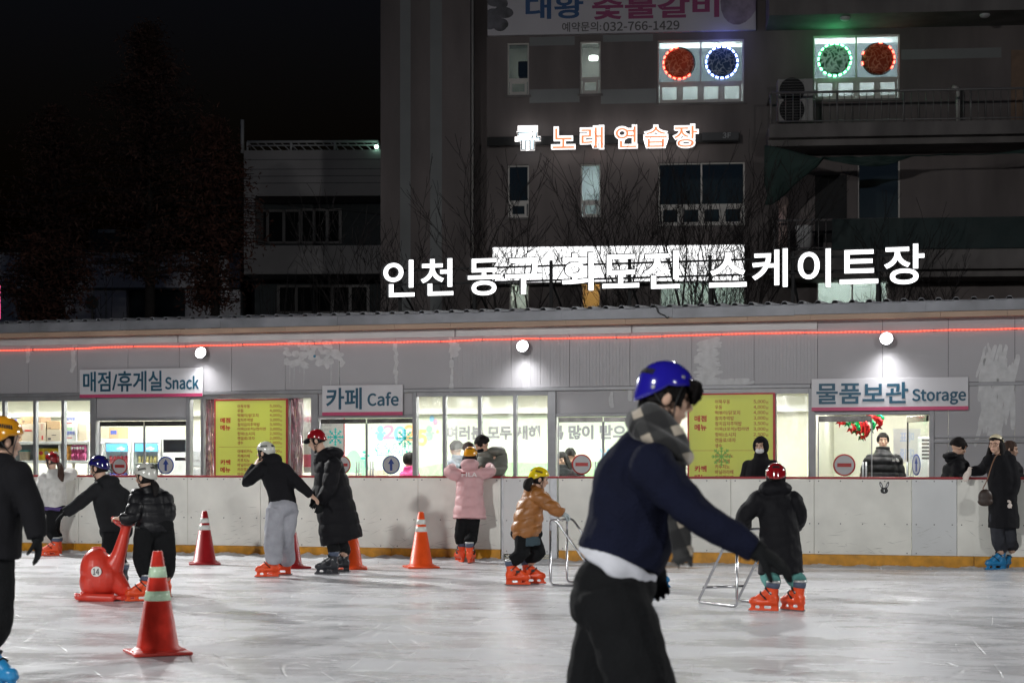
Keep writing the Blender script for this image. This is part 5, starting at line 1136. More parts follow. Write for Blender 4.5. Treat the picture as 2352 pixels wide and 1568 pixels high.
t = empty('pink_sign', 'thin pink glowing sign at the left edge', 'light sign', Matrix.Translation((P(-16, 690, 44).x, 44, -.02))); bm = bmesh.new(); z = P(0, 690, 44).z; rbox(bm, -.2, .2, -.06, .06, z - .5, z + .46, .01); obj('case', bm, M_dark, t); bm = bmesh.new(); box(bm, -.205, .207, -.065, -.055, z - .46, z + .42); obj('face', bm, glow('pink_glow', (1, .12, .30), 1.4), t); bm = bmesh.new(); tube(bm, [(0, 0, 0), (0, 0, z - .5)], .05, 8); obj('pole', bm, M_railm, t)
bm = bmesh.new(); tube(bm, smoothpath([P(548, 464, 43), P(640, 470, 42), P(760, 480, 41), P(884, 494, 40)], 4), .012, 6); tag(obj('overhead_wire', bm, M_dark), 'thin overhead wire sagging across the dark office building', 'wire')

# ================================================================ trees
M_bark = pm('bark', (.018, .014, .013), .9, .3, 8, .4, 30); M_twig = pm('twig', (.016, .012, .012), .9, .2, 8)
def bare_tree(px, d, y_top, seed, lean, label, spread=.55):
    r = random.Random(seed); base = Vector((P(px, 700, d).x, d, -.02)); H = EYE + (HY - y_top) * d / F
    t = empty('bare_tree', label, 'tree', Matrix.Translation(base), 'bare trees in front of the dark building'); bt, bb = bmesh.new(), bmesh.new()
    def grow(p, dr, ln, rad, lv):
        pts = [p]; q = p; d_ = dr.normalized(); n = 4 if lv < 3 else 3
        for k in range(n):
            d_ = (d_ + Vector((r.gauss(0, .10), r.gauss(0, .10), .05 + r.gauss(0, .06)))).normalized(); q = q + d_ * (ln / n); pts.append(q)
        r1 = rad * (.62 if lv else .72); tube(bt if lv < 1 else bb, pts, [max(.0045, rad + (r1 - rad) * k / n) for k in range(n + 1)], 7 if lv < 2 else (5 if lv < 4 else 3))
        if lv >= 6 or q.z > H * (.82 + .2 * r.random()): return
        nb = r.choice((2, 2, 3)) if lv < 5 else 2
        for k in range(nb):
            a = r.uniform(0, 2 * math.pi); s = spread * r.uniform(.55, 1.2); v = (d_ + Vector((math.cos(a), math.sin(a) * .7, .0)) * s + Vector((0, 0, .16))).normalized()
            grow(pts[-1] if k else pts[-1], v, ln * r.uniform(.62, .86), r1 * (.82 if k == 0 else .62), lv + 1)
        if lv >= 1:
            for k in range(2):
                i = r.randrange(1, n); a = r.uniform(0, 2 * math.pi); grow(pts[i], (d_ + Vector((math.cos(a), math.sin(a), .1)) * .8).normalized(), ln * .5, r1 * .4, max(lv + 2, 4))
    grow(Vector((0, 0, 0)), Vector((lean, 0, 1)), (H + .02) * .31, .095, 0)
    obj('trunk', bt, M_bark, t, smooth=True); obj('branches', bb, M_twig, t)
for i, (px, d, yt, ln, lb) in enumerate(((905, 33, 500, .05, 'bare tree behind the first glowing roof letter'), (1010, 33.5, 470, -.1, 'bare tree behind the second glowing roof letter'), (1235, 33, 380, -.22, 'bare tree leaning left behind the left end of the glowing light box'), (1330, 34, 400, -.12, 'bare tree with thin fan of twigs left of the lit narrow window'), (1425, 33, 350, -.05, 'tall bare tree in front of the middle of the glowing light box'), (1545, 33, 345, .04, 'tall bare tree crossing the dark wide window'), (1665, 33.5, 360, .1, 'bare tree at the right end of the glowing light box'), (1790, 34, 430, .0, 'bare tree in front of the lower balcony rail'), (1960, 34, 470, .06, 'thin bare tree behind the glowing letters at the right'), (2085, 33.5, 560, .32, 'bare tree leaning right past the last glowing letter'))):
    bare_tree(px, d, yt, 20 + i, ln, lb)
M_fol = pm('foliage_rust', (.075, .028, .018), .8, .5, 3); M_fold = pm('foliage_dark', (.06, .027, .019), .8, .5, 3)
def conifer(px, d, y_top, y_base, half, seed, n, mat, label, round_=False):
    r = random.Random(seed); base = Vector((P(px, 700, d).x, d, -.02)); H = EYE + (HY - y_top) * d / F; zb = EYE + (HY - y_base) * d / F; wr = half * d / F
    t = empty('conifer' if not round_ else 'autumn_tree', label, 'tree', Matrix.Translation(base), None); bm = bmesh.new(); tube(bm, [(0, 0, 0), (.03, 0, H * .5), (0, 0, H * .97)], [.17, .11, .02], 9); obj('trunk', bm, M_bark, t, smooth=True)
    bm = bmesh.new(); bl = bmesh.new()
    nb = n // 42
    for k in range(nb):
        v = (k + r.random()) / nb; z = zb + (H - zb) * v; a = r.uniform(0, 2 * math.pi)
        L_ = wr * (math.sin(math.pi * (.22 + .78 * v)) ** .8 * .95 + .06) * r.uniform(.45, 1.15) if not round_ else wr * math.sqrt(max(.05, 1 - (2 * v - 1) ** 2)) * r.uniform(.5, 1.1)
        d_ = Vector((math.cos(a), math.sin(a), .18)); p0 = Vector((0, 0, z)); pts = [p0, p0 + d_ * L_ * .5, p0 + d_ * L_ + Vector((0, 0, -.10 * L_))]
        tube(bm, pts, [.025, .015, .006], 4)
        for j in range(42):
            f_ = r.uniform(.15, 1.05); p = p0 + d_ * L_ * f_ + Vector((r.gauss(0, .13), r.gauss(0, .13), r.gauss(-.10 * f_, .10))); s = r.uniform(.035, .085); q = Vector((r.gauss(0, 1), r.gauss(0, 1), r.gauss(-.6, .6))).normalized(); w_ = q.cross(Vector((r.gauss(0, 1), r.gauss(0, 1), r.gauss(0, 1)))).normalized()
            bl.faces.new([bl.verts.new(c) for c in (p, p + q * s + w_ * s * .3, p + q * s * 2.1, p + q * s - w_ * s * .3)])
    obj('branches', bm, M_twig, t); obj('foliage', bl, mat, t)
conifer(125, 40, 245, 660, 150, 1, 8000, M_fold, 'dark conifer shaped tree, leftmost and barely visible against the night sky')
conifer(342, 40, 55, 640, 165, 2, 14000, M_fold, 'tallest rust brown conifer with bare lower trunk'); conifer(492, 39.5, 270, 700, 115, 3, 10000, M_fol, 'dark conifer in front of the office building corner'); conifer(100, 38, 545, 735, 130, 4, 6500, M_fol, 'low rusty leaved tree in front of the pale house', True)
def shrub(px, d, y_top, seed, label):
    r = random.Random(seed); base = Vector((P(px, 700, d).x, d, -.02)); H = EYE + (HY - y_top) * d / F; bm = bmesh.new()
    for k in range(16):
        a = r.uniform(0, 6.28); s = r.uniform(.1, .55); p = Vector((r.uniform(-.1, .1), r.uniform(-.1, .1), 0)); h = H * r.uniform(.75, 1); e = p + Vector((math.cos(a) * s, math.sin(a) * s, h)); m_ = (p + e) / 2 + Vector((r.gauss(0, .05), r.gauss(0, .05), 0)); tube(bm, [p, m_, e], [.02, .014, .005], 5)
        for j in range(4): q = m_ + (e - m_) * r.random(); tube(bm, [q, q + Vector((r.gauss(0, .2), r.gauss(0, .2), r.uniform(.2, .5)))], [.007, .003], 3)
    o = obj('stems', bm, M_twig, empty('bare_shrub', label, 'shrub', Matrix.Translation(base), 'bare shrubs behind the shop roof'))
shrub(250, 36, 610, 1, 'bare shrub beside the dark round sign'); shrub(620, 36, 590, 2, 'bare shrub in front of the dark glass ground floor'); shrub(730, 36, 600, 3, 'bare shrub nearest the tall building wing')
# ================================================================ people
M_skin = pm('skin', (.60, .38, .275), .5, .05, 20); M_eye = pm('eye_dark', (.012, .01, .01), .25, 0); M_lip = pm('lip', (.42, .16, .14), .45, 0)
M_hair = pm('hair_black', (.011, .009, .009), .75, .3, 30, .5, 90, stretch=(1, 1, .3), spec=.2); M_hairb = pm('hair_brown', (.045, .022, .014), .65, .3, 30, .5, 90, stretch=(1, 1, .3), spec=.3)
def cloth(name, rgb, rough=.9, bump=.35, bs=220, sheen=0, var=.14): return pm(name, rgb, rough, var, 9, bump, bs, sheen=sheen, spec=.15)
M_black = cloth('black_cloth', (.010, .010, .012)); M_blackp = pm('black_padded', (.009, .009, .011), .65, .12, 8, .25, 26, spec=.12); M_blackg = pm('black_glossy_padded', (.010, .010, .012), .45, .12, 8, .3, 24, spec=.25)
M_navy = cloth('navy_knit', (.0075, .0095, .025), .9, .9, 110); M_trou = cloth('black_trousers', (.0085, .009, .010), .9, .6, 60); M_dgrey = cloth('dark_grey_cloth', (.016, .017, .019)); M_jean = cloth('grey_denim', (.035, .037, .045)); M_swt = cloth('grey_sweat', (.33, .335, .37), .9, .5, 160)
M_white = cloth('white_fleece', (.58, .57, .54), .95, 1.0, 90, .5); M_tee = cloth('white_tee', (.62, .63, .68)); M_pinkp = pm('pink_padded', (.60, .345, .355), .5, .06, 8, .25, 26); M_ora = pm('camel_padded', (.30, .115, .026), .42, .14, 8, .3, 24); M_olive = pm('grey_green_padded', (.17, .175, .15), .5, .1, 8, .3, 24); M_teal_ = cloth('teal_cloth', (.10, .27, .25)); M_skirt = cloth('slate_skirt', (.05, .075, .09)); M_glb = cloth('black_glove', (.010, .011, .012)); M_glc = cloth('cream_glove', (.60, .53, .48)); M_glg = cloth('pale_glove', (.40, .46, .47))
M_bluegrey = pm('bluegrey_padded', (.10, .12, .16), .5, .1, 8, .2, 26)
def shell(name, rgb): return pm(name, rgb, .14, .05, 5, coat=.6)
M_hred, M_hblue, M_hnavy, M_hwhite, M_hyel, M_hyel2, M_hcream = shell('helmet_red', (.24, .006, .010)), shell('helmet_blue', (.016, .012, .30)), shell('helmet_navy', (.012, .010, .11)), shell('helmet_white', (.55, .55, .50)), shell('helmet_amber', (.66, .28, .012)), shell('helmet_yellow', (.72, .52, .010)), shell('helmet_cream', (.72, .64, .44))
M_skor = pm('skate_orange', (.78, .075, .014), .35, .12, 9, .05, 30); M_skbk = pm('skate_black', (.018, .02, .026), .35, .12, 9); M_skbl = pm('skate_blue', (.02, .22, .48), .35, .12, 9); M_lin = pm('liner_slate', (.07, .09, .14), .7, .1); M_silv = pm('liner_silver', (.5, .5, .5), .35, .1, metal=.5); M_bld = pm('blade_steel', (.35, .35, .36), .25, .1, metal=.9); M_blk = pm('strap_black', (.012, .012, .013), .5, 0)
# ---- the rental skate, built once
def _skate_meshes():
    out = {}
    bm = bmesh.new()
    tube(bm, [(-.13, 0, .088), (.135, 0, .085)], [(.030, .03), (.034, .024)], 14, Vector((0, 0, 1)))
    tube(bm, [(-.12, 0, .095), (-.04, 0, .1), (.06, 0, .098), (.12, 0, .095), (.155, 0, .094)], [(.038, .03), (.043, .03), (.046, .032), (.04, .03), (.02, .016)], 14, Vector((0, 0, 1)))
    ell(bm, (.09, 0, .112), (.062, .044, .036)); ell(bm, (-.09, 0, .125), (.05, .044, .06)); tube(bm, [(-.066, 0, .11), (-.07, 0, .17), (-.074, 0, .25)], [(.046, .058), (.048, .056), (.056, .06)], 16, Vector((1, 0, 0))); tube(bm, [(.07, 0, .12), (.0, 0, .165), (-.05, 0, .2)], [.04, .045, .048], 14)
    prism(bm, [(-.135, .012), (.15, .012), (.165, .024), (.15, .034), (-.135, .034)], -.014, .014); prism(bm, [(-.13, .03), (-.065, .03), (-.06, .08), (-.13, .08)], -.016, .016); prism(bm, [(.015, .03), (.045, .03), (.06, .08), (.0, .08)], -.016, .016); prism(bm, [(.10, .03), (.14, .03), (.13, .08), (.09, .08)], -.016, .016); prism(bm, [(-.13, .072), (.13, .072), (.13, .09), (-.13, .09)], -.018, .018)
    out['boot'] = fuse(bm, .0065, 2)
    bm = bmesh.new(); tube(bm, [(-.074, 0, .232), (-.078, 0, .262), (-.08, 0, .285)], [(.057, .062), (.063, .068), (.062, .066)], 18, Vector((1, 0, 0))); out['liner'] = bm
    bm = bmesh.new(); tube(bm, [(-.08, 0, .284), (-.081, 0, .302), (-.081, 0, .304)], [(.064, .069), (.062, .067), (.05, .055)], 18, Vector((1, 0, 0))); out['cuff'] = bm
    bm = bmesh.new(); prism(bm, [(-.15, .006), (-.13, 0), (.14, 0), (.165, .008), (.165, .02), (-.15, .02)], -.003, .003); out['blade'] = bm
    bm = bmesh.new()
    for x, z, w in ((.03, .165, .05), (-.02, .215, .055)): tube(bm, [(x - .05, -w, z - .04), (x + .005, -w * .75, z + .012), (x + .01, 0, z + .03), (x + .005, w * .75, z + .012), (x - .05, w, z - .04)], [(.012, .005)] * 5, 8)
    rbox(bm, -.01, .03, -.058, -.045, .15, .18, .004); out['strap'] = bm
    bm = bmesh.new()
    for s in (-1, 1): tube(bm, [(-.062, s * .044, .185), (-.062, s * .058, .185)], .013, 14)
    out['rivet'] = bm
    return out
_SKM = {}
for k, b in _skate_meshes().items():
    bmesh.ops.recalc_face_normals(b, faces=b.faces[:]); me = bpy.data.meshes.new('skate_' + k); b.to_mesh(me); b.free()
    for p in me.polygons: p.use_smooth = k in ('boot', 'liner', 'cuff')
    _SKM[k] = me
_SKC = {}
def skate_mesh(k, m):
    if (k, m.name) not in _SKC:
        me = _SKM[k].copy(); me.materials.clear(); me.materials.append(m); _SKC[(k, m.name)] = me
    return _SKC[(k, m.name)]
def ydir(yaw): return Vector((math.sin(R(yaw)), -math.cos(R(yaw)), 0))       # 0 faces the camera, 90 right, 180 away, -90 left
class Per:
    def __init__(s, label, px, py, d=None, sc=1.0, group=None, vox=.012):
        s.d = d if d else F * EYE / (py - HY); s.sc = sc; s.vox = vox; q = P(px, py, s.d); s.root = empty('person', label, 'person', Matrix.Translation((q.x, s.d, 0.0 if s.d < BOARD.d(px) else -.0)), group); s.ank = []; s.skin = bmesh.new(); s.hands = bmesh.new(); s.u = s.d / F
    def j(s, x, y, z=0): return P(x, y, s.d + z)
    def skate(s, px, py, yaw, mat, sc=None, lift=0):
        sc = sc or s.sc; g = P(px, py, F * EYE / (py - HY)); g.z = 0.0005 + lift; f = ydir(yaw); side = Vector((0, 0, 1)).cross(f)
        M = Matrix(((f.x, side.x, 0, g.x), (f.y, side.y, 0, g.y), (0, 0, 1, g.z), (0, 0, 0, 1))) @ Matrix.Scale(sc, 4); L = MW[s.root.name].inverted() @ M
        b = bpy.data.objects.new('skate', skate_mesh('boot', mat)); COL.objects.link(b); b.parent = s.root; b.matrix_local = L; MW[b.name] = M
        for k, m in (('liner', M_lin), ('cuff', M_silv), ('blade', M_bld), ('strap', M_blk), ('rivet', M_silv)):
            o = bpy.data.objects.new(k, skate_mesh(k, m)); COL.objects.link(o); o.parent = b
        s.ank.append(M @ Vector((-.08, 0, .26))); return b
    def head(s, x, y, z=0, yaw=0, pitch=0, roll=0, hs=1.0, HC=None):
        s.HC = HC if HC is not None else s.j(x, y, z); s.hs = hs; f = ydir(yaw); side = f.cross(Vector((0, 0, 1)))        # side: to the person's right
        Rm = Matrix((side, f, Vector((0, 0, 1)))).transposed() @ (Matrix.Rotation(R(-pitch), 3, 'X') @ Matrix.Rotation(R(roll), 3, 'Y')); s.HM = Rm; return s.HC
    def hp(s, x, y, z): return s.HC + s.HM @ (Vector((x, y, z)) * s.hs)      # side, forward, up
    def skull(s, bm=None):
        bm = bm or s.skin; h = s.hs; e = lambda c, r: ell(bm, s.hp(*c), Vector(r) * h, s.HM)
        e((0, -.008, .02), (.076, .094, .093)); e((0, .022, -.045), (.060, .066, .066)); e((0, .05, -.085), (.032, .032, .026)); tube(bm, [s.hp(0, .086, .012), s.hp(0, .104, -.022), s.hp(0, .092, -.034)], [.009 * h, .015 * h, .012 * h], 8); e((0, .082, -.06), (.026, .014, .012)); e((0, .078, .035), (.055, .016, .014))
        for k in (-1, 1): e((k * .078, -.005, -.008), (.012, .022, .034)); e((k * .042, .06, -.018), (.026, .026, .024))
    def face(s, mouth=True, brow=True):
        h = s.hs
        for k in (-1, 1):
            bm = bmesh.new(); ell(bm, s.hp(k * .030, .0805, .006), Vector((.0125, .007, .0048)) * h, s.HM, 10, 6); obj('eye', bm, M_eye, s.root, True)
            if brow: bm = bmesh.new(); tube(bm, [s.hp(k * .014, .090, .024), s.hp(k * .03, .0895, .031), s.hp(k * .047, .078, .025)], [.0035 * h, .0045 * h, .002 * h], 6); obj('eyebrow', bm, M_hair, s.root, True)
        if mouth: bm = bmesh.new(); ell(bm, s.hp(0, .0945, -.061), Vector((.023, .006, .0055)) * h, s.HM, 12, 6); obj('mouth', bm, M_lip, s.root, True)
    def cap(s, name, mat, k=1.12, low=-.9, hair_line=.045, face_w=.07, fringe=0.0, amp=.006, seed=0, fz=-.2, off=(0, -.012, .012)):
        """hair or a hood: a shell round the skull, open over the face"""
        bm = bmesh.new(); n, m_ = 40, 26; A_ = []
        for i in range(m_ + 1):
            e = math.pi / 2 - (math.pi / 2 - math.asin(max(-.98, low))) * i / m_; r = []
            for j in range(n):
                a = 2 * math.pi * j / n; v = Vector((.078 * k * math.sin(a) * math.cos(e), .096 * k * math.cos(a) * math.cos(e), .098 * k * math.sin(e)))
                v *= 1 + amp / .1 * noise.noise(Vector((v.x * 26 + seed, v.y * 26, v.z * 9)))
                v += Vector(off)
                line = hair_line + fringe * noise.noise(Vector((a * 7, seed, 0))) 
                if v.y > .02 and v.z < line and abs(v.x) < face_w * (1.0 if v.z > -.04 else .95): v = Vector((v.x * .55, min(v.y, .05) * .6, v.z))
                r.append(s.hp(*v))
            A_.append(r)
        rings(bm, A_, True); return obj(name, bm, mat, s.root, True, smooth=True)
    def helmet(s, mat, vents=True, strap=True, front=18, back=-30, side_=2, tilt=0, big=1.0, chin=True, vent_az=None):
        bm = bmesh.new(); n, m_ = 44, 12; a_, b_, h_ = .102 * big, .120 * big, .112 * big; A_ = []; c0 = Vector((0, -.012, .032))
        def cut(az): c = math.cos(az); return R(side_ + (front - side_) * max(0, c) ** 1.5 + (back - side_) * max(0, -c) ** .8)
        def pos(az, e, k=1.0): ce = math.cos(e) if e > 0 else 1 - .25 * (1 - math.cos(e)); return c0 + Vector((a_ * k * math.sin(az) * ce, b_ * k * math.cos(az) * ce, h_ * k * math.sin(e) * (1 if e > 0 else 1.3)))
        for i in range(m_ + 1): A_.append([s.hp(*pos(2 * math.pi * j / n, math.pi / 2 - .02 - (math.pi / 2 - .02 - cut(2 * math.pi * j / n)) * i / m_)) for j in range(n)])
        for k in (.965, .90): A_.append([s.hp(*pos(2 * math.pi * j / n, cut(2 * math.pi * j / n) - (.03 if k > .95 else 0), k)) for j in range(n)])
        for i in range(m_ - 1, 5, -2): A_.append([s.hp(*pos(2 * math.pi * j / n, math.pi / 2 - .02 - (math.pi / 2 - .02 - cut(2 * math.pi * j / n)) * i / m_, .9)) for j in range(n)])
        rings(bm, A_, True); hm = obj('helmet', bm, mat, s.root, True, smooth=True)
        if vents:
            bm = bmesh.new()
            for az in (vent_az or (R(105), R(-105), R(180))):
                for q in range(-3, 4):
                    z_ = az + q * .115; e = R(26); c = pos(z_, e, 1.0); o_ = pos(z_, e + .16, 1.0); nn = (c - c0).normalized(); up = (o_ - c).normalized(); sd = up.cross(nn)
                    pts = [c + sd * (x * .0045) + up * (y * .013) + nn * w for w in (.0012, -.012) for x, y in ((-1, -1), (1, -1), (1, 1), (-1, 1))]; v = [bm.verts.new(s.hp(*p)) for p in pts]
                    for f in ((0, 1, 2, 3), (7, 6, 5, 4), (0, 4, 5, 1), (1, 5, 6, 2), (2, 6, 7, 3), (3, 7, 4, 0)): bm.faces.new([v[t] for t in f])
            obj('vents', bm, M_dark, hm, True)
        if strap:
            bm = bmesh.new()
            for k in (-1, 1):
                tube(bm, [s.hp(k * .092, .045, .05), s.hp(k * .082, .035, -.03), s.hp(k * .072, .04, -.075), s.hp(0, .055, -.125)], [(.010 * s.hs, .003)] * 4, 8); tube(bm, [s.hp(k * .09, -.06, .0), s.hp(k * .082, .0, -.055), s.hp(k * .072, .04, -.075)], [(.008 * s.hs, .003)] * 3, 8)
            ell(bm, s.hp(0, .058, -.122), Vector((.03, .022, .016)) * s.hs, s.HM); obj('strap', bm, M_blk, s.root, True, smooth=True)
        return hm
    def limbs(s, arms, legs, spine, hip=None):
        """inner body: neck, trunk, arms, legs, all one surface with the head"""
        c = s.sc; tube(s.skin, [s.hp(0, -.015, -.05)] + [Vector(p) for p in spine], [.052 * c, .058 * c] + [.10 * c] * (len(spine) - 1), 12)
        for a in arms: tube(s.skin, smoothpath(a, 3), [.036 * c] * (3 * (len(a) - 1)) + [.028 * c], 10); tube(s.skin, [Vector(spine[1]) , a[0]], .06 * c, 10)
        for l in legs: tube(s.skin, smoothpath(l, 3), [.055 * c] * (3 * (len(l) - 1)) + [.04 * c], 10); tube(s.skin, [Vector(spine[-1]), l[0]], .07 * c, 10)
    def hand(s, W, d, n, glove=None, curl=.35, k=1.0, thumb=1):
        bm = bmesh.new() if glove else s.skin; W = Vector(W); d = Vector(d).normalized(); n = Vector(n); n = (n - d * n.dot(d)).normalized(); sd = d.cross(n) * thumb; k = k * s.sc; M = Matrix((sd, d, n)).transposed(); g = 1.15 if glove else 1.0
        ell(bm, W + d * .045 * k, Vector((.042 * g, .055, .019 * g)) * k, M); tube(bm, [W - d * .05 * k, W + d * .02 * k], [.034 * k * g, .03 * k * g], 12)
        for q, L_ in enumerate((.068, .078, .073, .058)):
            p = W + d * .082 * k + sd * (-.030 + .02 * q) * k; pts = [p - d * .02 * k, p]; a = curl * (.6 + .12 * q); dd = d + sd * (-.10 + .07 * q)
            for f_ in (.42, .33, .25): v = dd * math.cos(a) + n * math.sin(a); p = p + v.normalized() * L_ * f_ * k; pts.append(p); a += curl * .9
            tube(bm, pts, [.0105 * k * g, .0105 * k * g, .0098 * k * g, .009 * k * g, .006 * k * g], 8)
        p = W + d * .02 * k - sd * .036 * k; tube(bm, [p + sd * .02 * k, p, p + (d * .75 - sd * .55 + n * .35) * .045 * k, p + (d * 1.0 - sd * .62 + n * .6) * .072 * k], [.014 * k * g, .013 * k * g, .0115 * k * g, .007 * k * g], 8)
        if glove: obj('glove', fuse(bm, max(.0045, s.vox * .45), 1), glove, s.root, True)
    def body(s, vox=None): return obj('body', fuse(s.skin, vox or max(.006, s.vox * .6), 2), M_skin, s.root, True)
    def wear(s, name, mat, torso=None, tyaw=0, sleeves=(), blobs=(), tubes=(), quilt=0, per=.09, wr=.008, vox=None, sw=1.0, seed=0, axis=None):
        bm = bmesh.new(); f = ydir(tyaw)
        if torso: tube(bm, smoothpath([t[0] for t in torso], 3), _lerp([t[1] for t in torso], 3), 22, f)
        for a in sleeves:
            r = a[1] if isinstance(a, tuple) else [.082, .07, .056]; q = a[0] if isinstance(a, tuple) else a; tube(bm, smoothpath(q, 4), _lerp([x * sw for x in r], 4), 14); ell(bm, q[0], r[0] * sw * 1.02)
        for c, r in blobs: ell(bm, c, r)
        for p, r in tubes: tube(bm, smoothpath(p, 4), _lerp(r, 4), 14)
        ax = axis or Vector((0, 0, 1))
        def disp(co):
            v = wr * noise.noise(co * 6 + Vector((seed, 0, 0))) + wr * .6 * noise.noise(co * 15 + Vector((0, seed, 0)))
            if quilt: z = co.dot(ax) + .012 * noise.noise(co * 3); v += quilt * (abs(math.sin(math.pi * z / per)) ** .6 - .6)
            return v
        return obj(name, fuse(bm, vox or s.vox, 2, disp), mat, s.root, True)
def _lerp(rs, k):
    out = []
    for i in range(len(rs) - 1):
        for j in range(k):
            t = j / k; a, b = rs[i], rs[i + 1]
            out.append(tuple(x + (y - x) * t for x, y in zip(a, b)) if isinstance(a, tuple) else a + (b - a) * t)
    return out + [rs[-1]]
V3 = lambda *a: Vector(a)
def legs_pants(p, hips, knees, mat, name='trousers', r=(.10, .082, .07), low=.0, seed=0, blobs=(), wr=.010, hipr=None, ankle_up=.02, vox=None):
    """trousers from hips over knees to the skates"""
    tb = []; hipc = (hips[0] + hips[1]) / 2
    for h, k, a in zip(hips, knees, p.ank): tb.append(([h, k, a + V3(0, 0, ankle_up + low)], list(r)))
    w = abs((hips[1] - hips[0]).length) / 2
    p.wear(name, mat, blobs=[(hipc + V3(0, 0, .02), hipr or (w + r[0] * .95, r[0] * 1.25, r[0] * 1.2))] + list(blobs), tubes=tb, wr=wr, seed=seed, vox=vox)
    return [[h, k, a + V3(0, 0, -.05)] for h, k, a in zip(hips, knees, p.ank)]

# ---- A: the big skater in front, blue helmet, navy sweater
p = Per('person in blue helmet, navy sweater and checked scarf skating past closest to the camera', 1440, 1824, 7.28, vox=.011); u = p.u
p.skate(1425, 1838, 75, M_skor); p.skate(1490, 1810, 85, M_skor)
p.head(1531, 911, 0, 90, 14, hs=1.06); p.skull()
hips = [p.j(1401, 1350, -.07), p.j(1424, 1352, .07)]; kn = [p.j(1378, 1590, .10), p.j(1474, 1590, -.12)]; hips = hips[::-1]
legs = legs_pants(p, hips, kn, M_trou, r=(.150, .150, .14), seed=3, hipr=(.178, .186, .135), wr=.012, blobs=[(p.j(1402, 1385, -.01), (.178, .180, .15))], ankle_up=-.1)
armN = [p.j(1500, 1075, -.19), p.j(1618, 1195, -.27), p.j(1735, 1262, -.30)]; armF = [p.j(1500, 1072, .19), p.j(1470, 1200, .27), p.j(1500, 1290, .26)]
p.limbs([armN, armF], legs, [p.j(1515, 985), p.j(1490, 1060), p.j(1445, 1200), p.j(1415, 1320)]); p.body(.006); p.face(False)
p.hand(p.j(1740, 1265, -.30), (.80, -.1, -.48), (-.3, .3, -.8), M_glb, .28, 1.2, 1)
p.hand(p.j(1500, 1292, .26), (.2, 0, -1), (0, -1, 0), M_glb, .3, 1.1, -1)
p.wear('sweater', M_navy, [(p.j(1424, 1285), (.155, .185)), (p.j(1440, 1238), (.17, .195)), (p.j(1456, 1160), (.185, .195)), (p.j(1474, 1090), (.19, .185)), (p.j(1494, 1040), (.165, .15)), (p.j(1514, 1000), (.085, .085))], 90,
       [(armN, [.10, .074, .054]), (armF, [.095, .08, .058])], tubes=[([p.j(1405, 1100, .0), p.j(1500, 1045, .0), p.j(1560, 1075, -.05)], [.06, .08, .05]), ([p.j(1350, 1262), p.j(1390, 1274), p.j(1440, 1290), p.j(1512, 1304)], [.05, .075, .085, .04])], wr=.014, vox=.010, seed=2)
bm = bmesh.new(); tube(bm, smoothpath([p.j(1402, 1322), p.j(1412, 1308), p.j(1420, 1285), p.j(1425, 1275)], 3), [(.165, .168), (.17, .17), (.172, .174), (.173, .176), (.173, .178), (.172, .178), (.168, .172), (.166, .17), (.16, .165), (.15, .16)], 40, V3(.95, 0, .22))
obj('shirt', fuse(bm, .009, 2, lambda c: .010 * noise.noise(c * 14)), M_tee, p.root, True)
def plaid():
    m = pm('plaid_scarf', (.5, .46, .38), .9, 0, bump=.4, bs=200, sheen=.3); N = m.node_tree.nodes; L = m.node_tree.links; tc = N.new('ShaderNodeTexCoord'); mp = N.new('ShaderNodeMapping'); mp.inputs['Scale'].default_value = (7.5, 7.5, 8.2); mp.inputs['Rotation'].default_value = (.15, .35, .2); L.new(tc.outputs['Object'], mp.inputs[0]); sp = N.new('ShaderNodeSeparateXYZ'); L.new(mp.outputs[0], sp.inputs[0]); res = []
    for ax in ('X', 'Z'):
        f = N.new('ShaderNodeMath'); f.operation = 'FRACT'; L.new(sp.outputs[ax], f.inputs[0]); g = N.new('ShaderNodeMath'); g.operation = 'GREATER_THAN'; g.inputs[1].default_value = .34; L.new(f.outputs[0], g.inputs[0]); res.append(g.outputs[0])
    a = N.new('ShaderNodeMath'); a.operation = 'ADD'; L.new(res[0], a.inputs[0]); L.new(res[1], a.inputs[1]); r = N.new('ShaderNodeValToRGB'); r.color_ramp.interpolation = 'CONSTANT'; e = r.color_ramp.elements; e[0].color = (.46, .40, .32, 1); e[1].position = .2; e[1].color = (.030, .030, .030, 1); x = e.new(.75); x.color = (.012, .012, .013, 1); h = N.new('ShaderNodeMath'); h.operation = 'MULTIPLY'; h.inputs[1].default_value = .5; L.new(a.outputs[0], h.inputs[0]); L.new(h.outputs[0], r.inputs[0]); L.new(r.outputs[0], N['Principled BSDF'].inputs['Base Color']); return m
M_plaid = plaid()
sc_ = p.wear('scarf', M_plaid, tubes=[([p.j(1470, 985, -.10), p.j(1515, 1010, -.155), p.j(1566, 1038, -.11), p.j(1572, 1048, .02), p.j(1535, 1005, .12), p.j(1480, 968, .10), p.j(1462, 965, .0), p.j(1470, 985, -.10)], [.044, .042, .034, .036, .038, .044, .05, .044]), ([p.j(1482, 965, -.05), p.j(1500, 955, -.09), p.j(1540, 990, -.10), p.j(1570, 1030, -.06)], [.05, .05, .04, .035])], wr=.012, vox=.009)
bm = bmesh.new(); r = random.Random(2)
tube(bm, [p.j(1560, 1060, -.10), p.j(1560, 1150, -.12), p.j(1562, 1225, -.15), p.j(1566, 1265, -.16)], [(.03, .02), (.045, .02), (.05, .018), (.042, .016)], 12)
for k in range(13): x = 1545 + k * 3.7; tube(bm, [p.j(x, 1258, -.16 + r.uniform(-.015, .015)), p.j(x + r.uniform(-4, 5), 1282, -.16), p.j(x + r.uniform(-5, 7), 1300 + r.uniform(-10, 8), -.16)], [.009, .008, .004], 6)
obj('scarf_tail', fuse(bm, .006, 1, lambda c: .006 * noise.noise(c * 20)), M_plaid, p.root, True)
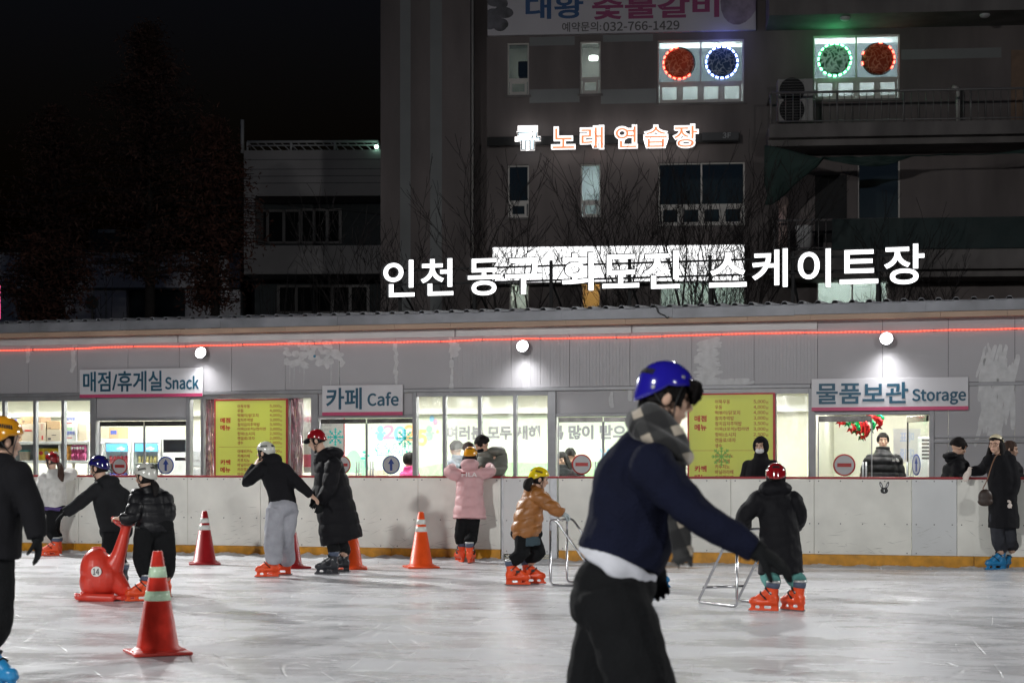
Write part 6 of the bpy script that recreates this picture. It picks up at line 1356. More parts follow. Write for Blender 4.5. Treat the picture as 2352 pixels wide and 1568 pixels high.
p.cap('hair', M_hair, 1.10, -.45, .03, .075, .02, .010, 1)
bm = bmesh.new(); r = random.Random(5)
ell(bm, p.hp(0, .078, .045), V3(.060, .030, .034), p.HM)
b2 = bmesh.new()
for k in range(90):
    y = r.uniform(-.062, .062); e = r.uniform(-.02, .02); c0 = p.hp(y * .9, .070 + r.uniform(-.01, .01), .070 + r.uniform(-.01, .01)); c1 = p.hp(y * 1.1, .098 + r.uniform(-.012, .016), .066 + r.uniform(-.022, .012)); c2 = p.hp(y * 1.2 + e, .112 + r.uniform(-.016, .016), .034 + r.uniform(-.018, .014)); tube(b2, smoothpath([c0, c1, c2, p.hp(y * 1.2 + e * 1.5, .100 + r.uniform(-.014, .016), .004 + r.uniform(-.014, .024))], 3), _lerp([.011, .012, .009, .001], 3), 6)
_fr = b2
for k in (-1, 1):
    for q in range(9): x = -.035 + .011 * q; tube(bm, [p.hp(k * .074, x, .05), p.hp(k * .080, x + .002, .01), p.hp(k * .078, x + .003, -.004 - .004 * (q > 5) * q)], [.014, .012, .004], 6)
    for q in range(6): tube(bm, [p.hp(k * .04 * q / 5, -.09, -.02), p.hp(k * .04 * q / 5, -.086, -.07), p.hp(k * .04 * q / 5, -.07, -.095)], [.016, .016, .005], 6)
obj('fringe', fuse(bm, .005, 1, lambda c: .006 * noise.noise(Vector((c.x * 90, c.y * 90, c.z * 40)))), pm('hair_matte', (.009, .008, .008), .95, .3, 40, .6, 120, spec=.03), p.root, True)
obj('fringe', _fr, pm('hair_matte', (.009, .008, .008)), p.root, True, smooth=True)
p.helmet(M_hblue, True, True, front=22, back=-34, side_=6, big=1.0, vent_az=(R(150), R(-150)))
bm = bmesh.new()
for az, e in ((R(-60), R(30)), (R(-118), R(-6)), (R(60), R(30)), (R(118), R(-6))):
    c = Vector((.102 * math.sin(az) * math.cos(e), .120 * math.cos(az) * math.cos(e) - .012, .112 * math.sin(e) + .032)); tube(bm, [p.hp(*(c * .99)), p.hp(*(c * 1.02))], .0085, 10)
obj('rivets', bm, M_silv, p.root, True)
bm = bmesh.new(); rr_ = [p.j(1470, 1460, -.30), p.j(1522, 1470, -.24)]
# ---- B: yellow helmet at the left edge
p = Per('person in amber helmet and black clothes with black gloves, cut by the left edge', 0, 1580, 10.8, vox=.012)
p.skate(-6, 1588, 60, M_skbl, 1.08); p.skate(-70, 1570, 80, M_skbl, 1.05)
p.head(8, 1014, 0, 128, 8, hs=1.08); p.skull()
hips = [p.j(-40, 1275, .02), p.j(-12, 1275, -.02)]; kn = [p.j(-57, 1400, .05), p.j(-8, 1420, -.08)]; p.ank = [p.ank[1], p.ank[0]]
legs = legs_pants(p, hips, kn, M_trou, r=(.125, .105, .085), seed=5)
aR = [p.j(42, 1092, -.12), p.j(72, 1165, -.12), p.j(86, 1235, -.14)]; aL = [p.j(-58, 1092, .12), p.j(-88, 1165, .15), p.j(-86, 1235, .1)]
p.limbs([aR, aL], legs, [p.j(5, 1045), p.j(-2, 1085), p.j(-8, 1180), p.j(-14, 1260)]); p.body()
p.hand(aR[2], (.08, -.05, -1), (-1, 0, 0), M_glb, .3, 1.1, 1); p.hand(aL[2], (0, 0, -1), (1, 0, 0), M_glb, .3, 1.1, -1)
p.wear('jacket', M_black, [(p.j(-14, 1280), (.20, .16)), (p.j(-12, 1240), (.20, .165)), (p.j(-8, 1170), (.205, .165)), (p.j(-4, 1110), (.205, .16)), (p.j(0, 1075), (.17, .13)), (p.j(5, 1052), (.08, .08))], 128, [(aR, [.092, .08, .062]), (aL, [.092, .08, .062])], blobs=[(p.j(-4, 1066, -.06), (.12, .10, .075))], seed=8)
p.cap('hair', M_hair, 1.08, -.5, .05, .07); p.helmet(M_hyel2 if False else M_hyel, True, True, back=-32, big=1.06)
# ---- C: white fleece at the barrier
p = Per('person in white fleece jacket and red helmet with ponytail, leaning on the barrier', 121, 1275.5, sc=.9)
p.skate(116, 1277, -78, M_skor, .95); p.skate(124, 1275, -100, M_skor, .95)
p.head(119, 1059, 0, -105, 5, hs=.95); p.skull()
hips = [p.j(124, 1172, -.07), p.j(128, 1172, .08)]; kn = [p.j(116, 1216, -.08), p.j(124, 1216, .08)]
legs = legs_pants(p, hips, kn, M_trou, r=(.105, .085, .075), seed=1)
a1 = [p.j(100, 1098, -.05), p.j(90, 1128, -.06), p.j(97, 1152, -.05)]; a2 = [p.j(147, 1096, .02), p.j(163, 1090, .12), p.j(158, 1081, .22)]
p.limbs([a1, a2], legs, [p.j(120, 1080), p.j(124, 1098), p.j(126, 1140), p.j(126, 1168)]); p.hand(a1[2], (.3, .2, -1), (1, 0, 0), None, .4, .95); p.hand(a2[2], (-.5, .8, .1), (0, 0, -1), None, .3, .95); p.body()
p.wear('jacket', M_white, [(p.j(127, 1163), (.18, .155)), (p.j(126, 1145), (.185, .16)), (p.j(125, 1118), (.185, .16)), (p.j(124, 1097), (.17, .14)), (p.j(121, 1083), (.10, .09)), (p.j(120, 1076), (.08, .075))], -150, [(a1, [.09, .085, .075]), (a2, [.09, .09, .08])], wr=.02, seed=4)
bm = bmesh.new(); tube(bm, [p.j(126, 1172), p.j(126.5, 1163)], [(.165, .14), (.168, .145)], 20, ydir(-150)); obj('top_hem', bm, pm('purple_cloth', (.08, .05, .18), .8, .1), p.root, True)
p.cap('hair', M_hairb, 1.07, -.55, .05, .07)
bm = bmesh.new(); tube(bm, smoothpath([p.j(134, 1063, -.1), p.j(139, 1075, -.16), p.j(140, 1092, -.19), p.j(144, 1106, -.18)], 4), _lerp([.03, .045, .05, .012], 4), 12); obj('ponytail', fuse(bm, .008, 1, lambda c: .008 * noise.noise(Vector((c.x * 60, c.y * 60, c.z * 8)))), M_hairb, p.root, True)
p.helmet(M_hred, True, True)
# ---- D: navy helmet, dark grey jacket, reaching left
p = Per('person in navy helmet and dark grey hooded jacket stretching an arm to the left', 262, 1353, 19.1, sc=.95)
p.skate(268, 1352, -70, M_skbk, .95); p.skate(246, 1350, -80, M_skbk, .95); p.ank = p.ank[::-1]
p.head(227, 1075, 0, -110, 12, hs=1.0); p.skull()
hips = [p.j(258, 1222, -.08), p.j(276, 1222, .08)]; kn = [p.j(252, 1285, -.09), p.j(270, 1290, .05)]; p.ank = p.ank
legs = legs_pants(p, hips, kn, M_trou, r=(.115, .095, .08), seed=7)
a1 = [p.j(222, 1124, -.12), p.j(187, 1152, -.22), p.j(150, 1178, -.26)]; a2 = [p.j(266, 1124, .08), p.j(292, 1146, .1), p.j(306, 1178, .05)]
p.limbs([a1, a2], legs, [p.j(233, 1098), p.j(244, 1124), p.j(258, 1180), p.j(267, 1218)]); p.hand(a1[2], (-.85, -.1, -.55), (.5, .2, -.8), M_glb, .3); p.hand(a2[2], (.3, 0, -1), (-1, 0, 0), M_glb, .3, 1, -1); p.body()
p.wear('jacket', M_dgrey, [(p.j(266, 1226), (.175, .155)), (p.j(262, 1200), (.18, .16)), (p.j(254, 1160), (.185, .165)), (p.j(246, 1126), (.185, .15)), (p.j(238, 1106), (.11, .11)), (p.j(232, 1096), (.08, .085))], -140, [(a1, [.085, .075, .06]), (a2, [.085, .075, .06])], blobs=[(p.j(252, 1106, -.06), (.115, .1, .075))], wr=.012, seed=9)
p.cap('hair', M_hair, 1.08, -.6, .05, .07); p.helmet(M_hnavy, True, True, big=1.04)
# ---- E: white helmet child in black puffer pushing the seal
p = Per('child in white helmet and black puffer jacket pushing the red seal skating aid', 345, 1380, 17.5, sc=.85)
p.skate(320, 1382, -75, M_skor, .92); p.skate(366, 1372, -80, M_skor, .92)
p.head(333, 1096, 0, -115, 10, hs=.98); p.skull()
hips = [p.j(335, 1212, -.07), p.j(374, 1212, .04)]; kn = [p.j(328, 1278, -.09), p.j(382, 1284, .0)]
legs = legs_pants(p, hips, kn, M_trou, r=(.118, .10, .078), seed=2)
a1 = [p.j(316, 1142, -.10), p.j(302, 1186, -.2), p.j(276, 1190, -.22)]; a2 = [p.j(378, 1146, .02), p.j(384, 1186, -.02), p.j(330, 1196, .12)]
p.limbs([a1, a2], legs, [p.j(338, 1115), p.j(345, 1140), p.j(352, 1180), p.j(355, 1208)]); p.hand(a1[2], (-1, .1, .05), (0, .2, -1), None, .8, .9); p.hand(a2[2], (-1, .1, .05), (0, .2, -1), None, .8, .9, -1); p.body()
p.wear('jacket', M_blackg, [(p.j(358, 1222), (.185, .16)), (p.j(357, 1205), (.19, .17)), (p.j(352, 1172), (.19, .165)), (p.j(346, 1144), (.185, .15)), (p.j(340, 1124), (.105, .10)), (p.j(337, 1116), (.085, .085))], -145, [(a1, [.088, .08, .06]), (a2, [.088, .08, .06])], quilt=.014, per=.10, seed=1)
p.cap('hair', M_hair, 1.08, -.7, .05, .07)
bm = bmesh.new(); tube(bm, smoothpath([p.j(352, 1108, -.06), p.j(358, 1120, -.12), p.j(356, 1140, -.15)], 4), _lerp([.03, .04, .012], 4), 10); obj('ponytail', bm, M_hair, p.root, True, smooth=True)
p.helmet(M_hwhite, True, True, big=1.04)
# ---- F: white helmet, black top, grey sweatpants
p = Per('person in white helmet, black top and grey sweatpants with a hand raised to the face', 634, 1323, 21.0)
p.skate(615, 1325.5, -75, M_skor, 1.0); p.skate(644, 1320, -85, M_skor, 1.0)
p.head(609, 1040, 0, -112, 4, hs=1.0); p.skull()
hips = [p.j(634, 1168, -.07), p.j(664, 1168, .05)]; kn = [p.j(628, 1232, -.09), p.j(655, 1230, .05)]
legs = legs_pants(p, hips, kn, M_swt, r=(.122, .118, .108), seed=4, low=-.09, wr=.012, hipr=(.185, .165, .13))
a1 = [p.j(602, 1076, -.08), p.j(566, 1106, -.12), p.j(586, 1070, -.02)]; a2 = [p.j(652, 1078, .02), p.j(688, 1112, -.02), p.j(714, 1137, .02)]
p.limbs([a1, a2], legs, [p.j(617, 1058), p.j(627, 1080), p.j(642, 1130), p.j(649, 1160)]); p.hand(a1[2], (.35, .25, .9), (.8, .3, -.2), None, .4); p.hand(a2[2], (.75, 0, -.6), (-.3, .2, -.8), None, .4, 1, -1); p.body()
p.wear('top', M_black, [(p.j(649, 1161), (.178, .14)), (p.j(647, 1135), (.165, .14)), (p.j(636, 1100), (.178, .145)), (p.j(627, 1078), (.175, .135)), (p.j(620, 1062), (.115, .11)), (p.j(617, 1056), (.095, .095))], -160, [(a1, [.085, .078, .055]), (a2, [.085, .07, .052])], blobs=[(p.j(626, 1055, -.06), (.12, .10, .085))], wr=.010, seed=6)
p.cap('hair', M_hair, 1.08, -.7, .05, .07); p.helmet(M_hwhite, True, True, front=15)
# ---- G: red helmet, long black padded coat
p = Per('person in red helmet and knee length black padded coat, holding hands', 768, 1318, 21.6)
p.skate(752, 1319, -85, M_skbk, 1.02); p.skate(778, 1314, -80, M_skbk, 1.02)
p.head(727, 1012, 0, -92, 20, hs=1.04); p.skull()
hips = [p.j(764, 1165, -.09), p.j(774, 1165, .09)]; kn = [p.j(764, 1235, -.09), p.j(782, 1235, .08)]
legs = legs_pants(p, hips, kn, M_trou, r=(.105, .085, .08), seed=3)
a1 = [p.j(766, 1068, -.18), p.j(756, 1118, -.25), p.j(736, 1152, -.22)]; a2 = [p.j(748, 1068, .2), p.j(735, 1115, .24), p.j(724, 1142, .12)]
p.limbs([a1, a2], legs, [p.j(738, 1034), p.j(752, 1066), p.j(763, 1120), p.j(770, 1160)]); p.hand(a1[2], (-.2, -.05, -1), (-.3, 1, 0), M_glb, .35, 1.05); p.hand(a2[2], (-.3, 0, -1), (0, -1, 0), M_glb, .35); p.body(); p.face(False)
p.wear('coat', M_blackp, [(p.j(786, 1243, -.0), (.24, .275)), (p.j(780, 1215), (.24, .27)), (p.j(771, 1160), (.23, .245)), (p.j(762, 1110), (.225, .215)), (p.j(755, 1070), (.205, .185)), (p.j(743, 1046), (.125, .125)), (p.j(737, 1036), (.10, .10))], -92, [(a1, [.105, .095, .072]), (a2, [.10, .09, .07])], blobs=[(p.j(768, 1040, 0), (.115, .16, .085)), (p.j(732, 1058, 0), (.07, .12, .07))], quilt=.013, per=.16, wr=.012, seed=5)
p.cap('hair', M_hair, 1.08, -.5, .04, .07)
bm = bmesh.new(); ell(bm, p.hp(0, .11, .035), V3(.095, .05, .035), p.HM); obj('brim', fuse(bm, .007, 1), M_black, p.root, True)
p.helmet(M_hred, False, True, front=20)
# ---- H: pink coat at the barrier
p = Per('child in long pink padded coat and yellow helmet leaning on the barrier', 1074, 1290.5, 24.0, sc=.88)
p.skate(1056, 1291.2, -155, M_skor, 1.0); p.skate(1082, 1293, 165, M_skor, 1.0)
p.head(1081, 1048, .12, 168, 20, hs=.98); p.skull()
hips = [p.j(1064, 1190, .05), p.j(1086, 1190, .05)]; kn = [p.j(1058, 1225, .0), p.j(1084, 1225, .0)]
legs = legs_pants(p, hips, kn, M_trou, r=(.10, .09, .085), seed=3)
a1 = [p.j(1059, 1092, .10), p.j(1033, 1084, .12), p.j(1040, 1075, .42)]; a2 = [p.j(1100, 1090, .10), p.j(1126, 1082, .15), p.j(1124, 1074, .42)]
p.limbs([a1, a2], legs, [p.j(1079, 1068, .12), p.j(1079, 1092, .1), p.j(1077, 1140, .06), p.j(1075, 1185, .04)]); p.hand(a1[2], (.2, 1, 0), (0, 0, -1), None, .3); p.hand(a2[2], (-.2, 1, 0), (0, 0, -1), None, .3, 1, -1); p.body()
p.wear('coat', M_pinkp, [(p.j(1078, 1190, .02), (.235, .19)), (p.j(1078, 1170, .03), (.225, .19)), (p.j(1078, 1135, .05), (.19, .17)), (p.j(1080, 1105, .08), (.185, .165)), (p.j(1080, 1088, .1), (.165, .14)), (p.j(1080, 1074, .11), (.10, .10))], 180, [(a1, [.088, .085, .068]), (a2, [.088, .085, .068])], blobs=[(p.j(1079, 1067, .0), (.135, .105, .092))], quilt=.012, per=.135, wr=.010, seed=3)
bm = bmesh.new(); b2 = bmesh.new()
def on_back(pp, s_, x0, x1, y0, y1, z, bm, **k):
    a, c = pp.j(x0, y1, z), pp.j(x1, y0, z); text(bm, s_, a.x, c.x, a.z, c.z, a.y, depth=.004, **k)
on_back(p, 'FILA', 1060.5, 1095, 1085, 1094, -.112, bm, bold=.03); a = p.j(1059, 1086.5, -.112); c = p.j(1069.5, 1083.8, -.112)
obj('lettering', bm, pm('print_white', (.75, .72, .72), .5, 0), p.root, True); box(b2, a.x, c.x, a.y - .006, a.y - .0045, a.z - .002, c.z); obj('logo_bar', b2, M_hred, p.root, True)
p.cap('hair', M_hair, 1.08, -.7, .05, .07); p.helmet(M_hyel, True, True)
# ---- J: camel puffer child with walking frame
p = Per('child in camel brown puffer coat and bright yellow helmet pushing a steel frame', 1205, 1343, 19.7, sc=.86)
p.skate(1188, 1344, 85, M_skor, .98); p.skate(1224, 1341, 78, M_skor, .98)
p.head(1239, 1100, 0, 98, 14, hs=.98); p.skull()
hips = [p.j(1200, 1228, -.07), p.j(1218, 1228, .08)]; kn = [p.j(1196, 1272, -.08), p.j(1236, 1268, .06)]
legs = legs_pants(p, hips, kn, M_trou, r=(.10, .085, .075), seed=6)
a1 = [p.j(1236, 1138, -.14), p.j(1266, 1162, -.2), p.j(1292, 1178, -.18)]; a2 = [p.j(1236, 1136, .14), p.j(1268, 1165, .2), p.j(1290, 1180, .22)]
p.limbs([a1, a2], legs, [p.j(1234, 1120), p.j(1227, 1138), p.j(1215, 1185), p.j(1208, 1222)]); p.body(); p.face(False)
p.hand(a1[2], (.85, .1, -.4), (-.2, .2, -.9), M_glg, .9, 1.05); p.hand(a2[2], (.85, .1, -.4), (-.2, .2, -.9), M_glg, .9, 1.05, -1)
p.wear('coat', M_ora, [(p.j(1210, 1234), (.165, .155)), (p.j(1209, 1218), (.18, .178)), (p.j(1214, 1185), (.175, .165)), (p.j(1222, 1155), (.17, .145)), (p.j(1228, 1136), (.15, .12)), (p.j(1234, 1118), (.085, .085))], 98, [(a1, [.088, .078, .062]), (a2, [.088, .078, .062])], blobs=[(p.j(1222, 1127, 0), (.09, .12, .085))], quilt=.016, per=.115, wr=.010, seed=7, axis=V3(-.3, 0, .95))
p.wear('skirt', M_skirt, [(p.j(1212, 1253), (.165, .15)), (p.j(1211, 1240), (.16, .148)), (p.j(1210, 1225), (.15, .14))], 98, wr=.008)
p.cap('hair', M_hair, 1.08, -.7, .05, .07)
bm = bmesh.new(); tube(bm, smoothpath([p.j(1222, 1100, -.08), p.j(1213, 1108, -.12), p.j(1211, 1118, -.14), p.j(1217, 1126, -.14)], 4), _lerp([.03, .052, .05, .015], 4), 12); obj('ponytail', bm, M_hair, p.root, True, smooth=True)
p.helmet(M_hyel2, True, True, big=1.03)
# ---- O: child in black coat and teal trousers with walking frame
p = Per('child in red helmet, black hooded coat and teal trousers holding a steel frame', 1785, 1403, 16.35, sc=.86)
p.skate(1757, 1404.5, -110, M_skor, .98); p.skate(1822, 1402, -140, M_skor, .98)
p.head(1782, 1096, 0, 172, 12, hs=.98); p.skull()
hips = [p.j(1768, 1270), p.j(1812, 1270)]; kn = [p.j(1768, 1318, .02), p.j(1820, 1318, .02)]
legs = legs_pants(p, hips, kn, M_teal_, r=(.09, .092, .08), seed=2, wr=.010)
a1 = [p.j(1744, 1148), p.j(1712, 1182, .06), p.j(1708, 1206, .24)]; a2 = [p.j(1822, 1150), p.j(1834, 1186, .05), p.j(1822, 1212, .28)]
p.limbs([a1, a2], legs, [p.j(1782, 1122), p.j(1784, 1148), p.j(1788, 1220), p.j(1790, 1262)]); p.hand(a1[2], (.1, 1, -.1), (0, 0, -1), M_glb, .8); p.hand(a2[2], (-.1, 1, -.1), (0, 0, -1), M_glb, .8, 1, -1); p.body()
p.wear('coat', M_blackp, [(p.j(1794, 1316), (.225, .185)), (p.j(1793, 1290), (.21, .175)), (p.j(1790, 1235), (.19, .175)), (p.j(1786, 1180), (.188, .165)), (p.j(1784, 1150), (.175, .145)), (p.j(1782, 1126), (.10, .10))], 180, [(a1, [.095, .088, .075]), (a2, [.095, .088, .07])], blobs=[(p.j(1780, 1121, -.05), (.158, .12, .078))], wr=.014, seed=9)
p.cap('hair', M_hair, 1.06, -.6, .05, .07); p.helmet(M_hred, True, True)
# ---- R: woman with cream helmet at the barrier
p = Per('woman in cream helmet, glasses and long black coat resting an arm on the barrier', 2300, 1309, 22.25)
p.skate(2288, 1309.5, -78, M_skbl, 1.0); p.skate(2319, 1307.8, -45, M_skbl, 1.0)
p.head(2287, 1021, 0, -40, 2, hs=.98); p.skull()
hips = [p.j(2290, 1180, -.02), p.j(2316, 1180, .04)]; kn = [p.j(2292, 1235, -.04), p.j(2320, 1235, .02)]
legs = legs_pants(p, hips, kn, M_jean, r=(.10, .088, .08), seed=5)
a1 = [p.j(2272, 1058, .02), p.j(2254, 1078, .22), p.j(2227, 1082, .16)]; a2 = [p.j(2320, 1058, -.06), p.j(2330, 1112, -.08), p.j(2317, 1150, -.16)]
p.limbs([a1, a2], legs, [p.j(2295, 1042), p.j(2298, 1062), p.j(2302, 1120), p.j(2304, 1175)]); p.body(); p.face()
p.hand(a1[2], (-.55, -.2, -.85), (.6, .5, -.2), M_glc, .35, 1.0); p.hand(a2[2], (-.1, -.15, -1), (0, 1, 0), M_glc, .4, 1.05, -1)
p.wear('coat', M_black, [(p.j(2305, 1212), (.20, .20)), (p.j(2305, 1195), (.20, .20)), (p.j(2303, 1140), (.185, .175)), (p.j(2300, 1090), (.185, .165)), (p.j(2297, 1058), (.17, .14)), (p.j(2295, 1042), (.09, .095))], -40, [(a1, [.088, .078, .058]), (a2, [.088, .08, .064])], blobs=[(p.j(2304, 1044, .02), (.115, .11, .07))], wr=.010, seed=3)
p.cap('hair', M_hair, 1.08, -.8, .055, .072)
bm = bmesh.new()
for k in (-1, 1):
    for q in range(3): tube(bm, smoothpath([p.hp(k * .072, -.01 - .025 * q, .03), p.hp(k * .088, .0 - .025 * q, -.07), p.hp(k * .098, .035 - .02 * q, -.17), p.hp(k * .10, .075 - .02 * q, -.32)], 4), _lerp([.02, .03, .03, .008], 4), 8)
obj('long_hair', bm, M_hair, p.root, True, smooth=True)
bm = bmesh.new()
for k in (-1, 1):
    c = V3(k * .032, .094, .004); tube(bm, [p.hp(*(c + V3(.027 * math.cos(t * math.pi / 8), -.012 * abs(math.cos(t * math.pi / 8)) if k * math.cos(t * math.pi / 8) > 0 else 0, .024 * math.sin(t * math.pi / 8)))) for t in range(17)], .0022, 6); tube(bm, [p.hp(k * .059, .08, .008), p.hp(k * .078, .0, .012)], .002, 6)
tube(bm, [p.hp(-.006, .096, .008), p.hp(.006, .096, .008)], .002, 6); obj('glasses', bm, pm('glasses_red', (.10, .02, .025), .3, 0), p.root, True)
p.helmet(M_hcream, True, False, front=42, back=-28, side_=22)
t = empty('handbag', 'small dark brown shoulder bag hanging in front of the black coat beside the cream glove', 'handbag', Matrix.Translation(p.j(2263, 1150, -.16))); q = p.j(2263, 1141, -.20); bm = bmesh.new(); ell(bm, q, (.095, .05, .105)); ell(bm, q + V3(0, 0, -.06), (.10, .055, .06)); obj('pouch', fuse(bm, .008, 3), pm('bag_brown', (.030, .017, .012), .5, .3, 30), t, True)
bm = bmesh.new(); tube(bm, smoothpath([p.j(2258, 1120, -.2), p.j(2268, 1100, -.235), p.j(2278, 1068, -.22), p.j(2290, 1044, -.17), p.j(2304, 1050, -.02), p.j(2308, 1080, .12)], 4), .007, 8); tube(bm, [p.j(2258, 1120, -.2), p.j(2258, 1132, -.2)], .007, 8); obj('strap', bm, pm('strap_tan', (.16, .07, .03), .5, .1), t, True)
# ---- standing people seen only from the chest up
def stander(label, hx, hy, d, yaw, coat, hair=M_hair, pitch=0, hs=1.0, tyaw=None, wide=.20, dep=.14, quilt=0, arms=None, hood=None, lean=(0, 0), long_hair=False, face=True, low=0, coat_name='jacket', collar=.09, hairk=1.12, glove=None, feet_z=-.0, hairline=.045):
    p = Per(label, hx, hy, d); tyaw = yaw if tyaw is None else tyaw; p.head(hx, hy, 0, yaw, pitch, hs=hs); H = p.HC; f = ydir(tyaw); sd = f.cross(Vector((0, 0, 1))); L = Vector((lean[0], lean[1], 0)); h = H.z; k = h / 1.62
    base = Vector((H.x, d, 0)) + L; p.root.location = base; MW[p.root.name] = Matrix.Translation(base); p.sc = min(1, .2 + .8 * k)
    at = lambda zf, s_=0, f_=0, w=0: Vector((H.x, H.y, 0)) + L * (1 - w) + sd * s_ + f * f_ + Vector((0, 0, zf))
    nk = at(h - .13 * hs, 0, -.02, 1); sh = h - .25 * k; hp_ = h * .52
    ar = arms(p, at) if arms else [[at(sh - .035, s_ * (wide - .055), 0, .8), at(sh - .28 * k, s_ * (wide + .015), -.02, .5), at(sh - .50 * k, s_ * (wide + .0), .06, .3)] for s_ in (1, -1)]
    lg = [[at(hp_, s_ * .09), at(hp_ * .52, s_ * .10, .02), at(.06, s_ * .10)] for s_ in (1, -1)]
    p.skull(); p.limbs(ar, lg, [nk, at(sh, 0, 0, .8), at(h * .68, 0, 0, .4), at(hp_, 0, 0, 0)])
    for q, a in enumerate(ar): p.hand(a[-1], a[-1] - a[-2], f if not arms else Vector((0, 0, -1)), glove, .35, .95, 1 if q == 0 else -1)
    p.body(.010 if d > 15 else None)
    if face: p.face()
    p.wear('trousers', M_trou, blobs=[(at(hp_), (.17 * k, .13 * k, .12 * k))], tubes=[(l, [.10 * k, .08 * k, .07 * k]) for l in lg], vox=.016)
    for s_ in (1, -1): bm = bmesh.new(); ell(bm, at(.045, s_ * .10, .06), Vector((.05, .05, .045)) if True else 0); ell(bm, at(.035, s_ * .10, .12), (.045, .045, .032)); obj('shoe', fuse(bm, .010, 2), M_skbk, p.root, True)
    bl = [(nk + Vector((0, 0, -.03)) - f * .05, (collar * 1.25, collar * 1.25, collar * .75))] if hood is not None else []
    p.wear(coat_name, coat, [(at(hp_ - .08 - low, 0, 0, 0), (wide * .98, dep * 1.1)), (at(hp_ + .12, 0, 0, .15), (wide, dep * 1.12)), (at(h * .70, 0, 0, .45), (wide * 1.0, dep * 1.1)), (at(sh - .03, 0, 0, .8), (wide * .98, dep)), (at(sh + .025 * k, 0, 0, .85), (wide * .80, dep * .85)), (at(sh + .075 * k, 0, -.01, .9), (collar * 1.2, collar * 1.08)), (nk + Vector((0, 0, .035)), (collar, collar))], tyaw, [(a, [.095 * k, .085 * k, .062 * k]) for a in ar], blobs=bl, quilt=quilt, per=.115, seed=hx % 7)
    p.cap('hair', hair, hairk, -.25 if not long_hair else -.8, hairline, .066, .012, .012, hx)
    return p, at
ZI = lambda px, o: SHOP.d(px, o)
BI = lambda px, o: BOARD.d(px, o)
# I: adult leaning over the barrier to the pink coat
def arms_I(p, at): return [[p.j(1150, 1048, .06), p.j(1150, 1078, -.1), p.j(1122, 1079, -.40)], [p.j(1120, 1046, .1), p.j(1112, 1066, .05), p.j(1106, 1076, -.25)]]
p, at = stander('adult in grey green padded coat and black mask bending towards the pink coat', 1107, 1020, BI(1107, .38), -78, M_olive, pitch=32, quilt=.012, tyaw=-70, wide=.21, dep=.17, arms=arms_I, lean=(.26, .14), hood=True, face=False, hs=1.06, hairk=1.18)
def mask(p, mat): bm = bmesh.new(); ell(bm, p.hp(0, .052, -.058), V3(.064, .058, .047) * p.hs, p.HM); obj('face_mask', bm, mat, p.root, True, smooth=True)
mask(p, M_black)
p.wear('hood', M_olive, blobs=[(p.j(1141, 1036, .02), (.14, .14, .08))], vox=.014)
stander('brown haired child between the pink coat and the grey green coat', 1078, 1033, BI(1078, .75), 60, M_dgrey, M_hairb, 15, .98, wide=.17)
# K, L, L2, M inside the cafe
stander('person in blue grey hooded jacket inside the cafe behind the left of the greeting', 1048, 1030, ZI(1048, 1.1), -110, M_bluegrey, M_hair, 10, 1.05, wide=.26, dep=.2, hood=True, hairk=1.22)
p, at = stander('woman with long black hair in dark coat inside the right cafe door', 1291, 1054, ZI(1291, 1.2), -30, M_dgrey, M_hair, 22, 1.0, wide=.22, dep=.17, long_hair=True)
bm = bmesh.new()
for k in (-1, 1):
    for q in range(3): tube(bm, smoothpath([p.hp(k * .07, .02 - .03 * q, .05), p.hp(k * .092, .02 - .03 * q, -.06), p.hp(k * .10, .03 - .03 * q, -.2)], 3), _lerp([.022, .03, .012], 3), 8)
obj('long_hair', bm, M_hair, p.root, True, smooth=True)
stander('dark haired person standing behind the long haired woman in the cafe', 1311, 1046, ZI(1311, 1.7), 150, M_dgrey, M_hair, 10, 1.05, wide=.2, face=False)
stander('child with black bobbed hair and pink jacket inside the cafe door', 941, 1056, ZI(941, .8), 130, pm('pink_bright', (.62, .04, .22), .6, .1), M_hair, 10, 1.0, wide=.2, long_hair=True, face=False, hairk=1.2)
# N: hooded person with white mask behind the barrier
p, at = stander('person in black hooded coat and white face mask standing behind the barrier', 1747, 1024, BI(1747, .55), -22, M_black, M_hair, 6, 1.0, wide=.225, dep=.16)
mask(p, pm('mask_white', (.75, .75, .75), .7, .03)); p.cap('hood', M_black, 1.42, -.95, .075, .062, 0, .004, 3, off=(0, -.02, .0))
# P: young man in the storage door
p, at = stander('young man in black puffer jacket standing in the storage doorway', 2028, 1012, ZI(2028, .75), -8, M_blackg, M_hair, 2, 1.0, quilt=.016, wide=.245, dep=.17, collar=.105, hairk=1.2, hairline=.05)
bm = bmesh.new(); text(bm, 'THE', 0, .04, .016, .024, 0, depth=.002, bold=.03); text(bm, 'NORTH', 0, .044, .005, .013, 0, depth=.002, bold=.03); text(bm, 'FACE', 0, .04, -.006, .002, 0, depth=.002, bold=.03)
b = bmesh.new()
for r0 in (.046, .034, .022): prism(b, [(.052, -.008), (.052 + r0, -.008)] + [(.052 + r0 * math.cos(t * math.pi / 16), -.008 + r0 * math.sin(t * math.pi / 16)) for t in range(1, 8)] + [(.052, -.008 + r0), (.052, -.008 + r0 - .007)] + [(.052 + (r0 - .007) * math.cos(t * math.pi / 16), -.008 + (r0 - .007) * math.sin(t * math.pi / 16)) for t in range(7, 0, -1)] + [(.052 + r0 - .007, -.007)], -.001, .001)
join(bm, b); a = p.j(2050, 1058.5, -.195); bm.transform(Matrix.Translation(a) @ Matrix.Rotation(.2, 4, 'Z') @ Matrix.Scale(1.1, 4)); obj('logo', bm, pm('print_white', (.75, .72, .72), .5, 0), p.root, True)
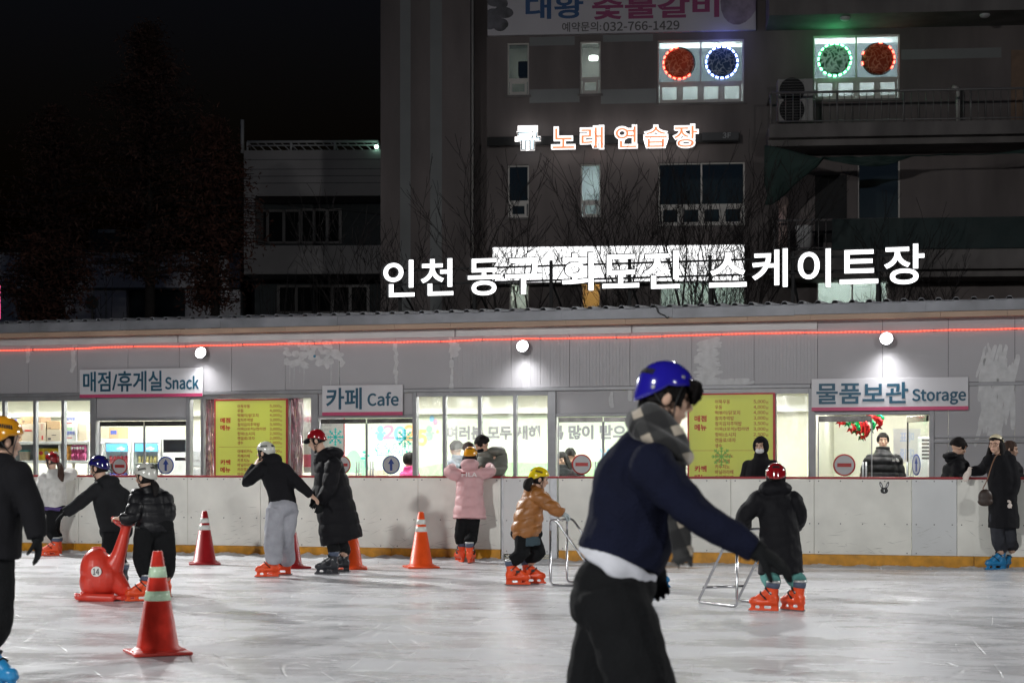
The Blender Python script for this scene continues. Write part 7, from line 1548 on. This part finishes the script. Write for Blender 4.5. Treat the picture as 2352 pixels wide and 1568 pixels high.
# Q: person in profile behind the barrier
p, at = stander('dark haired person in black padded jacket looking down, left of the cream glove', 2202, 1026, BI(2202, .6), 95, M_blackp, M_hair, 24, 1.04, quilt=.012, wide=.22, dep=.18, tyaw=80, hood=True, hairk=1.2, lean=(-.10, 0))
p.wear('hood', M_blackp, blobs=[(p.j(2183, 1047, 0), (.105, .14, .06))], vox=.014)
# S: person half hidden behind the woman
p, at = stander('person with brown hair in black jacket, mostly hidden behind the woman in the cream helmet', 2320, 1032, BI(2325, .6), 70, M_blackp, M_hairb, 10, 1.0, quilt=.012, wide=.22, dep=.17)
bm = bmesh.new(); a = p.j(2331, 1068, -.21); disc(bm, (0, 0), .022, -.001, .001, 16); bm.transform(Matrix.Translation(a)); obj('logo', bm, pm('print_white', (.75, .72, .72), .5, 0), p.root, True)
# T: child on blue skates hidden behind the big skater
p = Per('child in black with blue skates almost wholly hidden behind the skater in front', 1498, 1352, 19.0, sc=.85)
p.skate(1509, 1350, 95, M_skbl, .95); p.skate(1478, 1354, 80, M_skbl, .95)
p.head(1478, 1108, 0, 95, 8, hs=.98); p.skull(); hips = [p.j(1482, 1225, -.08), p.j(1490, 1225, .08)]; kn = [p.j(1500, 1285, -.05), p.j(1480, 1285, .05)]
legs = legs_pants(p, hips, kn, M_trou, r=(.10, .085, .075)); a1 = [p.j(1482, 1150, -.15), p.j(1478, 1190, -.18), p.j(1500, 1215, -.16)]; a2 = [p.j(1482, 1150, .15), p.j(1478, 1190, .18), p.j(1500, 1215, .16)]
p.limbs([a1, a2], legs, [p.j(1478, 1128), p.j(1480, 1150), p.j(1484, 1190), p.j(1486, 1220)]); p.body(); p.hand(a1[2], (.8, 0, -.5), (0, 0, -1), M_glb); p.hand(a2[2], (.8, 0, -.5), (0, 0, -1), M_glb, .35, 1, -1)
p.wear('jacket', M_blackp, [(p.j(1486, 1226), (.17, .15)), (p.j(1484, 1190), (.17, .15)), (p.j(1481, 1152), (.165, .14)), (p.j(1478, 1130), (.09, .09))], 95, [(a1, [.085, .075, .06]), (a2, [.085, .075, .06])]); p.cap('hair', M_hair, 1.07, -.6, .05, .07); p.helmet(M_hblue)
# ================================================================ skating aids
M_seal = pm('seal_red', (.66, .048, .028), .38, .10, 5, .05, 25, coat=.15)
d = F * EYE / (1378 - HY); t = empty('seal_skating_aid', 'red plastic seal shaped skating aid with number 14 and handle bar', 'skating aid', Matrix.Translation(P(235, 1378, d))); t.location.z = 0; MW[t.name] = Matrix.Translation((P(235, 1378, d).x, d, 0))
J = lambda x, y, z=0: P(x, y, d + z)
bm = bmesh.new()
ell(bm, J(222, 1310), (.17, .17, .235)); ell(bm, J(238, 1325), (.19, .17, .19)); ell(bm, J(212, 1335), (.13, .16, .17)); tube(bm, smoothpath([J(250, 1320), J(272, 1275), J(286, 1225), J(291, 1204)], 5), _lerp([(.15, .13), (.075, .08), (.052, .055), (.055, .06)], 5), 16, V3(0, 1, 0)); tube(bm, [J(262, 1330), J(280, 1350), J(296, 1366)], [.12, .09, .05], 14)
tube(bm, smoothpath([J(287, 1198, -.15), J(268, 1194, -.14), J(291, 1206, 0), J(312, 1198, .08), J(308, 1196, .2)], 4), .026, 12); ell(bm, J(291, 1203), (.06, .06, .035)); tube(bm, smoothpath([J(257, 1186, -.05), J(263, 1194, -.05), J(276, 1203, -.03), J(291, 1206, 0)], 4), _lerp([.018, .024, .028, .03], 4), 12)
obj('body', fuse(bm, .010, 4), M_seal, t, True)
bm = bmesh.new(); tube(bm, smoothpath([J(214, 1284), J(211, 1262), J(224, 1258), J(238, 1262), J(242, 1284)], 5), .017, 12); obj('grip', bm, M_seal, t, True, smooth=True)
bm = bmesh.new()
for s in (-.13, .13): a = J(178, 1378, s); tube(bm, smoothpath([V3(J(180, 1360, s).x, d + s, .06), V3(J(185, 1370, s).x, d + s, .045), V3(J(230, 1376, s).x, d + s, .035), V3(J(262, 1378, s).x, d + s, .03)], 3), [(.045, .055)] * 4 + [(.045, .04)] * 6, 12, V3(0, 0, 1))
tube(bm, smoothpath([V3(J(285, 1376).x, d - .1, .03), V3(J(300, 1376).x, d - .02, .03), V3(J(285, 1376).x, d + .1, .03)], 3), [(.05, .03)] * 7, 12, V3(0, 0, 1)); box(bm, J(180, 1370).x, J(300, 1370).x, d - .1, d + .1, .012, .05)
obj('runner', fuse(bm, .010, 3), M_seal, t, True)
c = J(221, 1312, -.176); bm = bmesh.new(); disc(bm, (0, 0), .052, -.003, .012, 32); bm.transform(Matrix.Translation(c)); n_ = obj('number_disc', bm, pm('disc_white', (.75, .74, .70), .5, .03), t, True)
bm = bmesh.new(); text(bm, '14', c.x - .032, c.x + .03, c.z - .03, c.z + .03, c.y - .005, depth=.002, bold=.03); obj('number', bm, M_prk, n_, True)
M_chr = pm('chrome_tube', (.52, .52, .54), .22, .1, 10, metal=.9)
def bent(pts, r=.05, k=4):
    """round the corners of a tube path"""
    out = [pts[0]]
    for i in range(1, len(pts) - 1):
        a, b, c = pts[i - 1], pts[i], pts[i + 1]; p0 = b + (a - b).normalized() * min(r, (a - b).length * .4); p1 = b + (c - b).normalized() * min(r, (c - b).length * .4)
        for j in range(k + 1): q = j / k; out.append(p0 * (1 - q) ** 2 + b * 2 * q * (1 - q) + p1 * q * q)
    return out + [pts[-1]]
def frame_aid(origin, yaw, label, w=.5, L_=.62, h=.74):
    f = ydir(yaw); s = Vector((0, 0, 1)).cross(f); O = Vector(origin); Q = lambda a, b, c: O + f * a + s * b + Vector((0, 0, c)); t = empty('skating_frame', label, 'skating frame', Matrix.Translation(O), 'steel skating frames'); r = .0135
    for sg in (-1, 1):
        b = sg * w / 2; path = [Q(-.02, b, h - .12), Q(-.02, b, r), Q(L_, b, r), Q(.05, b, h), Q(-.02, b, h), Q(-.02, b, h - .12)]
        bm = bmesh.new(); tube(bm, bent(path), r, 10); obj('side_loop', bm, M_chr, t, True, smooth=True)
    bm = bmesh.new(); tube(bm, [Q(.0, -w / 2, h), Q(.0, w / 2, h)], r, 10); obj('handle_bar', bm, M_chr, t, True, smooth=True)
    bm = bmesh.new(); tube(bm, [Q(L_ - .09, -w / 2, .16), Q(L_ - .09, w / 2, .16)], r, 10); obj('cross_bar', bm, M_chr, t, True, smooth=True)
    return t
q = P(1288, 1338, 19.6); frame_aid((q.x, 19.75, 0.0005), 66, 'steel tube skating frame pushed by the child in the camel coat', h=.75)
q = P(1745, 1398, 16.5); frame_aid((q.x, 16.75, 0.0005), -150, 'steel tube skating frame held by the child in teal trousers', h=.76)
